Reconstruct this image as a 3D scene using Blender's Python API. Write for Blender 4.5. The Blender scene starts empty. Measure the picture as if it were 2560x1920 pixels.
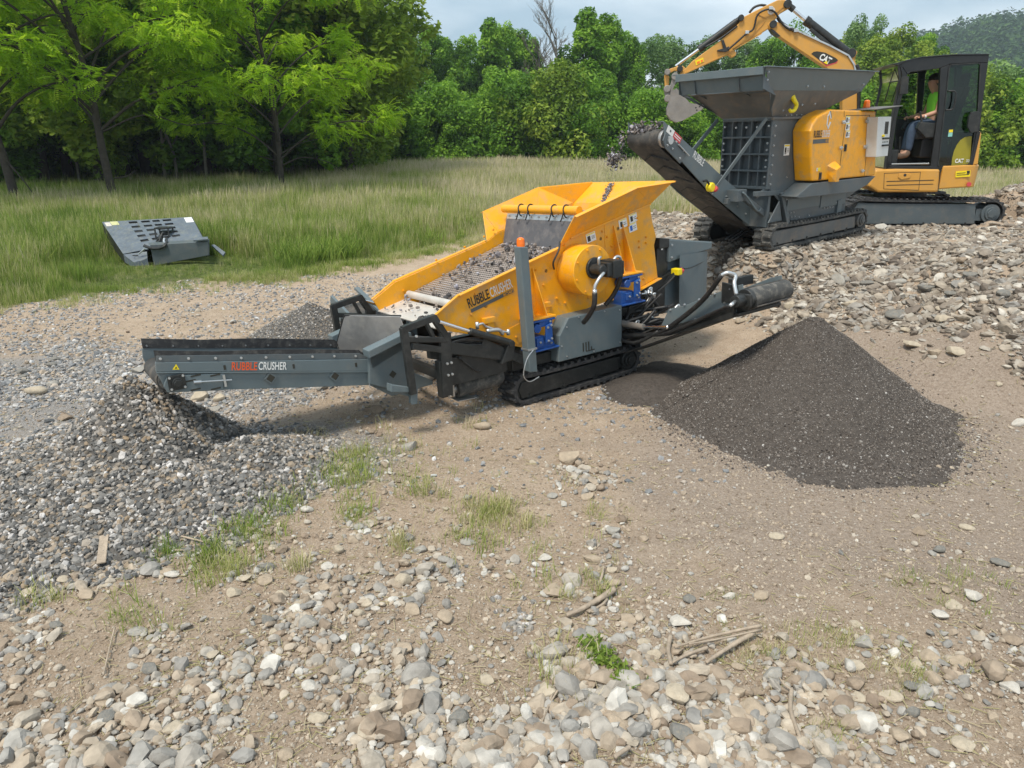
import bpy, bmesh, math, random
import numpy as np
from mathutils import Matrix, Vector
R = math.radians
scene = bpy.context.scene
col = scene.collection

# ------------------------------------------------------------------ camera, sky, sun, exposure
F, PITCH, CAMH = 1750.0, R(19.8), 2.4
cd = bpy.data.cameras.new('camera'); cam = bpy.data.objects.new('camera', cd); col.objects.link(cam)
cam.location = (0, 0, CAMH); cam.rotation_euler = (R(90) - PITCH, 0, 0)
cd.sensor_width = 36.0; cd.lens = 36.0 * F / 2560.0; cd.clip_start = 0.05; cd.clip_end = 3000
scene.camera = cam
SUN_EL, SUN_AZ = R(62), R(-142)          # azimuth measured from +Y towards +X
w = bpy.data.worlds.new('World'); scene.world = w; w.use_nodes = True
nt = w.node_tree; nt.nodes.clear()
def N(nt, t, **k):
    n = nt.nodes.new(t)
    for a, b in k.items(): setattr(n, a, b)
    return n
def L(nt, a, b): nt.links.new(a, b)
out = N(nt, 'ShaderNodeOutputWorld'); bg = N(nt, 'ShaderNodeBackground')
sky = N(nt, 'ShaderNodeTexSky', sky_type='NISHITA'); sky.sun_disc = False
sky.sun_elevation = SUN_EL; sky.sun_rotation = SUN_AZ; sky.dust_density = 2.0
tc = N(nt, 'ShaderNodeTexCoord'); mp = N(nt, 'ShaderNodeMapping'); mp.inputs['Scale'].default_value = (1.0, 1.0, 3.2)
mp.inputs['Location'].default_value = (0.35, 0.2, 0.1)
nz = N(nt, 'ShaderNodeTexNoise'); nz.inputs['Scale'].default_value = 2.6; nz.inputs['Detail'].default_value = 7; nz.inputs['Roughness'].default_value = .5
cr = N(nt, 'ShaderNodeValToRGB')         # cloud colour: blue-grey bellies to pale tops
cr.color_ramp.elements[0].position = .40; cr.color_ramp.elements[0].color = (2.9, 4.0, 4.8, 1)
cr.color_ramp.elements[1].position = .60; cr.color_ramp.elements[1].color = (6.6, 7.3, 7.7, 1)
cv = N(nt, 'ShaderNodeMixRGB'); cv.inputs[0].default_value = .82
L(nt, tc.outputs['Generated'], mp.inputs[0]); L(nt, mp.outputs[0], nz.inputs['Vector']); L(nt, nz.outputs[0], cr.inputs[0])
L(nt, sky.outputs[0], cv.inputs[1]); L(nt, cr.outputs[0], cv.inputs[2]); L(nt, cv.outputs[0], bg.inputs[0])
bg.inputs[1].default_value = .115
L(nt, bg.outputs[0], out.inputs[0])
sl = bpy.data.lights.new('sun', 'SUN'); sl.energy = 2.6; sl.angle = R(13); sl.color = (1, .93, .81)
so = bpy.data.objects.new('sun', sl); col.objects.link(so); so.location = (-20, -20, 40)
sdir = Vector((math.sin(SUN_AZ) * math.cos(SUN_EL), math.cos(SUN_AZ) * math.cos(SUN_EL), math.sin(SUN_EL)))
so.rotation_euler = sdir.to_track_quat('Z', 'Y').to_euler()
scene.view_settings.view_transform = 'Standard'; scene.view_settings.look = 'None'
scene.view_settings.exposure = 0.55; scene.view_settings.gamma = 1.0

# ------------------------------------------------------------------ pixel rays and machine frames
def ray(x, y):
    xc = (x - 1280) / F; yc = -(y - 960) / F
    return np.array([xc, math.cos(PITCH) + yc * math.sin(PITCH), -math.sin(PITCH) + yc * math.cos(PITCH)])
CAM = np.array([0, 0, CAMH])
def ground(x, y, z=0.0):
    d = ray(x, y); return CAM + d * ((z - CAMH) / d[2])
class Frame:                     # a machine's own axes: s to its rear, t to its far side, z up
    def __init__(s, O, th, a, b):
        th, a, b = R(th), R(a), R(b)
        f = np.array([math.cos(th) * math.cos(a), math.sin(th) * math.cos(a), math.sin(a)])
        c0 = np.array([-math.sin(th), math.cos(th), 0]); u0 = np.cross(f, c0)
        s.O = np.array(O, float); s.f = f; s.c = c0 * math.cos(b) - u0 * math.sin(b); s.u = u0 * math.cos(b) + c0 * math.sin(b)
    def at(s, x, y, t=None, S=None, Z=None):
        d = ray(x, y); M = np.array([s.f, s.c, s.u]); dl = M @ d; ql = M @ (CAM - s.O)
        k = (t - ql[1]) / dl[1] if t is not None else ((S - ql[0]) / dl[0] if S is not None else (Z - ql[2]) / dl[2])
        return tuple(float(v) for v in ql + k * dl)
    def sz(s, conv, pts, t): return [(lambda q: (q[0], q[2]))(s.at(*conv(*p), t=t)) for p in pts]
    def W(s, p): return s.O + p[0] * s.f + p[1] * s.c + p[2] * s.u
    def matrix(s):
        return Matrix(((s.f[0], s.c[0], s.u[0], s.O[0]), (s.f[1], s.c[1], s.u[1], s.O[1]), (s.f[2], s.c[2], s.u[2], s.O[2]), (0, 0, 0, 1)))
SC = Frame(ground(1318, 1014), 36, 1.5, 3.8)
CR = Frame(ground(1950, 625, .95), 39, 1.5, 1)
EXO = ground(2165, 566, .92)
ET = Frame(EXO, -2, 0, 0); EU = Frame(EXO, -10, 0, 0)
def crop(x0, y0, k): return lambda x, y: (x0 + k * x, y0 + k * y)
c1 = crop(900, 400, .5063); c2 = crop(330, 640, .3617); c3 = crop(1500, 0, .4792); c4 = crop(920, 640, .3526); c5 = crop(1540, 560, .2351)
cc = crop(1500, 260, .229); cm = crop(1640, 100, .3255); ce = crop(2060, 100, .3014); c6 = crop(1600, 0, .2893); cb = crop(240, 500, .1627)

# ------------------------------------------------------------------ materials
def mat(name, colr, rough=.5, metal=0., var=.12, scale=3., bump=0., bscale=40., dirt=None, dirt_amt=.3, spec=.5, coat=0., trans=0.):
    m = bpy.data.materials.new(name); m.use_nodes = True; nt = m.node_tree; b = nt.nodes['Principled BSDF']
    b.inputs['Roughness'].default_value = rough; b.inputs['Metallic'].default_value = metal
    b.inputs['Specular IOR Level'].default_value = spec; b.inputs['Coat Weight'].default_value = coat
    t = N(nt, 'ShaderNodeTexCoord'); n = N(nt, 'ShaderNodeTexNoise'); n.inputs['Scale'].default_value = scale; n.inputs['Detail'].default_value = 8; n.inputs['Roughness'].default_value = .65
    L(nt, t.outputs['Object'], n.inputs['Vector'])
    r = N(nt, 'ShaderNodeValToRGB'); e = r.color_ramp.elements
    e[0].position = .3; e[0].color = (*[c * (1 - var) for c in colr], 1); e[1].position = .7; e[1].color = (*[min(1, c * (1 + var)) for c in colr], 1)
    L(nt, n.outputs[0], r.inputs[0]); src = r.outputs[0]
    if dirt:
        n2 = N(nt, 'ShaderNodeTexNoise'); n2.inputs['Scale'].default_value = scale * 2.3; n2.inputs['Detail'].default_value = 10; n2.inputs['Roughness'].default_value = .7
        L(nt, t.outputs['Object'], n2.inputs['Vector'])
        mr = N(nt, 'ShaderNodeMapRange'); mr.inputs[1].default_value = .48; mr.inputs[2].default_value = .68; mr.inputs[4].default_value = dirt_amt
        L(nt, n2.outputs[0], mr.inputs[0]); mx = N(nt, 'ShaderNodeMixRGB'); mx.inputs[2].default_value = (*dirt, 1)
        L(nt, mr.outputs[0], mx.inputs[0]); L(nt, src, mx.inputs[1]); src = mx.outputs[0]
        ra = N(nt, 'ShaderNodeMapRange'); ra.inputs[3].default_value = rough; ra.inputs[4].default_value = min(1, rough + .25)
        L(nt, mr.outputs[0], ra.inputs[0]); L(nt, ra.outputs[0], b.inputs['Roughness'])
    L(nt, src, b.inputs['Base Color'])
    if bump:
        n3 = N(nt, 'ShaderNodeTexNoise'); n3.inputs['Scale'].default_value = bscale; n3.inputs['Detail'].default_value = 4
        L(nt, t.outputs['Object'], n3.inputs['Vector']); bp = N(nt, 'ShaderNodeBump'); bp.inputs['Strength'].default_value = bump; bp.inputs['Distance'].default_value = .01
        L(nt, n3.outputs[0], bp.inputs['Height']); L(nt, bp.outputs[0], b.inputs['Normal'])
    return m
def rndmat(name, ramp, rough=.9, bump=.4, bscale=30., mottling=.25, transl=0., spec=.3):
    """per-piece colour from the mesh attribute 'rnd' (each stone, leaf or blade has its own)"""
    m = bpy.data.materials.new(name); m.use_nodes = True; nt = m.node_tree; b = nt.nodes['Principled BSDF']
    b.inputs['Roughness'].default_value = rough; b.inputs['Specular IOR Level'].default_value = spec
    a = N(nt, 'ShaderNodeAttribute', attribute_name='rnd'); r = N(nt, 'ShaderNodeValToRGB'); cr = r.color_ramp
    while len(cr.elements) < len(ramp): cr.elements.new(.5)
    for e, (p, c) in zip(cr.elements, ramp): e.position = p; e.color = (*c, 1)
    L(nt, a.outputs['Fac'], r.inputs[0]); src = r.outputs[0]
    g = N(nt, 'ShaderNodeNewGeometry')
    if mottling:
        n = N(nt, 'ShaderNodeTexNoise'); n.inputs['Scale'].default_value = bscale * .7; n.inputs['Detail'].default_value = 5
        L(nt, g.outputs['Position'], n.inputs['Vector']); mr = N(nt, 'ShaderNodeMapRange'); mr.inputs[1].default_value = .3; mr.inputs[2].default_value = .7
        mr.inputs[3].default_value = 1 - mottling; mr.inputs[4].default_value = 1 + mottling
        L(nt, n.outputs[0], mr.inputs[0]); v = N(nt, 'ShaderNodeVectorMath', operation='SCALE'); L(nt, src, v.inputs[0]); L(nt, mr.outputs[0], v.inputs['Scale']); src = v.outputs[0]
    L(nt, src, b.inputs['Base Color'])
    if bump:
        n3 = N(nt, 'ShaderNodeTexNoise'); n3.inputs['Scale'].default_value = bscale * 3; n3.inputs['Detail'].default_value = 4
        L(nt, g.outputs['Position'], n3.inputs['Vector']); bp = N(nt, 'ShaderNodeBump'); bp.inputs['Strength'].default_value = bump; bp.inputs['Distance'].default_value = .006
        L(nt, n3.outputs[0], bp.inputs['Height']); L(nt, bp.outputs[0], b.inputs['Normal'])
    if transl:
        tb = N(nt, 'ShaderNodeBsdfTranslucent'); ms = N(nt, 'ShaderNodeMixShader'); ms.inputs[0].default_value = transl
        L(nt, src, tb.inputs['Color']); L(nt, b.outputs[0], ms.inputs[1]); L(nt, tb.outputs[0], ms.inputs[2]); L(nt, ms.outputs[0], nt.nodes['Material Output'].inputs[0])
    return m
DUST = (.33, .29, .24)
M = dict(
 yellow=mat('yellow_paint', (.86, .375, .008), .40, var=.08, dirt=(.42, .30, .17), dirt_amt=.62, scale=3.2, coat=.05, bump=.03, bscale=90),
 yellow2=mat('ochre_paint', (.60, .30, .05), .42, var=.06, dirt=(.4, .28, .14), dirt_amt=.3, scale=2.5, coat=.1),
 grey=mat('grey_paint', (.115, .148, .162), .42, var=.08, dirt=(.2, .19, .17), dirt_amt=.35, scale=3, bump=.05, bscale=150),
 grey2=mat('dark_grey_paint', (.085, .105, .116), .45, var=.1, dirt=(.2, .17, .14), dirt_amt=.35, scale=3),
 dusty=mat('dusty_grey_paint', (.13, .13, .125), .7, var=.2, dirt=(.26, .2, .15), dirt_amt=.7, scale=2.5),
 black=mat('black_steel', (.016, .018, .018), .45, var=.2, dirt=(.12, .11, .1), dirt_amt=.25, scale=6),
 cabblack=mat('gloss_black_paint', (.010, .011, .012), .28, var=.15, dirt=(.05, .05, .05), dirt_amt=.2, scale=4),
 rubber=mat('rubber', (.028, .028, .03), .7, var=.2, dirt=(.17, .16, .145), dirt_amt=.5, scale=9, bump=.2, bscale=60),
 rubber_dusty=mat('dusty_rubber', (.06, .06, .058), .85, var=.25, dirt=(.24, .22, .19), dirt_amt=.75, scale=5, bump=.3, bscale=60),
 belt=mat('belt_rubber', (.055, .053, .05), .75, var=.25, dirt=(.2, .17, .14), dirt_amt=.6, scale=4),
 curtain=mat('curtain_rubber', (.10, .10, .11), .6, var=.12, dirt=(.3, .27, .25), dirt_amt=.4, scale=4),
 chrome=mat('chrome', (.75, .75, .76), .18, metal=1, var=.03),
 steel=mat('worn_steel', (.42, .41, .40), .42, metal=.85, var=.2, dirt=(.5, .46, .4), dirt_amt=.5, scale=5),
 palesteel=mat('pale_worn_plate', (.62, .58, .53), .5, metal=.4, var=.15, dirt=(.75, .62, .5), dirt_amt=.5, scale=4),
 zinc=mat('zinc', (.55, .57, .58), .35, metal=.8, var=.1),
 blue=mat('blue_paint', (.012, .075, .30), .35, var=.1, dirt=(.1, .12, .2), dirt_amt=.3, scale=8),
 white=mat('white_sticker', (.78, .78, .76), .5, var=.03),
 whitebox=mat('pale_grey_enclosure', (.66, .67, .66), .45, var=.04, dirt=(.5, .45, .38), dirt_amt=.25),
 red=mat('red_sticker', (.55, .06, .07), .5, var=.08),
 orange=mat('orange_lens', (.9, .18, .01), .2, var=.05),
 orangepaint=mat('orange_print', (.75, .10, .02), .5, var=.05),
 darkprint=mat('dark_print', (.03, .028, .02), .6, var=.1),
 greyprint=mat('grey_print', (.09, .1, .1), .6, var=.1),
 yellowst=mat('yellow_sticker', (.85, .66, .01), .45, var=.05),
 bluest=mat('blue_sticker', (.02, .12, .5), .5, var=.05),
 hose=mat('hose_rubber', (.013, .013, .014), .5, var=.2, dirt=(.1, .1, .09), dirt_amt=.3, scale=10),
 bucket=mat('bucket_steel', (.27, .25, .23), .55, metal=.4, var=.25, dirt=(.33, .29, .25), dirt_amt=.6, scale=4),
 deck=mat('weathered_grey_deck', (.10, .125, .155), .55, var=.2, dirt=(.22, .23, .2), dirt_amt=.6, scale=5),
 skin=mat('skin', (.5, .27, .18), .55, var=.05), shirt=mat('lime_shirt', (.30, .85, .06), .8, var=.06, scale=12),
 jeans=mat('denim', (.055, .085, .14), .9, var=.2, scale=20), boot=mat('boot_leather', (.16, .11, .08), .8, var=.2, scale=20),
 cap=mat('dark_cap', (.02, .022, .02), .8, var=.2), hair=mat('grey_hair', (.12, .1, .08), .9),
 seatm=mat('seat_vinyl', (.03, .03, .032), .6, var=.2), bark=mat('bark', (.055, .045, .036), .95, var=.35, scale=9, bump=1.0, bscale=18),
 barkpale=mat('pale_bark', (.17, .15, .13), .95, var=.3, scale=9, bump=.8, bscale=18),
 wood=mat('dry_wood', (.36, .29, .22), .9, var=.3, scale=12, bump=.6, bscale=60),
)
gm = bpy.data.materials.new('tinted_glass'); gm.use_nodes = True; b = gm.node_tree.nodes['Principled BSDF']
gt = gm.node_tree
tr = N(gt, 'ShaderNodeBsdfTransparent'); tr.inputs[0].default_value = (.50, .60, .55, 1); gl = N(gt, 'ShaderNodeBsdfGlossy'); gl.inputs['Roughness'].default_value = .03
gl.inputs['Color'].default_value = (.8, .85, .85, 1); fr = N(gt, 'ShaderNodeFresnel'); fr.inputs[0].default_value = 1.5; gx = N(gt, 'ShaderNodeMixShader')
L(gt, fr.outputs[0], gx.inputs[0]); L(gt, tr.outputs[0], gx.inputs[1]); L(gt, gl.outputs[0], gx.inputs[2]); L(gt, gx.outputs[0], gt.nodes['Material Output'].inputs[0])
M['glass'] = gm
gm2 = gm.copy(); gm2.name = 'dark_tinted_glass'; [setattr(n.inputs[0], 'default_value', 1.55) for n in gm2.node_tree.nodes if n.type == 'FRESNEL']
for n in gm2.node_tree.nodes:
    if n.type == 'BSDF_TRANSPARENT': n.inputs[0].default_value = (.22, .34, .28, 1)
M['darkglass'] = gm2
gm3 = gm.copy(); gm3.name = 'clear_glass'
for n in gm3.node_tree.nodes:
    if n.type == 'BSDF_TRANSPARENT': n.inputs[0].default_value = (.80, .86, .83, 1)
M['clearglass'] = gm3
# wire screen cloth: real holes through an alpha grid
sm = mat('wire_screen_cloth', (.40, .34, .30), .6, metal=.3, var=.2); t_ = sm.node_tree; bb = t_.nodes['Principled BSDF']
tcx = N(t_, 'ShaderNodeTexCoord'); br = N(t_, 'ShaderNodeTexBrick'); br.offset = 0; br.inputs['Scale'].default_value = 1
br.inputs['Brick Width'].default_value = .034; br.inputs['Row Height'].default_value = .034; br.inputs['Mortar Size'].default_value = .0062
br.inputs['Color1'].default_value = (0, 0, 0, 1); br.inputs['Color2'].default_value = (0, 0, 0, 1); br.inputs['Mortar'].default_value = (1, 1, 1, 1)
L(t_, tcx.outputs['Object'], br.inputs['Vector']); L(t_, br.outputs['Color'], bb.inputs['Alpha']); M['screen'] = sm

# ------------------------------------------------------------------ mesh helpers
class MB:
    def __init__(s): s.v = []; s.f = []
    def add(s, vs, fs):
        o = len(s.v); s.v += [tuple(float(c) for c in v) for v in vs]; s.f += [tuple(i + o for i in f) for f in fs]; return s
    def box(s, a, b):          # two opposite corners
        x0, y0, z0 = [min(p, q) for p, q in zip(a, b)]; x1, y1, z1 = [max(p, q) for p, q in zip(a, b)]
        return s.add([(x0,y0,z0),(x1,y0,z0),(x1,y1,z0),(x0,y1,z0),(x0,y0,z1),(x1,y0,z1),(x1,y1,z1),(x0,y1,z1)],
                     [(3,2,1,0),(4,5,6,7),(0,1,5,4),(1,2,6,5),(2,3,7,6),(3,0,4,7)])
    def side(s, sz, t0, t1):   # side profile (s,z) given a thickness across the machine
        n = len(sz); area = sum(sz[i][0]*sz[(i+1)%n][1]-sz[(i+1)%n][0]*sz[i][1] for i in range(n))
        if area < 0: sz = sz[::-1]
        if t0 > t1: t0, t1 = t1, t0
        return s.add([(a, t0, b) for a, b in sz] + [(a, t1, b) for a, b in sz],
                     [tuple(range(n)), tuple(range(2*n-1, n-1, -1))] + [((i+1) % n, i, i+n, (i+1) % n+n) for i in range(n)])
    def plate(s, pts, th):     # flat polygon in space given a thickness along its normal
        p = [Vector(q) for q in pts]; n = len(p); nr = Vector((0,0,0))
        for i in range(n): nr += p[i].cross(p[(i+1) % n])
        nr.normalize(); q = [a + nr * th for a in p]
        return s.add(p + q, [tuple(range(n-1, -1, -1)), tuple(range(n, 2*n))] + [(i, (i+1) % n, (i+1) % n+n, i+n) for i in range(n)])
    def cyl(s, a, b, r0, r1=None, n=20, cap=True):
        r1 = r0 if r1 is None else r1; a, b = Vector(a), Vector(b); d = (b-a).normalized(); u = d.orthogonal().normalized(); v = d.cross(u)
        vs = [c + (u*math.cos(2*math.pi*i/n) + v*math.sin(2*math.pi*i/n))*r for c, r in ((a, r0), (b, r1)) for i in range(n)]
        fs = [(i, (i+1) % n, (i+1) % n+n, i+n) for i in range(n)]
        if cap: fs += [tuple(range(n-1, -1, -1)), tuple(range(n, 2*n))]
        return s.add(vs, fs)
    def bar(s, a, b, w, h, up=(0,0,1)):
        a, b = Vector(a), Vector(b); d = (b-a).normalized(); x = d.cross(Vector(up)).normalized(); y = x.cross(d)
        c = [(-w/2,-h/2),(w/2,-h/2),(w/2,h/2),(-w/2,h/2)]
        return s.add([p + x*i + y*j for p in (a, b) for i, j in c], [(3,2,1,0),(4,5,6,7)] + [(i,(i+1)%4,(i+1)%4+4,i+4) for i in range(4)])
    def tube(s, pts, r, n=8):
        if len(pts) > 2:       # smooth the path
            P = [Vector(p) for p in pts]; Q = []
            for i in range(len(P)-1):
                p0, p1, p2, p3 = P[max(i-1,0)], P[i], P[i+1], P[min(i+2,len(P)-1)]
                for k in range(5):
                    t = k/5; Q.append(.5*((2*p1)+(p2-p0)*t+(2*p0-5*p1+4*p2-p3)*t*t+(3*p1-p0-3*p2+p3)*t**3))
            Q.append(P[-1]); pts = Q
        rr = r if hasattr(r, '__len__') else None
        P = [Vector(p) for p in pts]; o = len(s.v); m = len(P); u = None
        for i, p in enumerate(P):
            d = (P[min(i+1,m-1)]-P[max(i-1,0)]).normalized()
            u = d.orthogonal().normalized() if u is None else (u - d*u.dot(d)).normalized()
            v = d.cross(u); rad = (rr[0] + (rr[1]-rr[0])*i/(m-1)) if rr else r
            s.v += [tuple(p + (u*math.cos(2*math.pi*k/n) + v*math.sin(2*math.pi*k/n))*rad) for k in range(n)]
        for i in range(m-1):
            for k in range(n): s.f.append((o+i*n+k, o+i*n+(k+1)%n, o+(i+1)*n+(k+1)%n, o+(i+1)*n+k))
        s.f += [tuple(o+k for k in range(n-1,-1,-1)), tuple(o+(m-1)*n+k for k in range(n))]
        return s
    def sphere(s, c, r, nu=12, nv=8, sc=(1,1,1)):
        vs = [(c[0]+r*sc[0]*math.sin(math.pi*j/nv)*math.cos(2*math.pi*i/nu), c[1]+r*sc[1]*math.sin(math.pi*j/nv)*math.sin(2*math.pi*i/nu), c[2]+r*sc[2]*math.cos(math.pi*j/nv)) for j in range(nv+1) for i in range(nu)]
        return s.add(vs, [(j*nu+i, (j+1)*nu+i, (j+1)*nu+(i+1)%nu, j*nu+(i+1)%nu) for j in range(nv) for i in range(nu)])
def build(name, mb, m, parent=None, bevel=.004, smooth=False):
    me = bpy.data.meshes.new(name); me.from_pydata(mb.v, [], mb.f); me.validate()
    bm = bmesh.new(); bm.from_mesh(me); bmesh.ops.remove_doubles(bm, verts=bm.verts, dist=1e-6) if smooth else None
    bmesh.ops.recalc_face_normals(bm, faces=bm.faces); bm.to_mesh(me); bm.free()
    me.materials.append(M[m] if isinstance(m, str) else m)
    if smooth:
        me.polygons.foreach_set('use_smooth', [True]*len(me.polygons))
    o = bpy.data.objects.new(name, me); col.objects.link(o)
    if parent: o.parent = parent
    if bevel and not smooth:
        md = o.modifiers.new('edge', 'BEVEL'); md.width = bevel; md.segments = 2; md.limit_method = 'ANGLE'; md.angle_limit = R(50); md.use_clamp_overlap = True
        md.harden_normals = False
    return o
def edge_smooth(o, ang=40):
    me = o.data; me.polygons.foreach_set('use_smooth', [True]*len(me.polygons)); me.set_sharp_from_angle(angle=R(ang)); return o
def tag(o, label=None, cat=None, group=None, kind=None):
    for k, v in (('label', label), ('category', cat), ('group', group), ('kind', kind)):
        if v: o[k] = v
    return o
def thing(name, label, cat, frame=None, loc=(0,0,0), group=None):
    e = bpy.data.objects.new(name, None); col.objects.link(e); e.empty_display_size = .2
    if frame: e.matrix_world = frame.matrix()
    else: e.location = loc
    return tag(e, label, cat, group)
def lettering(name, text, parent, o, xd, yd, h, m, sx=.62, bold=.012, th=.002, width=None):
    """text as a thin raised mesh: o = lower left corner, xd / yd = writing and up directions"""
    cu = bpy.data.curves.new('txt', 'FONT'); cu.body = text; cu.size = 1; cu.offset = bold; cu.extrude = 0
    tmp = bpy.data.objects.new('txt', cu); me = bpy.data.meshes.new_from_object(tmp); bpy.data.objects.remove(tmp)
    n = len(me.vertices); co = np.empty(n*3); me.vertices.foreach_get('co', co); co = co.reshape(-1, 3)
    x0, x1 = co[:,0].min(), co[:,0].max(); y0, y1 = co[:,1].min(), co[:,1].max(); s = h/(y1-y0)
    kx = (width/(x1-x0)) if width else s*sx
    xd, yd = Vector(xd).normalized(), Vector(yd).normalized(); nr = xd.cross(yd).normalized(); o = Vector(o)
    P = np.array([list(o + nr*th)]) + (co[:,0:1]-x0)*kx*np.array([list(xd)]) + (co[:,1:2]-y0)*s*np.array([list(yd)])
    me.vertices.foreach_set('co', P.ravel()); me.name = name; me.materials.clear(); me.materials.append(M[m]); me.update()
    ob = bpy.data.objects.new(name, me); col.objects.link(ob); ob.parent = parent; return ob
def npmesh(name, V, Fc, nper, m, rnd=None, parent=None, smooth=False):
    """big mesh from arrays: V (n,3), Fc (k, nper)"""
    me = bpy.data.meshes.new(name); me.vertices.add(len(V)); me.vertices.foreach_set('co', np.ascontiguousarray(V, dtype=np.float32).ravel())
    k = len(Fc); me.loops.add(k*nper); me.loops.foreach_set('vertex_index', np.ascontiguousarray(Fc, dtype=np.int32).ravel())
    me.polygons.add(k); me.polygons.foreach_set('loop_start', np.arange(0, k*nper, nper, dtype=np.int32))
    if smooth: me.polygons.foreach_set('use_smooth', np.ones(k, dtype=bool))
    else: me.polygons.foreach_set('use_smooth', np.zeros(k, dtype=bool))
    if rnd is not None:
        a = me.attributes.new('rnd', 'FLOAT', 'POINT'); a.data.foreach_set('value', np.ascontiguousarray(rnd, dtype=np.float32))
    me.update(calc_edges=True); me.materials.append(M[m] if isinstance(m, str) else m)
    o = bpy.data.objects.new(name, me); col.objects.link(o)
    if parent: o.parent = parent
    return o
rng = np.random.default_rng(7)
def noise2(x, y, seed=0):
    """value noise 0..1"""
    xi = np.floor(x).astype(np.int64); yi = np.floor(y).astype(np.int64); fx = x-xi; fy = y-yi; fx = fx*fx*(3-2*fx); fy = fy*fy*(3-2*fy)
    def h(a, b):
        n = (a*374761393 + b*668265263 + seed*1442695041) & 0x7fffffff; n = ((n ^ (n >> 13))*1274126177) & 0x7fffffff
        return ((n ^ (n >> 16)) & 0xffff)/65535.0
    return (h(xi,yi)*(1-fx)+h(xi+1,yi)*fx)*(1-fy) + (h(xi,yi+1)*(1-fx)+h(xi+1,yi+1)*fx)*fy
def fbm(x, y, seed=0, o=4):
    s = 0; a = .5; 
    for i in range(o): s = s + a*noise2(x*2**i, y*2**i, seed+i); a *= .5
    return s/(1-.5**o)
def parts_of(name, items, m, parent, bevel=.004, smooth=False):
    """each item is a function filling its own MB: one part per piece"""
    for fn in items: mb = MB(); fn(mb); build(name, mb, m, parent, bevel, smooth)
def rotmats(n, rg, tilt=None):
    """random rotations; with tilt only that far from upright (radians)"""
    yaw = rg.uniform(0, 2*math.pi, n)
    if tilt is None:
        q = rg.normal(size=(n,4)); q /= np.linalg.norm(q,axis=1)[:,None]; a,b,c,d = q.T
        return np.stack([1-2*(c*c+d*d),2*(b*c-a*d),2*(b*d+a*c),2*(b*c+a*d),1-2*(b*b+d*d),2*(c*d-a*b),2*(b*d-a*c),2*(c*d+a*b),1-2*(b*b+c*c)],1).reshape(-1,3,3)
    p = rg.normal(0, tilt, n); r = rg.normal(0, tilt, n); cz,sz_ = np.cos(yaw),np.sin(yaw); cy,sy = np.cos(p),np.sin(p); cx,sx = np.cos(r),np.sin(r)
    return np.stack([cz*cy, cz*sy*sx-sz_*cx, cz*sy*cx+sz_*sx, sz_*cy, sz_*sy*sx+cz*cx, sz_*sy*cx-cz*sx, -sy, cy*sx, cy*cx],1).reshape(-1,3,3)

# ------------------------------------------------------------------ lie of the land
def ss(v): v = np.clip(v, 0, 1); return v*v*(3-2*v)
BX = []; BY = []
for p in ((-900,880),(0,775),(150,742),(300,728),(500,705),(700,695),(850,668),(1000,645),(1200,600),(1400,580),(1600,560),(1900,540),(2560,520)):
    g = ground(*p); BX.append(g[0]); BY.append(g[1])
def edge_y(x): return np.interp(x, BX, BY)
def hz(x, y):
    x = np.asarray(x, float); y = np.asarray(y, float)
    wob = (fbm(x*.9, y*.9, 3)-.5)*.5
    L1 = (x-1.75)*.567 + (y-7.6)*.824 + wob*.6; L2 = (x-2.75)*.885 + (y-7.0)*.465 + wob
    L3 = x - 1.7 + wob*.3; L4 = 15.8 - y + wob
    m = np.minimum(np.minimum(ss(L1/1.25), ss(L2/3.0)), np.minimum(ss(L3/1.1), ss(L4/2.2)))
    z = .935*m
    z = z + .95*np.exp(-((x-10.1)**2+(y-12.4)**2)/(2*1.15**2)) + .25*np.exp(-((x-6.6)**2+(y-7.6)**2)/(2*1.0))*m
    near = np.exp(-np.maximum(0, y-13)/10)
    flat = 1 - .75*m*(y > 8.6)
    z = z + ((fbm(x*1.3, y*1.3, 11)-.5)*.10 + (fbm(x*5, y*5, 21, 3)-.5)*.035)*near*flat
    z = z + m*(fbm(x*1.9, y*1.9, 17, 3)-.45)*.26*((y < 9.6) | (x > 7.2)) + m*(fbm(x*5.5, y*5.5, 18, 2)-.5)*.08
    z = z + (fbm(x*.05, y*.05, 31)-.5)*1.2*ss((y-16)/30)
    # machines stand level: press the soil under the tracks
    def press(fr, s0, s1, t0, t1, z0):
        dx, dy = x-fr.O[0], y-fr.O[1]; s = dx*fr.f[0]+dy*fr.f[1]; t = dx*fr.c[0]+dy*fr.c[1]
        d = np.maximum(np.maximum(s0-s, s-s1), np.maximum(t0-t, t-t1)); return ss(1-d/.35), z0
    for a in ((SC, -.2, 1.6, -.1, .35, 0.0), (CR, -.3, 2.4, -.05, .35, .94), (CR, -.3, 2.4, .9, 1.3, .94), (ET, -.3, 2.4, -.05, 2.05, .91)):
        k, z0 = press(*a); z = z*(1-k) + (z0)*k
    return z
gx_ = np.concatenate([-np.geomspace(900, 8.2, 46), np.arange(-8, 10.5, .06), np.geomspace(10.7, 900, 46)])
gy_ = np.concatenate([-np.geomspace(60, .6, 16), np.arange(-.5, 14.5, .06), np.geomspace(14.7, 1500, 70)])
GX, GY = np.meshgrid(gx_, gy_); GZ = hz(GX, GY)
nx, ny = len(gx_), len(gy_)
def hz1(x, y):
    """the land's height at one place, read off the ground grid"""
    i = min(max(int(np.searchsorted(gx_, x))-1, 0), nx-2); j = min(max(int(np.searchsorted(gy_, y))-1, 0), ny-2)
    u = (x-gx_[i])/(gx_[i+1]-gx_[i]); v = (y-gy_[j])/(gy_[j+1]-gy_[j])
    return GZ[j,i]*(1-u)*(1-v)+GZ[j,i+1]*u*(1-v)+GZ[j+1,i]*(1-u)*v+GZ[j+1,i+1]*u*v
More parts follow.
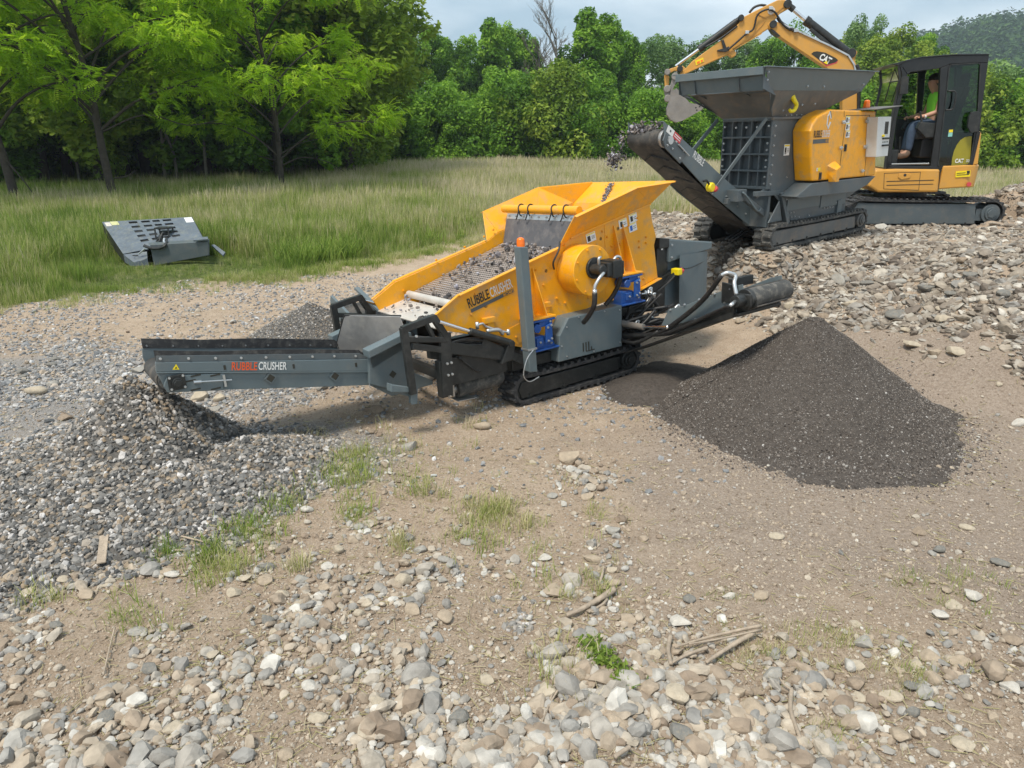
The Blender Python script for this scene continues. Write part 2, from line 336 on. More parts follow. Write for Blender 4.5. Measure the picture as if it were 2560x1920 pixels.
def hit(px, py):               # where a pixel's ray meets the land
    d = ray(px, py); k = 1.0
    for i in range(4000):
        p = CAM + d*k
        if p[2] <= hz1(p[0], p[1]): break
        k += .01 + k*.001
    return p
idx = np.arange(nx*ny).reshape(ny, nx); FC = np.stack([idx[:-1,:-1], idx[:-1,1:], idx[1:,1:], idx[1:,:-1]], -1).reshape(-1, 4)
def proj(X, Y, Z):
    q1 = Y; q2 = Z-CAMH; dep = q1*math.cos(PITCH)-q2*math.sin(PITCH); dep = np.maximum(dep, .05); up = q1*math.sin(PITCH)+q2*math.cos(PITCH)
    return 1280+F*X/dep, 960-F*up/dep
def blob(x, y, cx, cy, rx, ry, soft=.5, seed=0):
    d = np.sqrt(((x-cx)/rx)**2+((y-cy)/ry)**2) + (fbm(x*1.7, y*1.7, 50+seed)-.5)*.9
    return ss((1-d)/soft+.5)
def zones(x, y):
    grass = ss((y-edge_y(x)+(fbm(x*.9, y*.9, 71)-.5)*1.6)/.8) * (1-ss((hz(x, y)-.25)*4)*(x > 1)*(y < 16.5))
    dust = np.maximum(blob(x, y, 2.9, 4.6, 2.2, 1.9), .8*blob(x, y, 3.4, 3.4, .9, .9, seed=1)) * (1-grass)
    dust = np.maximum(dust, .7*blob(x, y, 1.6, 6.4, .8, .6, seed=3)); dust = np.maximum.reduce([dust, blob(x, y, 3.75, 6.7, .85, .85, seed=5), blob(x, y, 4.1, 5.7, .95, .9, seed=6)])
    grav = np.maximum(blob(x, y, -5.2, 6.3, 3.0, 1.6, seed=2), blob(x, y, -2.0, 4.9, 1.1, .7, seed=4))*(1-grass)
    return grass, dust, grav
zg, zd, zv = zones(GX, GY)
ga = bpy.data.materials.new('soil'); ga.use_nodes = True; g_ = ga.node_tree; gb = g_.nodes['Principled BSDF']; gb.inputs['Roughness'].default_value = .95; gb.inputs['Specular IOR Level'].default_value = .15
at = N(g_, 'ShaderNodeAttribute', attribute_name='zone'); sp = N(g_, 'ShaderNodeSeparateColor'); L(g_, at.outputs['Color'], sp.inputs[0])
geo = N(g_, 'ShaderNodeNewGeometry')
def gn(scale, det=8, rough=.65):
    n = N(g_, 'ShaderNodeTexNoise'); n.inputs['Scale'].default_value = scale; n.inputs['Detail'].default_value = det; n.inputs['Roughness'].default_value = rough
    L(g_, geo.outputs['Position'], n.inputs['Vector']); return n.outputs[0]
def gramp(src, els):
    r = N(g_, 'ShaderNodeValToRGB'); c = r.color_ramp
    while len(c.elements) < len(els): c.elements.new(.5)
    for e, (p, k) in zip(c.elements, els): e.position = p; e.color = (*k, 1)
    L(g_, src, r.inputs[0]); return r.outputs[0]
def gmix(f, a, b_):
    m_ = N(g_, 'ShaderNodeMixRGB'); L(g_, f, m_.inputs[0]); L(g_, a, m_.inputs[1]); L(g_, b_, m_.inputs[2]); return m_.outputs[0]
dirtc = gramp(gn(3.4, 12, .8), [(.27, (.24,.17,.115)), (.42, (.39,.285,.20)), (.58, (.51,.395,.29)), (.75, (.60,.495,.39))])
speck = gramp(gn(60, 3, .8), [(.33, (.24,.185,.135)), (.5, (.44,.345,.26)), (.68, (.62,.55,.47))])
v_ = N(g_, 'ShaderNodeMixRGB'); v_.inputs[0].default_value = .42; L(g_, dirtc, v_.inputs[1]); L(g_, speck, v_.inputs[2])
dustc = gramp(gn(45, 5, .8), [(.3, (.17,.135,.11)), (.5, (.34,.275,.225)), (.7, (.48,.405,.35))])
gravc = gramp(gn(38, 5, .8), [(.3, (.12,.12,.12)), (.5, (.28,.28,.28)), (.7, (.46,.45,.44))])
grasc = gramp(gn(9, 6, .7), [(.3, (.035,.05,.014)), (.55, (.09,.12,.03)), (.75, (.2,.19,.08))])
c_ = gmix(sp.outputs['Green'], v_.outputs[0], dustc); c_ = gmix(sp.outputs['Blue'], c_, gravc); c_ = gmix(sp.outputs['Red'], c_, grasc)
L(g_, c_, gb.inputs['Base Color'])
bpn = N(g_, 'ShaderNodeBump'); bpn.inputs['Strength'].default_value = 1.0; bpn.inputs['Distance'].default_value = .035
L(g_, gn(28, 9, .75), bpn.inputs['Height']); L(g_, bpn.outputs[0], gb.inputs['Normal'])
ground_o = npmesh('ground', np.stack([GX.ravel(), GY.ravel(), GZ.ravel()], 1), FC, 4, ga, smooth=True); tag(ground_o, kind='structure')
ca = ground_o.data.color_attributes.new('zone', 'FLOAT_COLOR', 'POINT')
ca.data.foreach_set('color', np.stack([zg.ravel(), zd.ravel()*.75, zv.ravel()*.8, np.ones(nx*ny)], 1).astype(np.float32).ravel())

# ------------------------------------------------------------------ stones
def ico(sub):
    bm = bmesh.new(); bmesh.ops.create_icosphere(bm, subdivisions=sub, radius=1)
    v = np.array([x.co[:] for x in bm.verts]); f = np.array([[x.index for x in p.verts] for p in bm.faces]); bm.free(); return v, f
def stone_shapes(sub, n, ang, seed):
    rg = np.random.default_rng(seed); v0, f0 = ico(sub); res = []
    for k in range(n):
        v = v0.copy()
        for j in range(int(rg.integers(6, 13))):        # broken faces: cut with planes
            d = rg.normal(size=3); d /= np.linalg.norm(d); h = rg.uniform(.45, .82); p = v@d
            v = v - np.outer(np.maximum(0, p-h)*ang, d)
        v += (rg.uniform(-1, 1, v.shape))*(.05 if sub < 3 else .018)*ang
        v *= np.array([1, rg.uniform(.62, .95), rg.uniform(.42, .75)]); res.append(v)
    return res, f0
S0 = stone_shapes(1, 10, .95, 1); S1 = stone_shapes(2, 16, 1.0, 2); S2 = stone_shapes(3, 16, .85, 3)
def scatter(name, X, Y, size, m, shapes, Z=None, sink=.42, tilt=.35, flat=1.0, rnd=None, parent=None, seed=5, smooth=False):
    rg = np.random.default_rng(seed); n = len(X); Z = hz(X, Y) if Z is None else Z
    Rm = rotmats(n, rg, tilt); k = rg.integers(0, len(shapes[0]), n); T = np.array(shapes[0])[k]
    T = T*size[:,None,None]; T[:,:,2] *= flat
    V = np.einsum('nij,nvj->nvi', Rm, T); V[:,:,0] += X[:,None]; V[:,:,1] += Y[:,None]; V[:,:,2] += (Z + size*(.55*flat - sink))[:,None]
    nv = T.shape[1]; fc = shapes[1][None] + (np.arange(n)*nv)[:,None,None]
    r = rg.uniform(0, 1, n) if rnd is None else rnd
    return npmesh(name, V.reshape(-1, 3), fc.reshape(-1, 3), 3, m, np.repeat(r, nv), parent, smooth)
M['cobble'] = rndmat('cobble_stone', [(0,(.23,.175,.13)),(.2,(.33,.265,.20)),(.4,(.42,.36,.285)),(.6,(.345,.315,.275)),(.78,(.235,.225,.21)),(.93,(.41,.385,.345)),(1,(.54,.515,.47))], bscale=22)
M['gritm'] = rndmat('soil_grit', [(0,(.20,.155,.115)),(.4,(.33,.265,.20)),(.75,(.43,.36,.28)),(.96,(.36,.33,.29)),(1,(.52,.48,.42))], bscale=40)
M['gravel'] = rndmat('coarse_gravel', [(0,(.075,.075,.074)),(.3,(.16,.155,.148)),(.55,(.27,.255,.235)),(.75,(.28,.21,.14)),(.9,(.38,.36,.34)),(1,(.58,.55,.53))], bscale=40)
M['bluegravel'] = rndmat('blue_grey_gravel', [(0,(.13,.135,.14)),(.35,(.24,.245,.25)),(.6,(.36,.34,.32)),(.8,(.36,.28,.2)),(1,(.52,.52,.52))], bscale=40)
M['rubble'] = rndmat('quarry_rubble', [(0,(.14,.115,.095)),(.3,(.25,.21,.17)),(.55,(.35,.30,.24)),(.75,(.26,.245,.225)),(.92,(.42,.38,.32)),(1,(.54,.505,.45))], bscale=18)
M['fines'] = rndmat('crusher_fines', [(0,(.045,.038,.034)),(.5,(.11,.092,.078)),(.85,(.20,.175,.155)),(.985,(.30,.28,.26)),(1,(.48,.46,.44))], bscale=60, bump=.2)
# candidate places over the whole near field, denser towards the viewer
def cand(n, r0, r1, a0, a1, seed, p=1.0):
    rg = np.random.default_rng(seed); u = rg.uniform(0, 1, n); r = r0*(r1/r0)**(u**p); a = rg.uniform(R(a0), R(a1), n); return r*np.sin(a), r*np.cos(a), rg
CONE = (2.62, 5.87, .94, 1.22)
def off_pile(x, y): return np.hypot(x-CONE[0], y-CONE[1]) > CONE[3]*.97
PILES = [(-2.87, 4.93, .68, .80), (-2.95, 4.5, .24, 1.15), (-1.95, 4.74, .24, .66), (-2.35, 4.35, .20, .80), (-3.45, 4.45, .16, .80), (-2.85, 4.0, .08, .40)]
def pile_h(x, y):
    h = np.zeros_like(x)-.3
    for cx, cy, H_, r in PILES:
        d = np.hypot(x-cx, y-cy)*(1+.15*(fbm(x*2, y*2, 90)-.5)); h = np.maximum(h, H_*np.clip(1-d/r, -.9, 1) + .02*np.exp(-d*3))
    return h + (fbm(x*6, y*6, 91)-.5)*.05
def under_machine(x, y):
    m = np.zeros(len(x), bool)
    for fr, s0, s1, t0, t1 in ((SC, -.15, 1.55, -.02, .25), (CR, -.25, 2.35, -.02, .3), (CR, -.25, 2.35, .9, 1.25), (ET, -.25, 2.3, 0, .45)):
        dx, dy = x-fr.O[0], y-fr.O[1]; s = dx*fr.f[0]+dy*fr.f[1]; t = dx*fr.c[0]+dy*fr.c[1]; m |= (s > s0) & (s < s1) & (t > t0) & (t < t1)
    return m
def dens(x, y):
    """how stony the soil is, 0..1"""
    px, py = proj(x, y, hz(x, y)); g, d, v = zones(x, y)
    bottom = ss((py-1560-(px > 2150)*160-(px < 700)*40)/140)*(1-.6*ss((px-2150)/200))*(1-.45*(px < 560))
    mid = ss((py-1330)/90)*np.where(px < 1150, .42, .2)
    right = .38*ss((px-2200)/150)*ss((py-640)/100)
    left = .45*ss((1150-px)/300)*ss((900-np.abs(py-1350))/500)
    mid = np.maximum(mid, .75*np.exp(-((px-1640)/140)**2-((py-1370)/75)**2)); mid = np.maximum(mid, .6*np.exp(-((px-1480)/110)**2-((py-1190)/45)**2))
    mid = np.maximum(mid, .6*np.exp(-((px-960)/160)**2-((py-1330)/70)**2)); mid = np.maximum(mid, .7*np.exp(-((px-760)/140)**2-((py-1520)/60)**2))
    s = np.maximum.reduce([bottom*.52*(1-.70*ss((1150-px)/350)), mid*.85, right*.9, left*.45, .02+0*px]) * (.12 + 1.5*ss((fbm(x*1.9, y*1.9, 41)-.36)*3.4))
    return s*(1-g)*(1-.75*d*(py < 1560)) + .75*ss((hz(x, y)-.12)*5)*(x > 1.2)*(y < 15.9)*(1-.9*d)
# every large loose stone is its own object ----------------------------------------------
LABN = []
STONE_ME = {}
def stone_mesh(k, c):
    key = (k, c)
    if key not in STONE_ME:
        v = S2[0][k]; me = bpy.data.meshes.new('stone'); me.from_pydata(v.tolist(), [], S2[1].tolist()); me.materials.append(M['st_'+c])
        me.polygons.foreach_set('use_smooth', [True]*len(me.polygons)); me.set_sharp_from_angle(angle=R(24)); STONE_ME[key] = me
    return STONE_ME[key]
STC = {'tan': (.37,.30,.225), 'pale': (.50,.47,.42), 'grey': (.32,.305,.275), 'dark': (.19,.185,.17), 'brown': (.28,.22,.165), 'buff': (.43,.37,.285)}
for k_, c_2 in STC.items(): M['st_'+k_] = mat('stone_'+k_, c_2, .92, var=.22, scale=2.2, dirt=tuple(.5*a+.5*b_2 for a, b_2 in zip(c_2, (.38,.29,.19))), dirt_amt=.7, bump=.5, bscale=9, spec=.25)
cword = dict(tan='tan', pale='whitish', grey='mid-grey', dark='dark grey', brown='brown', buff='yellowish buff')
LARGE = []
def put_stone(px, py, rx, ry, c, k, label=None, rg=random.Random(3)):
    p = hit(px, py+ry*.5); dep = p[1]*math.cos(PITCH)-(p[2]-CAMH)*math.sin(PITCH); r = rx*dep/F
    o = bpy.data.objects.new('stone', stone_mesh(k % 16, c)); col.objects.link(o)
    hh = (ry/rx); o.scale = (r*1.05, r*1.0, r*max(.7, min(1.5, hh*1.25)))
    if hh > 1.15: o.scale = (r*1.5*hh*.75, r*1.15, r*1.0); yaw = R(90)+rg.uniform(-.3, .3)
    else: yaw = rg.uniform(-.35, .35)
    o.rotation_euler = (rg.uniform(-.2, .2), rg.uniform(-.2, .2), yaw); o.location = (p[0], p[1]+r*.25, p[2]+r*.38)
    LARGE.append((p[0], p[1], r, px, py, c, rx, ry, o, label)); return o
k7 = crop(1280, 1400, .5787); k6 = crop(0, 940, .4069); k8 = crop(1560, 500, .482)
SP = [(k7,715,585,68,54,'buff'),(k7,545,505,55,48,'brown'),(k7,842,790,45,70,'tan'),(k7,1040,650,64,48,'tan'),(k7,1055,725,50,40,'buff'),(k7,892,698,46,42,'pale'),
 (k7,933,603,40,28,'grey'),(k7,930,680,42,34,'grey'),(k7,735,757,66,36,'dark'),(k7,925,772,42,30,'pale'),(k7,1132,500,50,32,'grey'),(k7,1288,528,40,32,'grey'),(k7,1495,537,52,36,'brown'),
 (k7,1640,596,50,30,'buff'),(k7,1955,805,50,28,'buff'),(k7,1010,866,55,40,'tan'),(k7,1080,862,48,56,'pale'),(k7,612,750,30,42,'grey'),(k7,482,825,35,32,'pale'),(k7,455,690,52,62,'tan'),
 (k7,182,135,52,34,'tan'),(k7,935,155,30,26,'pale'),(k7,1080,155,36,26,'tan'),(k7,625,410,42,36,'buff'),(k7,345,318,40,22,'grey'),(k7,300,572,34,26,'grey'),(k7,315,727,30,30,'dark'),(k7,130,737,42,30,'grey'),
 (k7,1690,770,60,34,'tan'),(k7,1512,708,44,26,'grey'),(k7,430,775,30,38,'grey'),(k7,1880,135,30,16,'tan'),(k7,1848,245,42,20,'pale'),(k7,618,862,40,26,'pale'),(k7,692,850,26,44,'pale'),(k7,185,805,34,30,'grey'),
 (k7,770,820,42,24,'grey'),(k7,1180,765,36,48,'buff'),(k7,1280,815,30,22,'tan'),(k7,1165,850,34,36,'pale'),(k7,615,505,30,36,'tan'),(k7,2160,562,46,18,'pale'),(k7,1735,660,34,32,'dark'),(k7,2075,680,30,26,'tan'),
 (k7,825,515,36,24,'brown'),(k7,730,490,40,24,'pale'),(k7,680,650,34,24,'pale'),(k7,545,610,40,52,'grey'),(k7,1350,580,38,24,'buff'),(k7,1265,415,30,20,'buff'),(k7,1320,600,44,24,'tan'),(k7,1500,600,36,20,'buff'),
 (k6,775,985,52,34,'buff'),(k6,1010,1208,52,34,'tan'),(k6,1052,1228,50,20,'pale'),(k6,1438,1335,50,40,'buff'),(k6,530,1350,62,34,'tan'),(k6,155,1342,56,26,'buff'),(k6,460,1060,42,32,'tan'),(k6,585,1038,38,30,'tan'),
 (k6,1685,1065,44,30,'buff'),(k6,1932,1092,30,24,'grey'),(k6,2012,1175,40,24,'pale'),(k6,1850,1255,52,38,'grey'),(k6,385,1255,42,30,'buff'),(k6,940,1110,40,26,'grey'),(k6,1550,950,46,26,'tan'),(k6,705,1185,34,38,'tan'),
 (k6,80,1235,60,26,'tan'),(k6,645,1290,34,22,'buff'),(k6,1180,1140,40,22,'tan'),(k6,1735,1345,46,34,'buff'),
 (k8,1725,788,52,34,'buff'),(k8,590,392,48,32,'grey'),(k8,1112,400,36,54,'grey'),(k8,862,545,32,36,'buff'),(k8,1950,958,26,26,'buff'),(k8,2050,1155,42,40,'pale'),(k8,1420,600,58,34,'dark'),(k8,1700,490,40,22,'dark'),
 (k8,1030,425,30,24,'pale'),(k8,1240,365,34,26,'grey'),(k8,1580,465,50,22,'dark'),(k8,1560,350,30,20,'grey'),(k8,1870,260,44,20,'grey'),(k8,1990,270,44,30,'grey'),(k8,930,548,30,22,'pale'),(k8,1345,145,38,16,'pale'),(k8,770,350,30,14,'tan')]
for i, (cv_, x, y, rx, ry, c) in enumerate(SP):
    a, b_3 = cv_(x, y); kk = cv_(1, 0)[0]-cv_(0, 0)[0]; put_stone(a, b_3, rx*kk, ry*kk, c, i*5)
# more of them, where the soil is stony
X, Y, rg = cand(60000, 2.0, 9.5, -42, 42, 12); D = dens(X, Y); px, py = proj(X, Y, hz(X, Y))
ok = (rg.uniform(0, 1, len(X)) < D*.9) & (px > 20) & (px < 2540) & (py < 1900) & off_pile(X, Y) & ~under_machine(X, Y) & (pile_h(X, Y) < hz(X, Y)-.02)
X, Y, px, py = X[ok], Y[ok], px[ok], py[ok]; n_more = 0; acc = [(a[0], a[1], a[2]) for a in LARGE]
for i in range(len(X)):
    if n_more >= 205: break
    up = py[i] < 1150; r = (rg.uniform(.055, .11) if up else rg.uniform(.030, .062))*(1 if X[i] > 0 or up else .9)
    if any(math.hypot(X[i]-a, Y[i]-b_4) < (r+q)*1.05 for a, b_4, q in acc): continue
    acc.append((X[i], Y[i], r)); dep = float(Y[i]*math.cos(PITCH)+(CAMH-hz(X[i], Y[i]))*math.sin(PITCH))
    c = ['tan','buff','grey','pale','buff','dark','brown','tan'][int(rg.integers(0, 8))] if not up else ['grey','brown','tan','grey','buff','dark'][int(rg.integers(0, 6))]
    put_stone(float(px[i]), float(py[i]), r*F/dep, r*F/dep*rg.uniform(.5, .95), c, int(rg.integers(0, 16))); n_more += 1
# their labels: colour, shape, then what lies near
MARK = [(1480,1510,'the driftwood branch'),(1790,1620,'the bundle of dry stalks'),(2000,1800,'the long bent stick'),(1500,1665,'the mossy green sprig'),(265,1400,'the upright grey wood splinter'),(2040,1210,'the front foot of the dark fines cone'),
        (2420,1150,'the right foot of the dark fines cone'),(300,1300,'the front foot of the coarse gravel pile'),(1880,700,'the side conveyor roller'),(2050,600,'the crusher track'),(2330,600,'the excavator track'),(820,1250,'the tufts by the gravel pile'),
        (1230,1290,'the middle grass patch'),(2400,700,'the rubble bank\'s right rim'),(200,1850,'the bottom left corner'),(700,1850,'the lower left stony ground'),(1280,1850,'the bottom middle cobbles'),(1750,1860,'the bottom right cobbles'),
        (2480,1850,'the bottom right corner'),(2450,1400,'the bare tan soil at the right edge'),(400,1600,'the tan soil patch at left'),(1000,1550,'the tan soil left of centre'),(1650,1380,'the pebble patch in the middle ground')]
groups = {}
for rec in LARGE:
    x_, y_, r, px_, py_, c, rx, ry, o, lb = rec
    dist = sorted((math.hypot(px_-a, py_-b_5), a, b_5, nme) for a, b_5, nme in MARK)[0]
    dx, dy = px_-dist[1], py_-dist[2]
    side = ('right of' if dx > 0 else 'left of') if abs(dx) > abs(dy)*1.2 else ('below' if dy > 0 else 'above')
    shape = 'upright' if ry > rx*1.1 else ('round' if ry > rx*.78 else ('blocky' if ry > rx*.6 else 'flat'))
    sizew = 'big' if rx > 27 else ('fist-sized' if rx > 17 else 'small')
    lab = f"{sizew} {shape} {cword[c]} stone {side} {dist[3]}"
    groups.setdefault(lab, []).append(rec)
for lab, rs in groups.items():
    rs.sort(key=lambda q: q[3])
    nm = {1: [''], 2: ['left of two: ', 'right of two: '], 3: ['leftmost of 3: ', 'middle of 3: ', 'rightmost of 3: ']}.get(len(rs))
    for j, q in enumerate(rs):
        lab = lab.replace('the upright grey wood splinter', 'the wood splinter').replace('the front foot of the', 'the front of the').replace('the coarse gravel pile', 'the gravel pile').replace('the dark fines cone', 'the fines cone').replace('the bare tan soil at the right edge', 'the tan soil at right edge').replace('the pebble patch in the middle ground', 'the middle pebble patch'); pre = nm[j] if nm else ['first','second','third','fourth','fifth','sixth','seventh','eighth','ninth','tenth'][min(j, 9)]+' from left: '
        tag(q[8], pre+lab, 'stone', 'large loose stones')
# smaller stones nobody could count ------------------------------------------------------
X, Y, rg = cand(150000, 1.7, 11, -46, 46, 21); D = dens(X, Y)
ok = (rg.uniform(0, 1, len(X)) < D*.55) & off_pile(X, Y) & ~under_machine(X, Y) & (pile_h(X, Y) < hz(X, Y)); X, Y, D = X[ok], Y[ok], D[ok]
size = np.exp(rg.normal(np.log(.015), .5, len(X)))*(.75+.6*D); hi = ss((hz(X, Y)-.12)*5)*(X > 1.2); size = size*(1+.15*ss((proj(X, Y, 0*X)[1]-1500)/250)*(hi < .5)); size = np.clip(size*(1+1.3*hi), .006, .085)
lo = hi < .5; tag(scatter('pebbles', X[lo], Y[lo], size[lo], 'cobble', S1, seed=31, sink=.26), 'loose tan and grey pebbles strewn over the bare soil', 'pebbles', kind='stuff')
X2, Y2, rg = cand(130000, 4.5, 17.5, 4, 50, 22); ok = (rg.uniform(0, 1, len(X2)) < dens(X2, Y2)*(.25+1.5*ss((fbm(X2*1.5, Y2*1.5, 66)-.30)*3.2))) & off_pile(X2, Y2) & ~under_machine(X2, Y2) & (hz(X2, Y2) > .1) & (X2 > 1.2) & (Y2 < 16)
ok &= zones(X2, Y2)[1] < rg.uniform(.2, 1, len(X2)); X2, Y2 = X2[ok], Y2[ok]; s2 = np.clip(np.exp(rg.normal(np.log(.027), .6, len(X2))), .010, .12)
tag(scatter('rubble_stones', np.r_[X[~lo], X2], np.r_[Y[~lo], Y2], np.r_[size[~lo], s2], 'rubble', S1, seed=32, tilt=.45, flat=.72), 'angular broken rubble covering the bank under the crusher and excavator', 'rubble', kind='stuff')
# fine gravel grit over soil everywhere near
X, Y, rg = cand(230000, 1.7, 13, -44, 44, 23); g, d, v = zones(X, Y); ok = (rg.uniform(0, 1, len(X)) < (1-g)*(.5+.5*v+.3*d)) & off_pile(X, Y) & ~under_machine(X, Y); X, Y = X[ok], Y[ok]
tag(scatter('grit', X, Y, np.clip(np.exp(rg.normal(np.log(.0055), .5, len(X))), .0025, .02), 'gritm', (S0[0], S0[1]), seed=33), 'fine tan and grey grit scattered over the soil', 'grit', kind='stuff')
# blue-grey gravel flat at left
rg = np.random.default_rng(24); n = 120000; X = rg.uniform(-11, 1.6, n); Y = rg.uniform(4.3, 12.5, n); v = zones(X, Y)
k = (rg.uniform(0, 1, n) < (.26*(1-.75*ss((X+2.2)/1.2)*ss((6.2-Y)/.8))+.9*v[2])*(1-v[0])*ss((fbm(X*1.2, Y*1.2, 61)-.25)*4)) & (Y < edge_y(X)+.3) & (pile_h(X, Y) < hz(X, Y)+.01) & ~under_machine(X, Y); X, Y = X[k], Y[k]
tag(scatter('gravel_flat', X, Y, np.clip(np.exp(rg.normal(np.log(.020), .35, len(X))), .01, .06), 'bluegravel', S0, seed=34), 'pale blue-grey gravel spread over the ground at left', 'gravel', kind='stuff')

# ------------------------------------------------------------------ piles
def patch(name, cx, cy, rx, ry, hf, m, step=.03):
    xs = np.arange(cx-rx, cx+rx, step); ys = np.arange(cy-ry, cy+ry, step); A, B = np.meshgrid(xs, ys); Z = hf(A, B)
    i = np.arange(A.size).reshape(A.shape); f = np.stack([i[:-1,:-1], i[:-1,1:], i[1:,1:], i[1:,:-1]], -1).reshape(-1, 4)
    keep = (Z.ravel()[f] > hz(A, B).ravel()[f]-.08).any(1)
    return npmesh(name, np.stack([A.ravel(), B.ravel(), Z.ravel()], 1), f[keep], 4, m, np.full(A.size, .2), smooth=True)
def cone_h(x, y):
    d = np.hypot(x-CONE[0], y-CONE[1]); a = np.arctan2(y-CONE[1], x-CONE[0]); rr = CONE[3]*(1+.05*np.sin(a*2+1)+.04*np.sin(a*3)+ .06*(fbm(np.cos(a)*2+5, np.sin(a)*2+5, 95)-.5))
    u = d/rr; k_ = .045; h = k_*np.log1p(np.exp(np.clip(CONE[2]*(1-u)/k_, -20, 30)))-.012-.10*ss((u-1.1)*3); h = np.where(u < .06, CONE[2]*.94*(1-.0*u)-(u**2)*CONE[2]*3+.01, h);
    g_r = (fbm(a*3.3+9, d*.8, 93)-.5); return h + .10*g_r*ss(u*3)*ss((1.05-u)*4) - .03*ss(u*3)*(fbm(x*2.2, y*2.2, 96)-.4) + (fbm(x*14, y*14, 97)-.5)*.014
finesm = mat('fines_surface', (.075,.065,.058), .95, var=.35, scale=25, dirt=(.14,.115,.095), dirt_amt=.6, bump=1, bscale=110, spec=.2); M['finesm'] = finesm
tag(patch('fines_pile', CONE[0], CONE[1], 2.1, 2.1, lambda a, b_: np.where(cone_h(a, b_) > -.3, cone_h(a, b_), -.3), 'finesm'), 'tall pointed cone of dark crushed fines right of the screener', 'pile', kind='stuff')
rg = np.random.default_rng(41); n = 60000; rr = CONE[3]*1.0*np.sqrt(rg.uniform(0, 1, n)); rr = np.where(rg.uniform(0, 1, n) < .20, CONE[3]*(.98+np.abs(rg.normal(0, .13, n))), rr); a = rg.uniform(0, 2*math.pi, n); X = CONE[0]+rr*np.cos(a); Y = CONE[1]+rr*np.sin(a); Z = np.maximum(cone_h(X, Y), hz(X, Y))
sizes = rg.uniform(.0028, .0075, n)*(1+1.3*(rg.uniform(0, 1, n) < .10*ss((rr/CONE[3]-.5)*2))); tag(scatter('crushed_chips', X, Y, sizes, 'fines', S0, Z=Z, seed=42, tilt=.6, rnd=rg.uniform(0, 1, n)**.8), 'dark stone chips lying on the cone of fines', 'stone chips', kind='stuff')
# low heap of the same fines between cone and screener
def low_h(x, y): return .16*np.clip(1-np.hypot((x-1.75), (y-6.75))/.75, -.3, 1)+.10*np.clip(1-np.hypot(x-1.2, y-6.35)/.5, -.3, 1)+(fbm(x*6, y*6, 98)-.5)*.03
tag(patch('fines_heap', 1.7, 6.7, 1.0, 1.0, low_h, 'finesm', .04), 'low heap of dark fines beside the screener track', 'pile', kind='stuff')
# coarse gravel pile
tag(patch('gravel_pile', -2.5, 4.7, 3.4, 2.4, lambda a, b_: pile_h(a, b_), mat('gravel_bed', (.10,.092,.083), .95, var=.4, scale=30, bump=1, bscale=60), .04), 'pile of coarse grey gravel under the front conveyor head', 'pile', kind='stuff')
rg = np.random.default_rng(43); n = 60000; X = rg.uniform(-5.2, .3, n); Y = rg.uniform(2.7, 6.6, n); Z = pile_h(X, Y); G = hz(X, Y)
k = (Z > G-.035); X, Y, Z, G = X[k], Y[k], Z[k], G[k]; sizes = np.clip(np.exp(rg.normal(np.log(.0205), .28, len(X))), .010, .042)
dry = ss((X+2.0)/1.0); rr_ = rg.uniform(0, 1, len(X)); rr_ = np.clip(rr_*(1-.25*dry)+.25*dry, 0, 1)
tag(scatter('coarse_gravel', X, Y, sizes, 'gravel', (S1[0], S1[1]) if False else S0, Z=np.maximum(Z, G), seed=44, tilt=.7, rnd=rr_), 'coarse wet grey gravel stones covering the left pile', 'gravel', kind='stuff')
# dark gravel pile beyond the screener under its far conveyor
gp = ground(760, 850, .05)
def far_h(x, y): return .42*np.clip(1-np.hypot(x-gp[0], y-gp[1]-.35)/.8, -.3, 1)+(fbm(x*6, y*6, 99)-.5)*.04
tag(patch('small_gravel_pile', gp[0], gp[1]+.35, 1.2, 1.1, far_h, bpy.data.materials['gravel_bed'], .04), 'small dark gravel pile behind the screener at its far conveyor', 'pile', kind='stuff')
n = 9000; X = gp[0]+rg.uniform(-.95, .95, n); Y = gp[1]+.35+rg.uniform(-.95, .95, n); Z = far_h(X, Y); k = Z > hz(X, Y)-.02
tag(scatter('small_gravel', X[k], Y[k], rg.uniform(.008, .018, k.sum()), 'gravel', S0, Z=Z[k], seed=45, tilt=.7), 'dark gravel covering the small pile behind the screener', 'gravel', kind='stuff')

# ------------------------------------------------------------------ grass
M['grass'] = rndmat('meadow_grass', [(0,(.09,.15,.03)),(.3,(.19,.29,.05)),(.5,(.30,.38,.085)),(.7,(.44,.44,.18)),(.88,(.57,.51,.30)),(1,(.68,.60,.42))], bump=0, mottling=0, transl=.42, spec=.2)
def tufts(nb, h, spread, width, rg, bend=.35):
    """blades as two quads each"""
    V = []; Fq = []
    for i in range(nb):
        a = rg.uniform(0, 6.283); b0 = np.array([rg.normal(0, spread), rg.normal(0, spread), 0]); hh = h*rg.uniform(.55, 1.1); bd = rg.uniform(.1, 1)*bend*hh
        d = np.array([math.cos(a), math.sin(a), 0]); s = np.array([-d[1], d[0], 0])*width*.5; o = len(V)
        p1 = b0+d*bd*.3+np.array([0,0,hh*.55]); p2 = b0+d*bd+np.array([0,0,hh])
        V += [b0-s, b0+s, p1+s*.8, p1-s*.8, p2+s*.12, p2-s*.12]; Fq += [(o,o+1,o+2,o+3),(o+3,o+2,o+4,o+5)]
    return np.array(V), np.array(Fq)
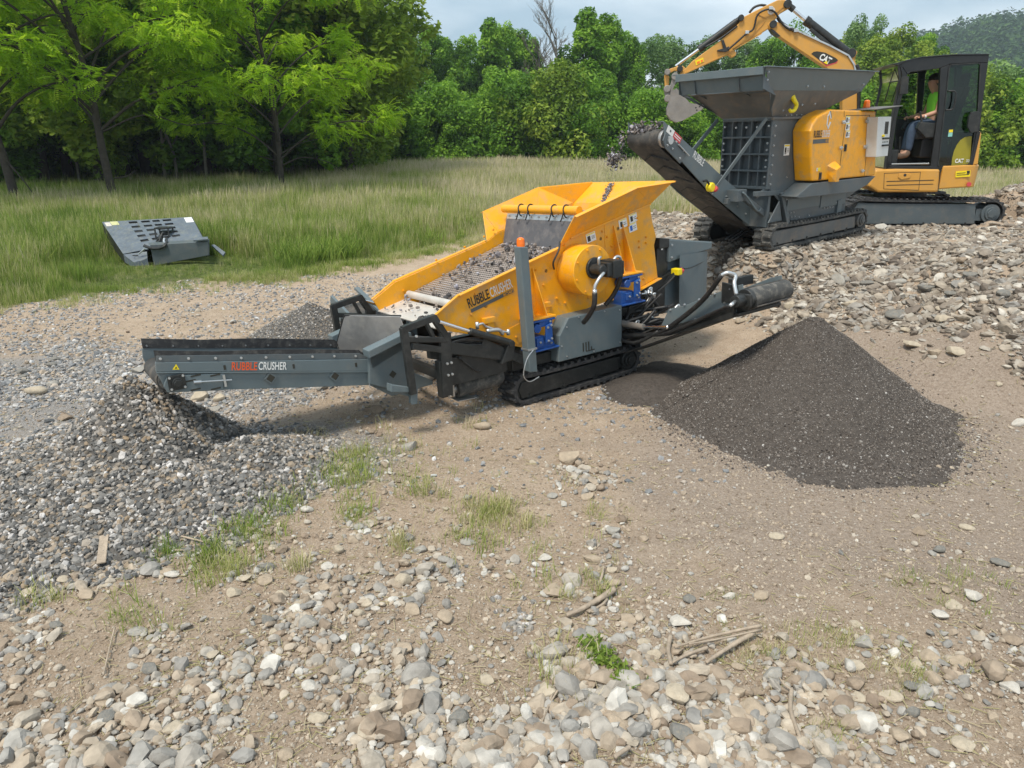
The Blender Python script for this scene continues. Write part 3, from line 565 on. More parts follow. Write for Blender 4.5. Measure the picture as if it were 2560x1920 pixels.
def sow(name, X, Y, sc, T, rnd, label, seed=1, Z=None, cat='grass', parent=None, tip=.16):
    rg = np.random.default_rng(seed); Z = hz(X, Y) if Z is None else Z; sets = []
    VV = []; FF = []; RR = []; o = 0; k = rg.integers(0, len(T), len(X)); Rm = rotmats(len(X), rg, .08)
    for j, (v, f) in enumerate(T):
        m_ = k == j; n = int(m_.sum())
        if not n: continue
        W = np.einsum('nij,vj->nvi', Rm[m_], v)*sc[m_][:,None,None]; W[:,:,0] += X[m_][:,None]; W[:,:,1] += Y[m_][:,None]; W[:,:,2] += Z[m_][:,None]-.01
        nv = len(v); VV.append(W.reshape(-1, 3)); FF.append((f[None]+(np.arange(n)*nv)[:,None,None]).reshape(-1, 4)+o); o += n*nv
        br = rg.uniform(-.12, .12, (n, nv//6)); q_ = np.repeat((rnd[m_][:,None]+br).ravel(), 6).reshape(-1, 6); q_[:, 4:] += tip; RR.append(q_.ravel())
    ob = npmesh(name, np.concatenate(VV), np.concatenate(FF), 4, 'grass', np.clip(np.concatenate(RR), 0, 1), parent)
    return tag(ob, label, cat, kind='stuff') if label else ob
rt = np.random.default_rng(50)
TALL = [tufts(12, .52, .10, .014, rt) for i in range(7)]; MEAD = [tufts(16, .62, .22, .020, rt) for i in range(6)]
FARG = [tufts(14, .75, .45, .05, rt) for i in range(5)]; SHORT = [tufts(12, .17, .06, .008, rt, .9) for i in range(6)]
def tone(x, y, rg):        # straw in the open right meadow, lush under the trees at left
    straw = .55 + .24*ss((x+7)/9) + .12*ss((y-22)/20) - .08*ss((18-y)/5) - .16*ss((-x-9)/8)*(y > 20)
    return np.clip(straw + (fbm(x*.45, y*.45, 81)-.5)*1.0 + (fbm(x*1.3, y*1.3, 83)-.5)*.55 + rg.normal(0, .16, len(x)), 0, 1)
def in_view(x, y, m=1.5): return np.abs(x) < y*.78+m
rg = np.random.default_rng(51); n = 62000; Y = 8+14*rg.uniform(0, 1, n)**1.0; X = rg.uniform(-1, 1, n)*(Y*.8+1.5)
e = Y-edge_y(X)+.45+(fbm(X*.9, Y*.9, 71)-.5)*1.6+rg.normal(0, .22, n); k = (e > 0) & (rg.uniform(0, 1, n) < .35+.65*ss(e/1.5)) & ~((hz(X, Y) > .25) & (X > 1) & (Y < 16.5)) & ~((np.abs(X+6.6) < .95) & (np.abs(Y-13.75) < .8))
X, Y, e = X[k], Y[k], e[k]; sc = (.22+.80*ss((e-.3)/3.6))*rg.uniform(.7, 1.25, len(X))*(1+.5*(fbm(X*.6, Y*.6, 85)-.4))
deckz = ss((1.25-np.sqrt(((X+6.5)/1.9)**2+((Y-12.9)/1.5)**2))*3); sc *= 1-.70*deckz; mown = blob(X, Y, 1.3, 12.4, 2.6, 2.0, seed=7); sc *= 1-.72*mown
sow('meadow_near', X, Y, sc, TALL, np.clip(tone(X, Y, rg)-.06+.1*mown, 0, 1), 'tall green meadow grass growing along the edge of the gravel', 51)
n = 5000; X = rg.uniform(-9, 2.2, n); Y = edge_y(X)-np.abs(rg.normal(0, .55, n))+.3; k = (fbm(X*1.4, Y*1.4, 88) > .47) & ~((hz(X, Y) > .2) & (X > 1)); X, Y = X[k], Y[k]
sow('meadow_fringe', X, Y, rg.uniform(.3, .9, len(X)), SHORT, np.clip(tone(X, Y, rg)+.05, 0, 1), 'low ragged grass creeping onto the gravel along the meadow edge', 56)
n = 52000; Y = 20+20*rg.uniform(0, 1, n)**.8; X = rg.uniform(-1, 1, n)*(Y*.8+2)
sow('meadow_middle', X, Y, rg.uniform(.6, 1.2, n)*(1+.7*(fbm(X*.7, Y*.7, 87)-.5)), MEAD, tone(X, Y, rg), 'tall seeding meadow grass behind the machines', 52)
n = 30000; Y = 38+34*rg.uniform(0, 1, n); X = rg.uniform(-1, 1, n)*(Y*.8+2)
sow('meadow_far', X, Y, rg.uniform(.7, 1.15, n), FARG, tone(X, Y, rg), 'straw-green meadow grass stretching to the tree line', 53)
rg = np.random.default_rng(57); n = 26000; Y = 12+16*rg.uniform(0, 1, n)**1.3; X = rg.uniform(-1, 1, n)*(Y*.8+1.5); k = (fbm(X*.55, Y*.55, 89) > .60) & (Y-edge_y(X) > .6) & ~((hz(X, Y) > .25) & (X > 1) & (Y < 16.5)) & ~((np.abs(X+6.6) < 1.6) & (np.abs(Y-13.3) < 1.5)); X, Y = X[k], Y[k]
sow('meadow_weeds', X, Y, rg.uniform(.55, .95, len(X)), [tufts(14, .5, .12, .03, rt, .7) for i in range(4)], np.clip(.33+rg.normal(0, .07, len(X)), 0, 1), 'bright green weed patches mixed into the meadow', 57, tip=.04)
# sparse grass on the worked soil, by patches
gx0 = []; gy0 = []; rg = np.random.default_rng(54)
for (x, y, rx, ry, n) in ((1230,1310,150,80,80),(1240,1280,45,22,40),(620,1330,90,45,60),(560,1420,90,50,60),(880,1150,60,30,50),(700,1250,70,40,50),(870,1200,120,50,60),(1000,1120,120,60,50),(760,1100,60,40,20),(1060,1230,60,30,25),(1480,1470,120,60,35),
                       (1500,1300,60,60,20),(1930,1640,200,60,120),(2250,1680,150,80,80),(2080,1850,80,50,50),(2400,1470,120,60,55),(2250,1460,60,30,25),(690,1190,30,20,22),(540,1390,25,18,25),(420,1385,30,20,20),(1000,1360,25,20,18),(750,1420,15,12,12),
                       (1180,1060,60,30,20),(900,1290,40,30,20),(330,1560,120,60,20),(1820,1490,60,30,20),(100,1500,60,40,12),(1400,1700,80,60,25),(1450,1650,60,60,20),(2100,1590,120,40,40)):
    for i in range(int(n*(.6 if x > 1300 or y < 1150 else 1.15))):
        p = hit(x+rg.normal(0, rx*.5), y+rg.normal(0, ry*.5)); gx0.append(p[0]); gy0.append(p[1])
X, Y = np.array(gx0), np.array(gy0)
sow('sparse_grass', X, Y, rg.uniform(.2, .72, len(X))*np.where(X > .6, .62, 1), SHORT, np.clip(.50+.55*(fbm(X*1.5, Y*1.5, 86)-.35)*1.6+rg.normal(0, .12, len(X)), 0, 1), 'thin grass tufts and hay lying among the stones in the foreground', 54)
# dead stems and straw lying on the soil
n = 5200; X, Y, rg = cand(n, 2.0, 12, -40, 42, 55); k = off_pile(X, Y) & ~under_machine(X, Y) & (dens(X, Y) > .012); X, Y = X[k], Y[k]; n = len(X)
a = rg.uniform(0, 6.28, n); l = rg.uniform(.02, .09, n); dx, dy = np.cos(a)*l, np.sin(a)*l; wd = .0010; Z0 = hz(X, Y)+.012; Z1 = hz(X+dx, Y+dy)+.014
V = np.stack([np.stack([X-dy/l*wd, Y+dx/l*wd, Z0], 1), np.stack([X+dy/l*wd, Y-dx/l*wd, Z0], 1), np.stack([X+dx+dy/l*wd, Y+dy-dx/l*wd, Z1], 1), np.stack([X+dx-dy/l*wd, Y+dy+dx/l*wd, Z1], 1)], 1)
V2 = V.copy(); V2[:,:,2] -= .003
Vb = np.concatenate([V, V2], 1); fb = np.array([(0,1,2,3),(7,6,5,4),(0,4,5,1),(1,5,6,2),(2,6,7,3),(3,7,4,0)])
tag(npmesh('straw', Vb.reshape(-1, 3), (fb[None]+(np.arange(n)*8)[:,None,None]).reshape(-1, 4), 4, 'grass', np.repeat(rg.uniform(.78, 1, n), 8)), 'dry straw stems scattered over the soil', 'straw', kind='stuff')
# two taller weedy clumps at the meadow edge
for (x, y, s_, n, lab) in ((330,655,.3,30,'small leafy weed clump in front of the mower deck'),(870,600,.5,40,'green weed clump behind the far end of the screen deck'),(1010,575,.75,70,'bright green weed clump at the meadow edge left of the orange hopper'),(180,700,.6,60,'dark leafy weed clump at the gravel edge below the mower deck'),(585,640,.35,26,'white-stalked weed clump right of the mower deck')):
    p = ground(x, y); rg = np.random.default_rng(int(x)); X = p[0]+rg.normal(0, .28*s_, n); Y = p[1]+rg.normal(0, .25*s_, n)
    o = sow('weed_clump', X, Y, rg.uniform(.8, 1.3, n)*s_, TALL, rg.uniform(.22, .5, n), None, int(x)); tag(o, lab, 'weeds')

# ------------------------------------------------------------------ trees
LEAFR = [(0,(.19,.36,.016)),(.35,(.29,.49,.02)),(.65,(.39,.60,.028)),(.88,(.52,.72,.045)),(1,(.62,.78,.08))]
M['walnut'] = rndmat('walnut_leaf', LEAFR, rough=.5, bump=0, mottling=0, transl=.58, spec=.3)
M['leaf'] = rndmat('tree_leaf', [(0,(.05,.12,.014)),(.4,(.11,.24,.022)),(.75,(.19,.37,.032)),(1,(.30,.49,.05))], rough=.6, bump=0, mottling=0, transl=.42, spec=.25)
M['leafy'] = rndmat('yellow_green_leaf', [(0,(.08,.15,.018)),(.5,(.20,.31,.03)),(1,(.36,.45,.06))], rough=.6, bump=0, mottling=0, transl=.35, spec=.25)
M['leafd'] = rndmat('dark_wood_leaf', [(0,(.02,.055,.016)),(.5,(.045,.10,.025)),(1,(.10,.18,.04))], rough=.7, bump=0, mottling=0, transl=.25, spec=.2)
M['leafg'] = rndmat('grey_green_leaf', [(0,(.05,.11,.03)),(.5,(.13,.24,.06)),(1,(.25,.38,.13))], rough=.6, bump=0, mottling=0, transl=.3, spec=.25)
def compound(rg):          # one walnut leaf: a drooping stalk with leaflet pairs
    V = []; Fq = []; L_ = .46
    for i in range(7):
        u = .22+.78*i/6; x = L_*u; z = -.16*u*u*L_*2
        for sd in ((1, -1) if i < 6 else (0,)):
            ln = (.13 if 0 < i < 6 else .10)*rg.uniform(.9, 1.1); wd = .030
            if sd: d = np.array([.35, sd*.9, -.28]); 
            else: d = np.array([1, 0, -.4])
            d /= np.linalg.norm(d); q = np.array([d[1], -d[0], .15]); q /= np.linalg.norm(q); b = np.array([x, 0, z]); o = len(V)
            V += [b, b+d*ln*.45+q*wd, b+d*ln, b+d*ln*.45-q*wd]; Fq.append((o, o+1, o+2, o+3))
    return np.array(V), np.array(Fq)
rc = np.random.default_rng(60); CL = [compound(rc) for i in range(5)]
def leaves(name, P, yaw, pitch, sc, rnd, parent, seed):
    n = len(P); rg = np.random.default_rng(seed); v, f = CL[seed % 5]; cz, sz_, cy, sy = np.cos(yaw), np.sin(yaw), np.cos(pitch), np.sin(pitch); ro = rg.normal(0, .35, n); cx, sx = np.cos(ro), np.sin(ro)
    Rm = np.stack([cz*cy, cz*sy*sx-sz_*cx, cz*sy*cx+sz_*sx, sz_*cy, sz_*sy*sx+cz*cx, sz_*sy*cx-cz*sx, -sy, cy*sx, cy*cx], 1).reshape(-1, 3, 3)
    W = np.einsum('nij,vj->nvi', Rm, v)*sc[:,None,None]+P[:,None,:]
    return npmesh(name, W.reshape(-1, 3), (f[None]+(np.arange(n)*len(v))[:,None,None]).reshape(-1, 4), 4, 'walnut', np.repeat(rnd, len(v)), parent)
def walnut(loc, H_, rad, seed, lean, label, n_leaf=5200, low=1.9, tr=.15, dead=None):
    rd = random.Random(seed); root = thing('walnut_tree', label, 'tree', loc=loc, group='walnut trees in the meadow')
    tk = MB(); ls = []
    trunk = [(lean[0]*(h/H_)+.12*math.sin(h*.8+seed), lean[1]*(h/H_), h) for h in (-.3, .0, H_*.2, H_*.4, H_*.62, H_*.85, H_)]
    tk.tube(trunk, (tr*1.05, tr*.25), 10)
    def at(h):
        t = h/H_; return Vector((lean[0]*t+.12*math.sin(h*.8+seed), lean[1]*t, h))
    centres = []
    nb = 24
    for i in range(nb):
        h = low + (H_-low-.3)*(i+rd.uniform(0, .7))/nb; a = i*2.4+rd.uniform(-.5, .5); r = rad*(1-.55*max(0, (h-H_*.55)/(H_*.5)))*rd.uniform(.7, 1.05)
        if h < low+.8: r *= .85
        p0 = at(h); up = rd.uniform(.45, 1.0)
        q = [p0, p0+Vector((math.cos(a)*r*.35, math.sin(a)*r*.35, r*.35*up+.1)), p0+Vector((math.cos(a+.1)*r*.7, math.sin(a+.1)*r*.7, r*.6*up)), p0+Vector((math.cos(a+.18)*r, math.sin(a+.18)*r, r*.62*up-.02*r))]
        tk.tube(q, (tr*.42*(1-.5*h/H_), .012), 6)
        for j in range(rd.randint(4, 6)):
            u = rd.uniform(.35, 1); k = min(int(u*3), 2); b = q[k].lerp(q[k+1], u*3-k if u < 1 else 1); aa = a+rd.choice((-1, 1))*rd.uniform(.5, 1.3); l = r*rd.uniform(.15, .38)
            e_ = b+Vector((math.cos(aa)*l, math.sin(aa)*l, rd.uniform(-.15, .6)*l)); tk.tube([b, b.lerp(e_, .5)+Vector((0,0,.05)), e_], (.018, .006), 4); centres += [(b.lerp(e_, .55), aa), (e_, aa)]
        centres.append((q[3], a))
    if dead:
        for dpts in dead: tk.tube([Vector(p) for p in dpts], (.03, .008), 5)
    build('trunk', tk, 'bark', root, bevel=0, smooth=True)
    rg = np.random.default_rng(seed); C = np.array([c[0][:] for c in centres]); A = np.array([c[1] for c in centres]); k = rg.integers(0, len(C), n_leaf)
    P = C[k]+rg.normal(size=(n_leaf, 3))*np.array([.27, .27, .19]); yaw = A[k]+rg.normal(0, 1.1, n_leaf); pitch = rg.normal(.12, .42, n_leaf)
    clump = rg.uniform(.2, .85, len(C)); r_ = np.clip(clump[k]+rg.normal(0, .13, n_leaf)+.15*(P[:,2]/H_-.4), 0, 1)  # leaf colour also lightens with height: light from above painted into the crown
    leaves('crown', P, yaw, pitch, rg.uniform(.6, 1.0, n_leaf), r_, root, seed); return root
def at_px(x, y, r, z=0.0):       # ground place seen at pixel column x at a given range
    d = ray(x, 960); dd = ray(x, y); q = CAM+dd*((r)/dd[1]); return (q[0], r, float(hz(q[0], r)))
walnut(at_px(300, 520, 23.5), 8.8, 4.3, 61, (-.95, .2), 'tall walnut tree with a forked trunk behind the mower deck', 6000, 2.3, .155, dead=[[(0,0,1.0),(.4,0,1.05),(.8,-.1,1.25)],[(-.1,0,2.4),(1.3,0,2.9),(2.6,0,2.6),(3.6,0,2.75)]])
walnut(at_px(712, 492, 27), 8.8, 4.3, 62, (-.5, .2), 'walnut tree with low spreading branches left of the orange hopper', 7200, 1.2, .115, dead=[[(0,0,1.2),(.8,0,1.5),(1.7,0,1.35),(2.3,0,1.0)],[(0,0,1.6),(.7,.3,2.0),(1.8,.3,2.2)]])
walnut(at_px(45, 528, 22.5), 8.0, 3.7, 63, (-1.0, .2), 'leaning walnut tree at the left edge of the picture', 4200, 2.3, .16, dead=[[(0,0,1.6),(.5,0,.8),(.8,0,.1)]])
walnut(at_px(-220, 500, 27), 8.5, 3.6, 64, (0, 0), 'walnut tree mostly beyond the left picture edge', 3600, 2.3, .18)
walnut(at_px(520, 400, 33), 10.2, 4.4, 65, (0, 0), 'walnut tree behind and between the two nearest trunks', 3600, 2.0, .15)

def quads_cloud(C, rad, n, size, rg, hue, lay=0.6):
    """leaf-sized rhombi spread through clumps; brighter or darker clump by clump"""
    k = rg.choice(len(C), n, p=rad.prod(1)**.6/np.sum(rad.prod(1)**.6)); d = rg.normal(size=(n, 3)); d /= np.linalg.norm(d, axis=1)[:,None]; r = rg.uniform(.35, 1.08, n)**.5
    P = C[k]+d*rad[k]*r[:,None]
    nr = d*.7+rg.normal(size=(n, 3))*.6+np.array([0, 0, lay]); nr /= np.linalg.norm(nr, axis=1)[:,None]
    a = np.cross(nr, rg.normal(size=(n, 3))); a /= np.linalg.norm(a, axis=1)[:,None]; b = np.cross(nr, a); s = size*rg.uniform(.6, 1.4, n)[:,None]
    V = np.stack([P-a*s, P-b*s*.55+nr*s*.15, P+a*s, P+b*s*.55+nr*s*.15], 1)
    return V, np.clip(hue[k]+rg.normal(0, .12, n), 0, 1)
TREE_ME = {}
def tree_kind(key, H_, rad, nc, nl, size, m, seed, base=.12, shape='oval', trunk_m='bark'):
    rg = np.random.default_rng(seed); rd = random.Random(seed); C = []; Rr = []
    for i in range(nc):
        u = (i+.5)/nc; h = H_*(base+(1-base)*(u**.9))
        prof = {'oval': math.sin(math.pi*min(1, .12+.86*u))**.7, 'cone': (1-u)**.7*.95+.12, 'bush': math.sqrt(max(0, 1-u*u))*.95+.08, 'col': .6+.3*math.sin(math.pi*u)}[shape]
        a = rg.uniform(0, 6.283); r = rad*prof*math.sqrt(rg.uniform(.05, 1)); C.append((r*math.cos(a), r*math.sin(a), h+rg.normal(0, H_*.02))); q = rg.uniform(.12, .27)*rad; Rr.append((q*1.05, q*1.05, q*rg.uniform(.8, 1.5)))
    C = np.array(C); Rr = np.array(Rr); hue = np.clip(rg.uniform(.15, .95, nc)+.15*(C[:,2]/H_-.5), 0, 1); V, r_ = quads_cloud(C, Rr, nl, size, rg, hue)  # clump tones vary; upper clumps coloured lighter, painting light on the crown tops
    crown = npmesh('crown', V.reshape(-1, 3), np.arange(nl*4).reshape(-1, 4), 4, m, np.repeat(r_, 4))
    tk = MB(); tk.tube([(0,0,-.4),(.1,0,H_*.3),(0,.1,H_*.6),(.05,0,H_*.92)], (H_*.017+.03, .03), 7)
    for i in range(0, nc, max(1, nc//12)):
        c = C[i]; tk.tube([(0,0,c[2]*.72), (c[0]*.5, c[1]*.5, c[2]*.85), tuple(c)], (.05, .012), 5)
    trk = build('trunk', tk, trunk_m, None, bevel=0, smooth=True); TREE_ME[key] = (crown.data, trk.data, H_)
    bpy.data.objects.remove(crown); bpy.data.objects.remove(trk)
def plant(key, x, y, H_, rz, label, group, wide=1.0, cat='tree', nm='broadleaf_tree', z=None):
    cme, tme, h0 = TREE_ME[key]; root = thing(nm, label, cat, loc=(x, y, float(hz(x, y)) if z is None else z), group=group); root.rotation_euler = (0, 0, rz); s = H_/h0; root.scale = (s*wide, s*wide, s)
    for n_, me in (('crown', cme), ('trunk', tme)):
        o = bpy.data.objects.new(n_, me); col.objects.link(o); o.parent = root
    return root
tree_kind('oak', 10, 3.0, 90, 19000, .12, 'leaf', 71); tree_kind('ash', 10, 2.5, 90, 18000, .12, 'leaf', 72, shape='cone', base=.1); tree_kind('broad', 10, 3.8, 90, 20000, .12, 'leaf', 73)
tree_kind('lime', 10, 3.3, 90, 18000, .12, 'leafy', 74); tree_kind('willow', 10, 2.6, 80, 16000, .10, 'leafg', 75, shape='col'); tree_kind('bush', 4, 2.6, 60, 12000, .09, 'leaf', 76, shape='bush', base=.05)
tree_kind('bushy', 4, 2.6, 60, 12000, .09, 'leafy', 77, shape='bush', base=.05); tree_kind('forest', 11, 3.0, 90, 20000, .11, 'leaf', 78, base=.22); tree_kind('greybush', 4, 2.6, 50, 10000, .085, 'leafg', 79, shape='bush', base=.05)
def top_h(px, py, r):            # height of a crown top seen at this pixel at range r
    d = ray(px, py); return CAMH + d[2]*(r/d[1])
rd = random.Random(5)
kinds = dict(oak='round', ash='pointed', broad='broad', lime='yellow-green', willow='grey-green', bush='dark leafy', bushy='yellow-green leafy', forest='dark', greybush='grey-green leafy')
LINE = [ # pixel column, crown-top row, range, kind, widen
 (930,70,50,'ash',1.0),(962,95,60,'oak',.8),(995,74,62,'ash',.9),(1040,82,64,'ash',.9),(1080,84,62,'oak',.9),(1125,112,66,'ash',1.0),(1175,105,64,'oak',.8),(1222,68,58,'ash',.95),(1262,76,60,'oak',.8),(1300,92,62,'ash',.9),(1335,112,62,'ash',.8),
 (1385,190,58,'ash',1),(1452,44,56,'ash',1.1),(1505,58,58,'ash',1.0),(1545,92,60,'oak',.85),(1590,118,66,'willow',1.3),(1650,108,74,'willow',1.3),(1700,118,76,'willow',1.4),(1770,112,74,'willow',1.2),(1830,96,70,'willow',1.2),(1885,112,68,'willow',1.0),
 (1905,108,62,'oak',1.0),(1960,98,60,'broad',.9),(2020,150,64,'oak',1.0),(2090,90,66,'lime',1.0),(2130,62,62,'willow',.8),(2160,110,58,'lime',1.1),(2215,88,60,'lime',1.0),(2270,100,64,'oak',.9),(2330,150,62,'lime',1.0),(2400,210,64,'oak',1.0),
 (2455,260,62,'willow',.8),(2480,300,52,'ash',1.0),(2550,215,50,'oak',1.0),(2620,190,52,'broad',1.0),(2700,200,56,'oak',1),(2790,180,56,'lime',1),(885,10,46,'forest',1.0),(1010,190,55,'ash',1.1),(1120,215,54,'ash',1.2),(1240,180,54,'ash',1.2),(1330,230,53,'lime',1.0),(1500,190,54,'ash',1.2),(1600,235,55,'oak',1.1)]
POS = {'oak':0}
nmw = ['standing left of the bare snag','above the orange hopper','behind the crusher conveyor','behind the excavator boom','behind the excavator cab','at the right edge']
lab_used = {}
def place_word(px):
    for lim, t in ((960,'beside the walnut trees'),(1060,'near the walnut trees'),(1150,'above the hopper\'s far left'),(1240,'above the orange hopper'),(1340,'left of the grey snag'),(1420,'under the grey snag'),(1520,'right of the grey snag'),(1600,'above the conveyor head'),
                   (1680,'behind the bucket'),(1760,'under the excavator stick'),(1860,'under the arm elbow'),(1960,'between arm and boom'),(2060,'under the excavator boom'),(2140,'behind the boom cylinder'),(2200,'just left of the cab'),(2300,'behind the cab front'),(2420,'behind the cab roof'),(2500,'right of the cab'),(2570,'at the right picture edge'),(9999,'beyond the right picture edge')):
        if px < lim: return t
def uniq(lab):
    lab_used[lab] = lab_used.get(lab, 0)+1
    return lab if lab_used[lab] == 1 else lab + {2: ', second of its kind', 3: ', third of its kind', 4: ', fourth of its kind', 5: ', fifth of its kind'}.get(lab_used[lab], ', sixth of its kind')
for (px, py, r, k, wd) in LINE:
    x = ray(px, 350)[0]*r/ray(px, 350)[1]; zt = top_h(px, py, r); z0 = float(hz(x, r))
    plant(k, x, r, (zt-z0)*1.0, rd.uniform(0, 6.28), uniq(f'{kinds[k]} tree of the far line {place_word(px)}'), 'trees of the far tree line', wd)
# shrubs closing the foot of the tree line
for i in range(34):
    px = 880+i*56+rd.uniform(-14, 14); r = rd.uniform(49, 55)*(1.0 if px < 2350 else .85); x = ray(px, 370)[0]*r/ray(px, 370)[1]; k = rd.choice(['bush','bush','bushy','bush','bush','bush','greybush'])
    plant(k, x, r, rd.uniform(3.6, 6.2), rd.uniform(0, 6.28), uniq(f'{kinds[k]} shrub at the tree line {place_word(px)}'), 'shrubs along the tree line', 1.0, 'shrub', 'shrub')
# dense wood behind the walnut trees at left
FW = []
for i in range(9): FW.append((-230-i*85, ray(-230-i*85, 380)[0]*(34+(i*7) % 13)/ray(0, 380)[1], 34+(i*7) % 13))
for i in range(34):
    r = rd.uniform(35, 50) if i % 2 else rd.uniform(30, 38); px = -160+ (i*67+rd.uniform(-30, 30)) % 1050
    if r < 34 and px > 780: r += 8
    x = ray(px, 380)[0]*r/ray(px, 380)[1]; FW.append((px, x, r))
FW.sort()
for i, (px, x, r) in enumerate(FW):
    word = ('beyond the left picture edge' if px < -200 else 'at the left picture edge' if px < 60 else 'left of the forked walnut' if px < 250 else 'right of the forked walnut' if px < 480 else 'left of the low-branched walnut' if px < 690 else 'right of the low-branched walnut')
    k = rd.choice(['forest','oak','lime','ash']); plant(k, x, r, rd.uniform(9.5, 12.5), rd.uniform(0, 6.28), uniq(f'{"tall dark" if k == "forest" else kinds[k]} wood tree {word}, {"near row" if r < 38 else "back row" if r > 44 else "middle row"}'), 'trees of the wood at left', 1.15)
for i in range(13):
    px = -60+i*75; r = rd.uniform(36, 44); x = ray(px, 380)[0]*r/ray(px, 380)[1]; plant('bush', x, r, rd.uniform(2.2, 3.6), rd.uniform(0, 6.28), uniq(f'dark shrub under the wood {"left of" if px < 300 else "between" if px < 700 else "right of"} the walnut trunks'), 'shrubs under the wood', 1.2, 'shrub', 'shrub')
# pale thin trunks in the wood
for i, (px, lab) in enumerate(((180,'thin pale trunk left of the forked walnut'),(400,'thin leaning trunk right of the forked walnut'),(428,'thin pale trunk between the walnut trunks'),(505,'second thin trunk between the walnut trunks'),(100,'thin dark trunk near the left edge'))):
    r = 31.5; x = ray(px, 380)[0]*r/ray(px, 380)[1]; mb = MB(); mb.tube([(0,0,-.3),(.1,0,1.5),(.25*(1 if i % 2 else -1),0,3.2),(.3,0,5.5)], (.075, .04), 7); mb.tube([(.1,0,1.9),(.6,.1,2.8),(.9,.1,4)], (.03, .01), 5)
    o = build('thin_trunk', mb, 'barkpale', None, 0, True); o.location = (x, r, float(hz(x, r))); tag(o, lab, 'tree trunk', 'thin trunks in the wood')
# bare dead trees
def bare(px, top, r, seed, label):
    rd2 = random.Random(seed); x = ray(px, 350)[0]*r/ray(px, 350)[1]; H_ = top_h(px, top, r)-float(hz(x, r)); root = thing('bare_tree', label, 'tree', loc=(x, r, float(hz(x, r)))); mb = MB()
    mb.tube([(0,0,0),(.1,0,H_*.5),(0,0,H_)], (.2, .02), 7)
    def grow(p, d, l, w_, n):
        q = p+d*l; mb.tube([p, p.lerp(q, .5)+Vector((rd2.uniform(-.1, .1), 0, .06)), q], (w_, w_*.45), 4)
        if n:
            for i in range(3): dd = (d+Vector((rd2.uniform(-.6, .6), rd2.uniform(-.6, .6), rd2.uniform(-.1, .5)))).normalized(); grow(p.lerp(q, rd2.uniform(.45, 1)), dd, l*rd2.uniform(.5, .75), w_*.55, n-1)
    for i in range(16):
        h = H_*rd2.uniform(.4, .95); a = rd2.uniform(0, 6.28); grow(Vector((0,0,h)), Vector((math.cos(a)*.6, math.sin(a)*.6, .8)).normalized(), rd2.uniform(.9, 1.9), .05, 3)
    build('trunk', mb, 'barkpale', root, 0, True)
bare(1385, 70, 55, 91, 'bare grey leafless tree standing in the tree line'); bare(1345, 130, 57, 92, 'shorter bare grey tree beside the taller snag')

# ------------------------------------------------------------------ far hills with woods
hx = np.linspace(-100, 900, 120); hy = np.linspace(150, 700, 60); A, B = np.meshgrid(hx, hy)
def hill_h(x, y): 
    u = x/y; ridge = ss((u-.10)/.62); return -3 + 62*ridge*ss((y-190)/260)*(1+.12*(fbm(x*.012, y*.012, 101)-.5)*2) + 4*(fbm(x*.03, y*.03, 103)-.5)
HZ = hill_h(A, B); i = np.arange(A.size).reshape(A.shape); hf = np.stack([i[:-1,:-1], i[:-1,1:], i[1:,1:], i[1:,:-1]], -1).reshape(-1, 4)
tag(npmesh('hills', np.stack([A.ravel(), B.ravel(), HZ.ravel()], 1), hf, 4, mat('hill_floor', (.03,.05,.02), .95), smooth=True), kind='structure')
rg = np.random.default_rng(95); n = 2600; yy = rg.uniform(170, 480, n); uu = rg.uniform(.05, 1.0, n); xx = uu*yy; C = np.stack([xx, yy, hill_h(xx, yy)+5], 1); Rr = np.stack([rg.uniform(4, 7.5, n)]*2+[rg.uniform(4.5, 8.5, n)], 1)
V, r_ = quads_cloud(C, Rr, 150000, 1.0, rg, rg.uniform(.1, .8, n))
tag(npmesh('hillside_wood', V.reshape(-1, 3), np.arange(len(V)*4).reshape(-1, 4), 4, 'leafd', np.repeat(r_, 4)), 'far-off woods covering the hillside at right', 'wood', kind='stuff')

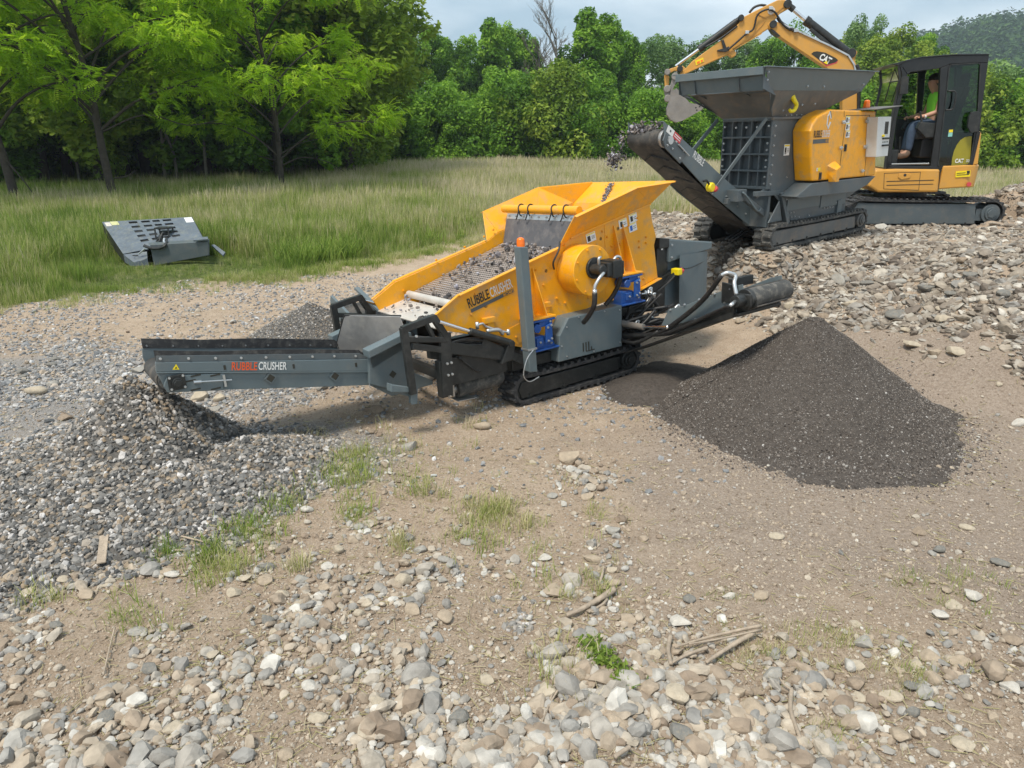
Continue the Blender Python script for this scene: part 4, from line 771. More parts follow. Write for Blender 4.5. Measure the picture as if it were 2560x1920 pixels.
# ------------------------------------------------------------------ shared: crawler track
def crawler(parent, s0, s1, z0, z1, t0, t1, name='track', plate_m='grey2', rub='rubber', n_l=None, cog=1):
    """rubber belt with lugs round an oblong, side frame, rollers, sprocket at the s1 end"""
    r = (z1-z0)/2; zc = (z0+z1)/2; th = .035; mb = MB(); N_ = 14
    def loop(rr, k=N_):
        P = []
        for i in range(k+1): a = math.pi/2+math.pi*i/k; P.append((s0+r+rr*math.cos(a), zc+rr*math.sin(a)))
        m_ = 7
        for i in range(1, m_): P.append((s0+r+(s1-s0-2*r)*i/m_, zc-rr + (.006*math.sin(i*2.1))))
        for i in range(k+1): a = -math.pi/2+math.pi*i/k; P.append((s1-r+rr*.93*math.cos(a), zc+rr*.93*math.sin(a)+.0))
        for i in range(1, m_): P.append((s1-r-(s1-s0-2*r)*i/m_, zc+rr*.965-.012*math.sin(math.pi*i/m_)))
        return P
    Oo, Ii = loop(r-.012), loop(r-.012-th); n = len(Oo)
    for i in range(n):
        j = (i+1) % n; o = len(mb.v)
        mb.add([(Oo[i][0],t0,Oo[i][1]),(Oo[j][0],t0,Oo[j][1]),(Ii[j][0],t0,Ii[j][1]),(Ii[i][0],t0,Ii[i][1]),(Oo[i][0],t1,Oo[i][1]),(Oo[j][0],t1,Oo[j][1]),(Ii[j][0],t1,Ii[j][1]),(Ii[i][0],t1,Ii[i][1])],
               [(0,1,2,3),(7,6,5,4),(0,4,5,1),(3,2,6,7)])
    # lugs at even pitch along the loop
    per = [0]
    for i in range(n): j = (i+1) % n; per.append(per[-1]+math.hypot(Oo[j][0]-Oo[i][0], Oo[j][1]-Oo[i][1]))
    nl = n_l or int(per[-1]/.085); w_ = t1-t0
    for q in range(nl):
        d = per[-1]*(q+.5)/nl; i = max(k for k in range(n) if per[k] <= d); j = (i+1) % n; u = (d-per[i])/(per[i+1]-per[i]+1e-9)
        p = (Oo[i][0]+(Oo[j][0]-Oo[i][0])*u, Oo[i][1]+(Oo[j][1]-Oo[i][1])*u); tx, tz = Oo[j][0]-Oo[i][0], Oo[j][1]-Oo[i][1]; l = math.hypot(tx, tz)+1e-9; tx /= l; tz /= l; nx_, nz_ = tz*-1, tx
        cx_, cz_ = s0+(s1-s0)/2, zc
        if (p[0]-cx_)*nx_+(p[1]-cz_)*nz_ < 0: nx_, nz_ = -nx_, -nz_
        for (ta, tb, off) in ((t0-.004, t0+w_*.46, 0), (t0+w_*.54, t1+.004, .5*per[-1]/nl*.5)):
            hw = .021; q0 = (p[0]+tx*off, p[1]+tz*off); hh = .026
            mb.add([(q0[0]-tx*hw, ta, q0[1]-tz*hw), (q0[0]+tx*hw, ta, q0[1]+tz*hw), (q0[0]+tx*hw*.7+nx_*hh, ta+.004, q0[1]+tz*hw*.7+nz_*hh), (q0[0]-tx*hw*.7+nx_*hh, ta+.004, q0[1]-tz*hw*.7+nz_*hh),
                    (q0[0]-tx*hw, tb, q0[1]-tz*hw), (q0[0]+tx*hw, tb, q0[1]+tz*hw), (q0[0]+tx*hw*.7+nx_*hh, tb-.004, q0[1]+tz*hw*.7+nz_*hh), (q0[0]-tx*hw*.7+nx_*hh, tb-.004, q0[1]-tz*hw*.7+nz_*hh)],
                   [(0,3,2,1),(4,5,6,7),(0,1,5,4),(1,2,6,5),(2,3,7,6),(3,0,4,7)])
    tr_ = build(name, mb, rub, parent, .004)
    fm = MB(); e = .05; fm.side([(s0+r*.75, zc-r+th+.03), (s0+r*.55, zc), (s0+r*.8, zc+r-th-.05), (s1-r*2.1, zc+r-th-.06), (s1-r*1.9, zc-r+th+.04)], t0+.03, t1-.03)
    fm.side([(s0+r*.2, zc-r*.55), (s0+r*.2, zc+r*.55), (s0+r*1.1, zc+r*.62), (s0+r*1.1, zc-r*.62)], t0+.05, t1-.05)
    build('side_frame', fm, plate_m, tr_, .006)
    sp_ = MB(); sp_.cyl((s1-r, t0+.02, zc), (s1-r, t1-.02, zc), r*.62, n=24); sp_.cyl((s1-r, t0-.005, zc), (s1-r, t0+.02, zc), r*.42, n=24); sp_.cyl((s1-r, t0-.02, zc), (s1-r, t0-.005, zc), r*.3, n=6)
    sp_.box((s1-r*1.05, t0+.06, zc-r*.5), (s1-r*1.9, t1-.05, zc+r*.3)); edge_smooth(build('sprocket', sp_, plate_m, tr_, .004))
    ro = MB(); k = max(3, int((s1-s0)/.34))
    for i in range(k):
        x = s0+r+.06+(s1-s0-2*r-.1)*i/(k-1)
        ro.cyl((x, t0+.035, zc-r+.085), (x, t1-.035, zc-r+.085), .045, n=14); ro.cyl((x, t0+.022, zc-r+.085), (x, t0+.036, zc-r+.085), .016, n=8)
    ro.cyl((s0+r, t0+.04, zc), (s0+r, t1-.04, zc), r-.065, n=24); edge_smooth(build('rollers', ro, 'black', tr_, 0))
    return tr_
def bolts(parent, pts, axis, r=.008, m='zinc', name='bolts', n=8):
    mb = MB(); a = Vector(axis)
    for p in pts: p = Vector(p); mb.cyl(p-a*.004, p+a*r*.8, r, n=n); mb.cyl(p+a*r*.8, p+a*r*1.5, r*.55, n=n)
    return build(name, mb, m, parent, 0)
def sticker(parent, o, xd, yd, w_, h_, m='white', marks=(), name='safety_sticker'):
    xd, yd = Vector(xd).normalized(), Vector(yd).normalized(); o = Vector(o); nr = xd.cross(yd).normalized(); mb = MB()
    mb.plate([o, o+xd*w_, o+xd*w_+yd*h_, o+yd*h_], .0015); st = build(name, mb, m, parent, 0)
    for (mm, x0, y0, x1, y1) in marks:
        q = MB(); p = o+nr*.0017; q.plate([p+xd*w_*x0+yd*h_*y0, p+xd*w_*x1+yd*h_*y0, p+xd*w_*x1+yd*h_*y1, p+xd*w_*x0+yd*h_*y1], .0008); build('print', q, mm, st, 0)
    return st
PIC = (('yellowst', .05, .82, .95, .94), ('darkprint', .12, .12, .42, .72), ('greyprint', .55, .55, .9, .6), ('greyprint', .55, .42, .9, .47), ('greyprint', .55, .29, .9, .34))

# ------------------------------------------------------------------ the orange screener
sc = thing('screening_machine', 'orange and grey tracked screening machine with a tilted mesh deck and three conveyors', 'screening machine', SC)
crawler(sc, -.15, 1.5, 0, .31, 0, .23, plate_m='black'); crawler(sc, -.15, 1.5, 0, .31, 1.15, 1.38, plate_m='black')
ch = MB(); ch.box((.0, .2, .16), (1.7, 1.2, .34)); ch.box((-.1, .06, .34), (2.0, .16, .44)); ch.box((-.1, 1.24, .34), (2.0, 1.34, .44)); ch.box((.05, .1, .44), (.42, .32, .50)); ch.box((1.1, .05, .62), (1.62, .2, .70)); ch.box((1.5, .1, .44), (1.62, .3, .62))
ch.side([(1.40,.66),(2.15,.90),(2.15,.98),(1.36,.76)], .10, .17); ch.side([(1.40,.66),(2.15,.90),(2.15,.98),(1.36,.76)], 1.22, 1.30)
ch.side([(-.1,.34),(-.1,.44),(-.9,.72),(-.9,.62)], .12, .18); ch.side([(-.1,.34),(-.1,.44),(-.9,.72),(-.9,.62)], 1.24, 1.3); build('chassis', ch, 'black', sc, .006)
# screen box side walls: profile read off the near wall, mirrored to the far side
TN, TF = .12, 1.30
wall = [(-.836,.973),(-.583,1.113),(.536,1.384),(.687,1.46),(1.22,1.575),(1.754,1.682),(1.798,1.49),(1.85,1.345),(1.82,1.265),(1.875,.922),(1.55,.84),(1.1,.78),(.80,.75),(.46,.696),(.39,.61),(.066,.527),(-.20,.62),(-.369,.717),(-.771,.847)]
for nm_, a, b_, sg in (('near_wall', TN, TN+.012, -1), ('far_wall', TF-.012, TF, 1)):
    mb = MB(); mb.side(wall, a, b_); t_out = a if sg < 0 else b_
    # flange along the lower rim
    mb.side([(-.583,1.113),(.536,1.384),(.536,1.396),(-.588,1.124)], t_out-.05 if sg < 0 else t_out, t_out if sg < 0 else t_out+.05)
    mb.side([(-.836,.973),(-.583,1.113),(-.588,1.124),(-.842,.984)], t_out-.03 if sg < 0 else t_out, t_out if sg < 0 else t_out+.03)
    mb.side([(1.55,.84),(1.875,.922),(1.878,.912),(1.55,.83)], t_out-.06 if sg < 0 else t_out, t_out if sg < 0 else t_out+.06)
    mb.side([(1.12,.79),(1.55,.84),(1.55,.83),(1.12,.78)], t_out-.03 if sg < 0 else t_out, t_out if sg < 0 else t_out+.03)
    wl = build('side_wall', mb, 'yellow', sc, .003)
    # flared hopper sheet
    lo = [(.687,1.46),(1.22,1.575),(1.754,1.682)]; hi = [(.614,1.675),(1.388,1.876),(1.964,1.895)]; to = TN-.16 if sg < 0 else TF+.16; ti = TN if sg < 0 else TF; tr_e = TN-.12 if sg < 0 else 1.20
    fl = MB()
    A = [(lo[0][0], ti, lo[0][1]), (lo[2][0], ti, lo[2][1]), (hi[2][0], tr_e, hi[2][1]), (hi[1][0], to, hi[1][1]), (hi[0][0], to, hi[0][1])]
    mid_ = (lo[1][0], ti, lo[1][1]); fl.plate([A[0], mid_, A[3], A[4]], .01); fl.plate([mid_, A[1], A[3]], .01); fl.plate([A[1], A[2], A[3]], .01)
    # folded rim
    rim = MB(); w0 = .035*sg
    for p, q in ((A[4], A[3]), (A[3], A[2])): p, q = Vector(p), Vector(q); fl.plate([p, q, q+Vector((0, w0, -.012)), p+Vector((0, w0, -.012))], .008)
    fl.plate([A[0], A[4], (A[4][0]-.10, A[4][1]*.0+(ti+to)/2*.0+ti, A[4][2]-.19) if False else (.536, ti, 1.384)], .01)
    fl.side([(.69,1.45),(1.755,1.672),(1.757,1.690),(.69,1.468)], ti-.02 if sg < 0 else ti, ti if sg < 0 else ti+.02)
    build('hopper_flare', fl, 'yellow', wl, .003)
fr_ = MB(); fr_.plate([(1.754,TN,1.682),(1.754,TF,1.682),(1.964,1.20,1.895),(1.964,TN-.12,1.895)], .01); fr_.plate([(1.60,TN,1.36),(1.60,TF,1.36),(1.754,TF,1.682),(1.754,TN,1.682)], .01)
fr_.plate([(1.964,TN-.12,1.895),(1.964,1.20,1.895),(2.0,1.21,1.89),(2.0,TN-.13,1.89)], .008); build('rear_plate', fr_, 'yellow', sc, .003)
tb = MB(); tb.cyl((.80,TN-.02,1.700),(.80,TF+.02,1.700), .042, n=24); edge_smooth(build('cross_tube', tb, 'yellow', sc, .002))
cu = MB(); cu.plate([(.80,.16,1.63),(.80,1.26,1.63),(.72,1.26,1.30),(.72,.16,1.30)], .012); cto = build('rubber_curtain', cu, 'curtain', sc, .002)
cs = MB(); cs.plate([(.792,.17,1.655),(.792,1.25,1.655),(.779,1.25,1.600),(.779,.17,1.600)], -.006); st_ = build('clamp_strip', cs, 'zinc', cto, .001)
bolts(cto, [(.776,.2+i*.125,1.63) for i in range(9)], (-1,0,.2), .009)
tw = MB()
for i in (.28,.46,.84,1.0):
    tw.tube([(.80+.045*math.cos(a), i+.01*math.sin(a), 1.70+.05*math.sin(a)-(.02 if math.sin(a) < 0 else 0)) for a in np.linspace(0, 2*math.pi, 9)], .007, 6)
    tw.tube([(.755, i, 1.68), (.745, i+.02, 1.62), (.755, i+.05, 1.60)], .007, 6)
build('wire_ties', tw, 'hose', cto, 0, True)
# deck: mesh, cross tubes below, lip plate
dk = MB(); D0, D1 = (-.43,1.035), (1.55,1.62); sl_ = (1.30-.949)/(.579+.445)
def dz(s): return .985+(s+.43)*.315
dk.plate([(-.43,TN+.02,dz(-.43)),(-.43,TF-.02,dz(-.43)),(1.6,TF-.02,dz(1.6)),(1.6,TN+.02,dz(1.6))], .002); build('screen_mesh', dk, 'screen', sc, 0)
d2 = MB(); d2.plate([(-.40,TN+.02,dz(-.40)-.14),(-.40,TF-.02,dz(-.40)-.14),(1.6,TF-.02,dz(1.6)-.14),(1.6,TN+.02,dz(1.6)-.14)], .01); build('lower_deck', d2, 'black', sc, 0)
bt = MB()
for i in range(9): s_ = -.3+i*.23; bt.cyl((s_, TN, dz(s_)-.05), (s_, TF, dz(s_)-.05), .018, n=10)
edge_smooth(build('deck_supports', bt, 'dusty', sc, 0))
tt = MB(); tt.cyl((-.47,TN+.06,dz(-.45)+.005),(-.47,TF-.06,dz(-.45)+.005), .036, n=20); edge_smooth(build('clamp_tube', tt, 'palesteel', sc, .002))
lp = MB(); lp.plate([(-.50,TN+.01,dz(-.5)-.03),(-.50,TF-.01,dz(-.5)-.03),(-.80,TF-.01,.865),(-.80,TN+.01,.865)], -.012); build('discharge_lip', lp, 'palesteel', sc, .002)
# far nose cheek
nc = MB(); nc.plate([(-.593,TF,1.121),(-.68,TF,.873),(-.50,TF,.95)], .01); build('nose_cheek', nc, 'yellow', sc, 0)
# deck stones: loose rubble riding on the mesh
rg = np.random.default_rng(110); n = 1500; s_ = rg.uniform(-.42, 1.5, n)**1.0; t_q = rg.uniform(TN+.05, TF-.05, n); dn = (rg.uniform(0, 1, n) < .25+.75*ss((s_+.3)/1.0)*(fbm(s_*5, t_q*5, 120) > .42)); s_, t_q = s_[dn], t_q[dn]
s_l = rg.uniform(-.78, -.50, 46); t_l = rg.uniform(TN+.06, TF-.06, 46); z_ = dz(s_)+.012; z_l = .865+(s_l+.80)*.28+.012
def loc2w(fr, s, t, z): return fr.O[None]+np.outer(s, fr.f)+np.outer(t, fr.c)+np.outer(z, fr.u)
Wd = loc2w(SC, np.r_[s_, s_l], np.r_[t_q, t_l], np.r_[z_, z_l]); M['deckst'] = rndmat('deck_stone', [(0,(.05,.05,.052)),(.4,(.13,.12,.12)),(.7,(.25,.21,.18)),(.9,(.30,.29,.33)),(1,(.5,.5,.52))], bscale=50)
tag(scatter('deck_stones', Wd[:,0], Wd[:,1], np.clip(np.exp(rg.normal(np.log(.016), .45, len(Wd))), .007, .045), 'deckst', S0, Z=Wd[:,2], seed=111, tilt=.8, sink=.2), 'dark stones bouncing down the screen mesh of the orange machine', 'stones', kind='stuff')
# exciter drum with flange and motor
dr = MB(); dr.cyl((.75,TN+.0,1.165),(.75,-.12,1.165), .235, n=48); edge_smooth(build('exciter_drum', dr, 'yellow', sc, .006))
bolts(sc, [(.75+.205*math.cos(a), -.12, 1.165+.205*math.sin(a)) for a in np.linspace(.3, 6.58, 9)[:-1]], (0,-1,0), .010, 'yellow', 'drum_bolts')
mo = MB(); mo.cyl((.76,-.12,1.19),(.76,-.15,1.19), .10, n=24); mo.box((.70,-.26,1.15),(.86,-.15,1.235)); mo.cyl((.86,-.2,1.19),(.90,-.2,1.19), .04, n=16); mo.cyl((.72,-.15,1.19),(.72,-.30,1.19), .045, n=18); mo.box((.77,-.30,1.12),(.98,-.155,1.245)); mo.box((.83,-.315,1.10),(.94,-.14,1.26))
mto = build('exciter_motor', mo, 'black', sc, .008)
pf = MB(); pf.tube([(.72,-.30,1.165),(.66,-.31,1.13),(.61,-.30,1.06),(.605,-.30,1.00)], .016); 
parts_of('hose_fitting', [lambda m_: m_.tube([(.72,-.24,1.235),(.71,-.25,1.29),(.74,-.24,1.30)], .014), lambda m_: m_.tube([(.93,-.2,1.23),(.97,-.2,1.27),(1.02,-.2,1.26),(1.04,-.19,1.21)], .015)], 'zinc', mto, 0, True)
pf.cyl((.605,-.30,1.03),(.605,-.30,.985), .022, n=10); build('hose_fitting', pf, 'zinc', mto, 0, True)
hs = MB(); hs.tube([(.605,-.30,1.0),(.60,-.29,.88),(.60,-.20,.76),(.62,-.12,.70)], .024); hs.tube([(1.04,-.19,1.21),(1.06,-.16,1.05),(1.03,-.10,.90),(.95,-.06,.80)], .022)
hs.tube([(.55,TN-.02,1.44),(.50,TN-.06,1.37),(.44,TN-.05,1.27),(.47,TN-.02,1.20)], .009); build('hoses', hs, 'hose', sc, 0, True)
# wall bolts
wb = [(-.46,.93),(-.40,1.10),(-.15,.70),(.0,.64),(.1,.63),(.27,1.22),(.38,.75),(.62,1.40),(1.0,1.34),(1.06,1.21),(1.05,1.0),(1.10,1.48),(1.16,1.42),(1.45,1.50),(1.57,1.56),(1.60,1.33),(1.60,1.27),(1.70,1.36),(1.70,1.30),(1.66,1.0),(1.66,.94),(1.55,.98),(.50,.92),(.60,.86),(.9,.86),(-.3,.86),(1.05,.90),(.35,1.07),(.42,.86),(1.22,1.32),(1.33,1.33)]
bolts(sc, [(s, TN, z) for s, z in wb], (0,-1,0), .012, 'yellow', 'wall_bolts'); bolts(sc, [(s, TF-.012, z) for s, z in ((.25,1.36),(.5,1.44),(-.1,1.27),(-.5,1.02),(.62,1.5))], (0,-1,0), .012, 'yellow', 'wall_bolts')
seam = MB(); seam.box((1.13,TN-.004,.86),(1.142,TN,1.54)); build('weld_seam', seam, 'yellow', sc, .001); seam = MB(); seam.side([(.02,.56),(.10,.60),(.05,.76),(-.18,.70)], TN-.004, TN); build('doubler_plate', seam, 'yellow', sc, .001)
# ribs over the suspension units
for (s, z0, z1) in ((.19,.80,1.24),(1.33,1.045,1.52)):
    rb = MB()
    for d0, d1 in ((-.075,-.055),(.045,.09)):
        rb.plate([(s+d0,TN,z1),(s+d0+.012,TN,z1),(s+d1+.06,TN,z0),(s+d1+.012,TN,z0)] if False else [(s+d0,TN,z1),(s+d1,TN,z0+.01),(s+d1,TN-.14,z0+.01),(s+d0,TN-.012,z1)], .012)
    rb.box((s-.14,TN-.16,z0-.008),(s+.17,TN,z0+.010)); build('rib_bracket', rb, 'yellow', sc, .003)
    di = MB()
    for a, b_ in ((-.02,.10),(.0,.22),(-.09,.10)): di.cyl((s+a,TN,z0+b_),(s+a,TN-.004,z0+b_), .035, n=20)
    build('reinforcing_disc', di, 'yellow', sc, .001)
    bu = MB(); zb = z0-.012; bu.box((s-.13,TN-.16,zb-.02),(s+.16,TN-.0,zb)); bu.cyl((s-.05,TN-.01,zb-.075),(s-.05,TN-.16,zb-.075), .045, n=6); bu.box((s-.02,TN-.15,zb-.07),(s+.13,TN-.02,zb-.02))
    bu.cyl((s-.03,TN-.01,zb-.205),(s-.03,TN-.16,zb-.205), .055, n=4); bu.side([(s+.03,zb-.06),(s+.10,zb-.04),(s+.10,zb-.22),(s+.02,zb-.22)], TN-.185, TN-.16); bu.side([(s-.11,zb-.15),(s+.02,zb-.15),(s+.14,zb-.22),(s+.16,zb-.275),(s-.12,zb-.275)], TN-.14, TN-.02)
    bu.box((s-.14,TN-.17,zb-.29),(s+.19,TN,zb-.272)); bo = build('suspension_unit', bu, 'blue', sc, .006)
    bolts(bo, [(s+.045,TN-.185,zb-.075),(s+.085,TN-.185,zb-.06),(s+.045,TN-.185,zb-.20),(s+.085,TN-.185,zb-.185),(s+.10,TN-.15,zb-.03),(s+.11,TN-.14,zb-.235),(s-.03,TN-.16,zb-.205)], (0,-1,0), .011)
for (s, z) in ((-.30,.83),(.33,.86)): 
    q = MB(); q.box((s-.06,TN-.05,z),(s+.06,TN,z+.05)); q.box((s-.02,TN-.04,z-.05),(s+.05,TN,z)); build('lock_bracket', q, 'yellow', sc, .004)
# lettering on the near wall
wd_ = Vector((.548,0,.132)).normalized(); wu_ = Vector((-.132,0,.548)).normalized(); lt = Vector((-.475,TN-.003,.985))
lettering('lettering', 'RUBBLE', sc, lt, wd_, wu_, .088, 'darkprint', width=.232, bold=.016); lettering('lettering', 'CRUSHER', sc, lt+wd_*.242, wd_, wu_, .088, 'white', width=.248, bold=.012)
ub = MB(); p = lt-wu_*.045+wd_*.01; ub.plate([p, p+wd_*.48, p+wd_*.48+wu_*.032, p+wu_*.032], .0015); build('name_underline', ub, 'greyprint', sc, 0); lettering('lettering', 'RCS48T', sc, lt-wu_*.043+wd_*.37+Vector((0,-.002,0)), wd_, wu_, .027, 'yellow', width=.12, bold=.01)
for (x, z) in ((1.33,1.475),(1.47,1.515),(1.465,1.425)): sticker(sc, (x,TN-.003,z), (.97,0,.2), (-.2,0,.97), .11, .085, 'white', (('yellowst', .1, .85, .9, .95), ('bluest' if z < 1.43 else 'darkprint', .15, .15, .45, .75), ('greyprint', .55, .3, .9, .36), ('greyprint', .55, .5, .9, .56)))
sticker(sc, (.90,TN-.003,1.385), (.97,0,.2), (-.2,0,.97), .12, .085, 'white', PIC)
# grey side cabinet with slots
cbx = MB(); pr = [(.354,.353),(1.179,.345),(1.186,.761),(.495,.753),(.38,.60)]
cbx.side(pr, -.05, -.035); cbx.side([(.354,.353),(1.179,.345),(1.186,.761),(.495,.753),(.38,.60)], -.034, .13); cab_ = build('side_cabinet', cbx, 'grey', sc, .012)
bolts(cab_, [(.46,-.05,.39),(.47,-.05,.67),(1.15,-.05,.39),(1.15,-.05,.72),(.8,-.05,.37),(.62,-.05,.74),(.95,-.05,.74),(.40,-.05,.50)], (0,-1,0), .008)
sls = MB()
for i in range(4): sls.box((.66+i*.035,-.053,.395+.0*i),(.672+i*.035,-.05,.395+(.085 if i < 3 else .03)))
for i in range(3): sls.box((.70+i*.035,-.053,.385-.0*i),(.74+i*.035,-.05,.395))
build('slots', sls, 'darkprint', cab_, 0)
# post with beacon
po = MB(); po.side([(-.045,.36),(.045,.345),(.012,1.47),(-.078,1.48)], -.13, -.04); pst = build('beacon_post', po, 'grey', sc, .008)
cl_ = MB(); cl_.box((-.055,-.14,.56),(.045,-.03,.575)); cl_.tube([(.0,-.14,.56),(-.09,-.16,.50),(-.13,-.15,.36),(-.06,-.14,.28),(.05,-.14,.30)], .005, 6); build('post_clamp', cl_, 'zinc', pst, 0)
bc = MB(); bc.cyl((-.033,-.085,1.475),(-.033,-.085,1.495), .035, n=20); bc.cyl((-.033,-.085,1.495),(-.033,-.085,1.53), .036, .034, n=20); bc.sphere((-.033,-.085,1.53), .034, 16, 8, (1,1,.7)); edge_smooth(build('beacon', bc, 'orange', pst, 0))
# engine cover and tank at the rear
en = MB(); en.side([(2.02,1.30),(2.72,1.20),(2.72,1.125),(2.02,1.06)], .10, 1.15); build('engine_cover', en, 'grey', sc, .012)
tk_ = MB(); 
arc = [(2.06+.68*math.sin(a)*.95, .16-.09*math.cos(a)) for a in np.linspace(.15, 1.45, 8)]
tk_.add([(x, y, .55) for x, y in arc]+[(x, y, 1.12-.02*i/7) for i, (x, y) in enumerate(arc)], [(i, i+1, i+9, i+8) for i in range(7)])
tk_.side([(2.04,.50),(2.70,.50),(2.70,1.10),(2.04,1.05)], .17, 1.1); build('tank', tk_, 'grey', sc, .01)
ei = MB(); ei.box((1.90,.16,.60),(2.03,1.10,1.29)); ei.side([(1.88,1.22),(2.03,1.22),(2.03,1.31),(1.88,1.33)], .10, 1.15); ei.side([(1.84,.75),(2.04,.82),(2.04,1.22),(1.88,1.22)], .13, .16); build('engine_bulkhead', ei, 'black', sc, .006)
bolts(sc, [(2.06,.10,1.24),(2.06,.10,1.11)], (0,-1,0), .012)
sticker(sc, (1.93,.126,1.20), (1,0,0), (0,0,1), .03, .04, 'white')
es = MB(); es.box((2.03,-.02,.93),(2.10,.08,1.0)); e0 = build('stop_button_box', es, 'yellowst', sc, .01); eb = MB(); eb.cyl((2.10,.03,.965),(2.145,.03,.965), .033, n=18); eb.cyl((2.145,.03,.965),(2.165,.03,.965), .02, n=14); edge_smooth(build('stop_button', eb, 'red', e0, .004))
bk = MB(); bk.bar((2.04,.04,.95),(1.93,.14,.80), .03, .03); bk.tube([(2.05,.03,.94),(1.95,.05,.86),(1.85,.1,.78)], .012, 6); bk.tube([(2.08,.0,1.0),(2.3,.05,.97),(2.62,.12,1.0)], .005, 6); build('button_bracket', bk, 'black', sc, 0)
# plumbing between cabinet and side conveyor
rd4 = random.Random(8); hp = MB()
for i in range(16):
    a = (1.2+rd4.uniform(0, .15), -.02+rd4.uniform(0, .2), .45+rd4.uniform(0, .28)); b_ = (1.55+rd4.uniform(0, .3), -.05+rd4.uniform(-.1, .25), .42+rd4.uniform(0, .4)); m_ = (1.4+rd4.uniform(-.05, .1), -.08+rd4.uniform(0, .2), .40+rd4.uniform(0, .25)); hp.tube([a, m_, b_], rd4.uniform(.012, .02), 7)
hp.tube([(1.62,0,.80),(1.72,-.02,.66),(1.80,.0,.58),(1.92,.03,.60)], .02, 8); build('hydraulic_hoses', hp, 'hose', sc, 0, True)
vf = MB()
for i in range(14): a = Vector((1.62+rd4.uniform(0, .14), .02+rd4.uniform(0, .1), .70+rd4.uniform(0, .14))); vf.tube([a, a+Vector((rd4.uniform(-.04, .05), -.02, rd4.uniform(-.05, .04))), a+Vector((rd4.uniform(-.06, .06), -.01, rd4.uniform(-.09, -.02)))], .012, 7)
build('pipe_fittings', vf, 'zinc', sc, 0, True); vf = MB()
for i in range(5): a = Vector((1.35+i*.05, -.06, .52+.02*(i%2))); vf.tube([a, a+Vector((.03,0,.05)), a+Vector((.07,0,.04))], .011, 7)
build('pipe_fittings', vf, 'zinc', sc, 0, True); vf = MB(); vf.tube([(1.95,-.05,.60),(2.0,-.06,.63),(2.0,-.06,.57)], .014, 7); build('pipe_elbow', vf, 'zinc', sc, 0, True)
# front frames (black triangles), rams
def bar2(mb, pts, t0, t1, w_):
    for a, b_ in zip(pts[:-1], pts[1:]):
        dx, dz_ = b_[0]-a[0], b_[1]-a[1]; l = math.hypot(dx, dz_); nx_, nz_ = -dz_/l*w_/2, dx/l*w_/2; ex, ez = dx/l*w_*.25, dz_/l*w_*.25
        mb.side([(a[0]+nx_-ex, a[1]+nz_-ez), (b_[0]+nx_+ex, b_[1]+nz_+ez), (b_[0]-nx_+ex, b_[1]-nz_+ez), (a[0]-nx_-ex, a[1]-nz_-ez)], t0, t1)
for t0, t1, nm_ in ((-.05,.0,'near'), (1.40,1.45,'far')):
    mb = MB(); e = .001
    bar2(mb, [(-1.19,.955),(-.91,1.0)], t0, t1, .055); bar2(mb, [(-.91,1.0),(-.80,.80)], t0+e, t1-e, .055); bar2(mb, [(-1.19,.955),(-1.17,.42)], t0+2*e, t1-2*e, .06); bar2(mb, [(-1.15,.865),(-.83,.80)], t0+3*e, t1-3*e, .045); bar2(mb, [(-.98,.96),(-.93,.84)], t0+4*e, t1-4*e, .03)
    bar2(mb, [(-.82,.83),(-.85,.34)], t0+5*e, t1-5*e, .10); bar2(mb, [(-1.12,.80),(-.80,.70)], t0+6*e, t1-6*e, .05); bar2(mb, [(-.84,.74),(-.25,.55)], t0+7*e, t1-7*e, .10); bar2(mb, [(-.45,.70),(-.05,.46)], t0+8*e, t1-8*e, .07)
    mb.side([(-.30,.48),(-.17,.50),(-.14,.65),(-.21,.66)], t0-.02, t1+.02); build('lift_frame', mb, 'black', sc, .004)
    cy = MB(); tm = (t0+t1)/2-.035*(1 if nm_ == 'near' else -1); cy.cyl((-.60,tm,.835),(-.19,tm,.655), .030, n=18); cy.cyl((-.19,tm-.03,.65),(-.19,tm+.03,.65), .03, n=12); c_o = edge_smooth(build('lift_ram', cy, 'black', sc, .003))
    ry = MB(); ry.cyl((-.88,tm,.965),(-.60,tm,.835), .015, n=14); edge_smooth(build('ram_rod', ry, 'chrome', c_o, 0))
cyb = MB(); cyb.tube([(-.50,-.03,.86),(-.45,-.04,.87),(-.40,-.03,.83),(-.20,-.04,.745)], .010, 7); cyb.cyl((-.50,-.03,.83),(-.50,-.03,.89), .016); cyb.cyl((-.19,-.04,.72),(-.19,-.04,.77), .016); cyb.tube([(-.42,-.05,.80),(-.3,-.05,.79),(-.25,-.04,.74)], .018, 7); build('turnbuckle', cyb, 'zinc', sc, 0, True)
lw = MB(); lw.box((-.86,.0,.38),(-.2,.05,.62)); lw.box((-.86,1.35,.38),(-.2,1.4,.62)); lw.side([(-.80,.70),(-.2,.52),(-.2,.40),(-.8,.50)], .06, .12); lw.box((-.84,.05,.42),(-.78,1.35,.50)); lw.box((-.9,-.03,.30),(-.84,.05,.62)); build('front_subframe', lw, 'black', sc, .004)
bolts(sc, [(-.84,-.055,.60),(-.80,-.055,.60),(-.84,-.055,.50),(-.80,-.055,.50),(-1.10,-.055,.885)], (0,-1,0), .011, name='frame_bolts')
hz2 = MB()
for i in range(9): hz2.tube([(-.78+rd4.uniform(-.05,.05), -.02+rd4.uniform(-.02,.05), .74+rd4.uniform(-.05,.04)), (-.5, -.04+rd4.uniform(-.02,.05), .72+rd4.uniform(-.07,.03)), (-.2+rd4.uniform(-.05,.1), .0+rd4.uniform(-.02,.05), .56+rd4.uniform(-.04,.05))], .011, 6)
hz2.tube([(-.70,-.02,.62),(-.55,-.02,.47),(-.45,.02,.43)], .008, 6); build('front_hoses', hz2, 'hose', sc, 0, True)
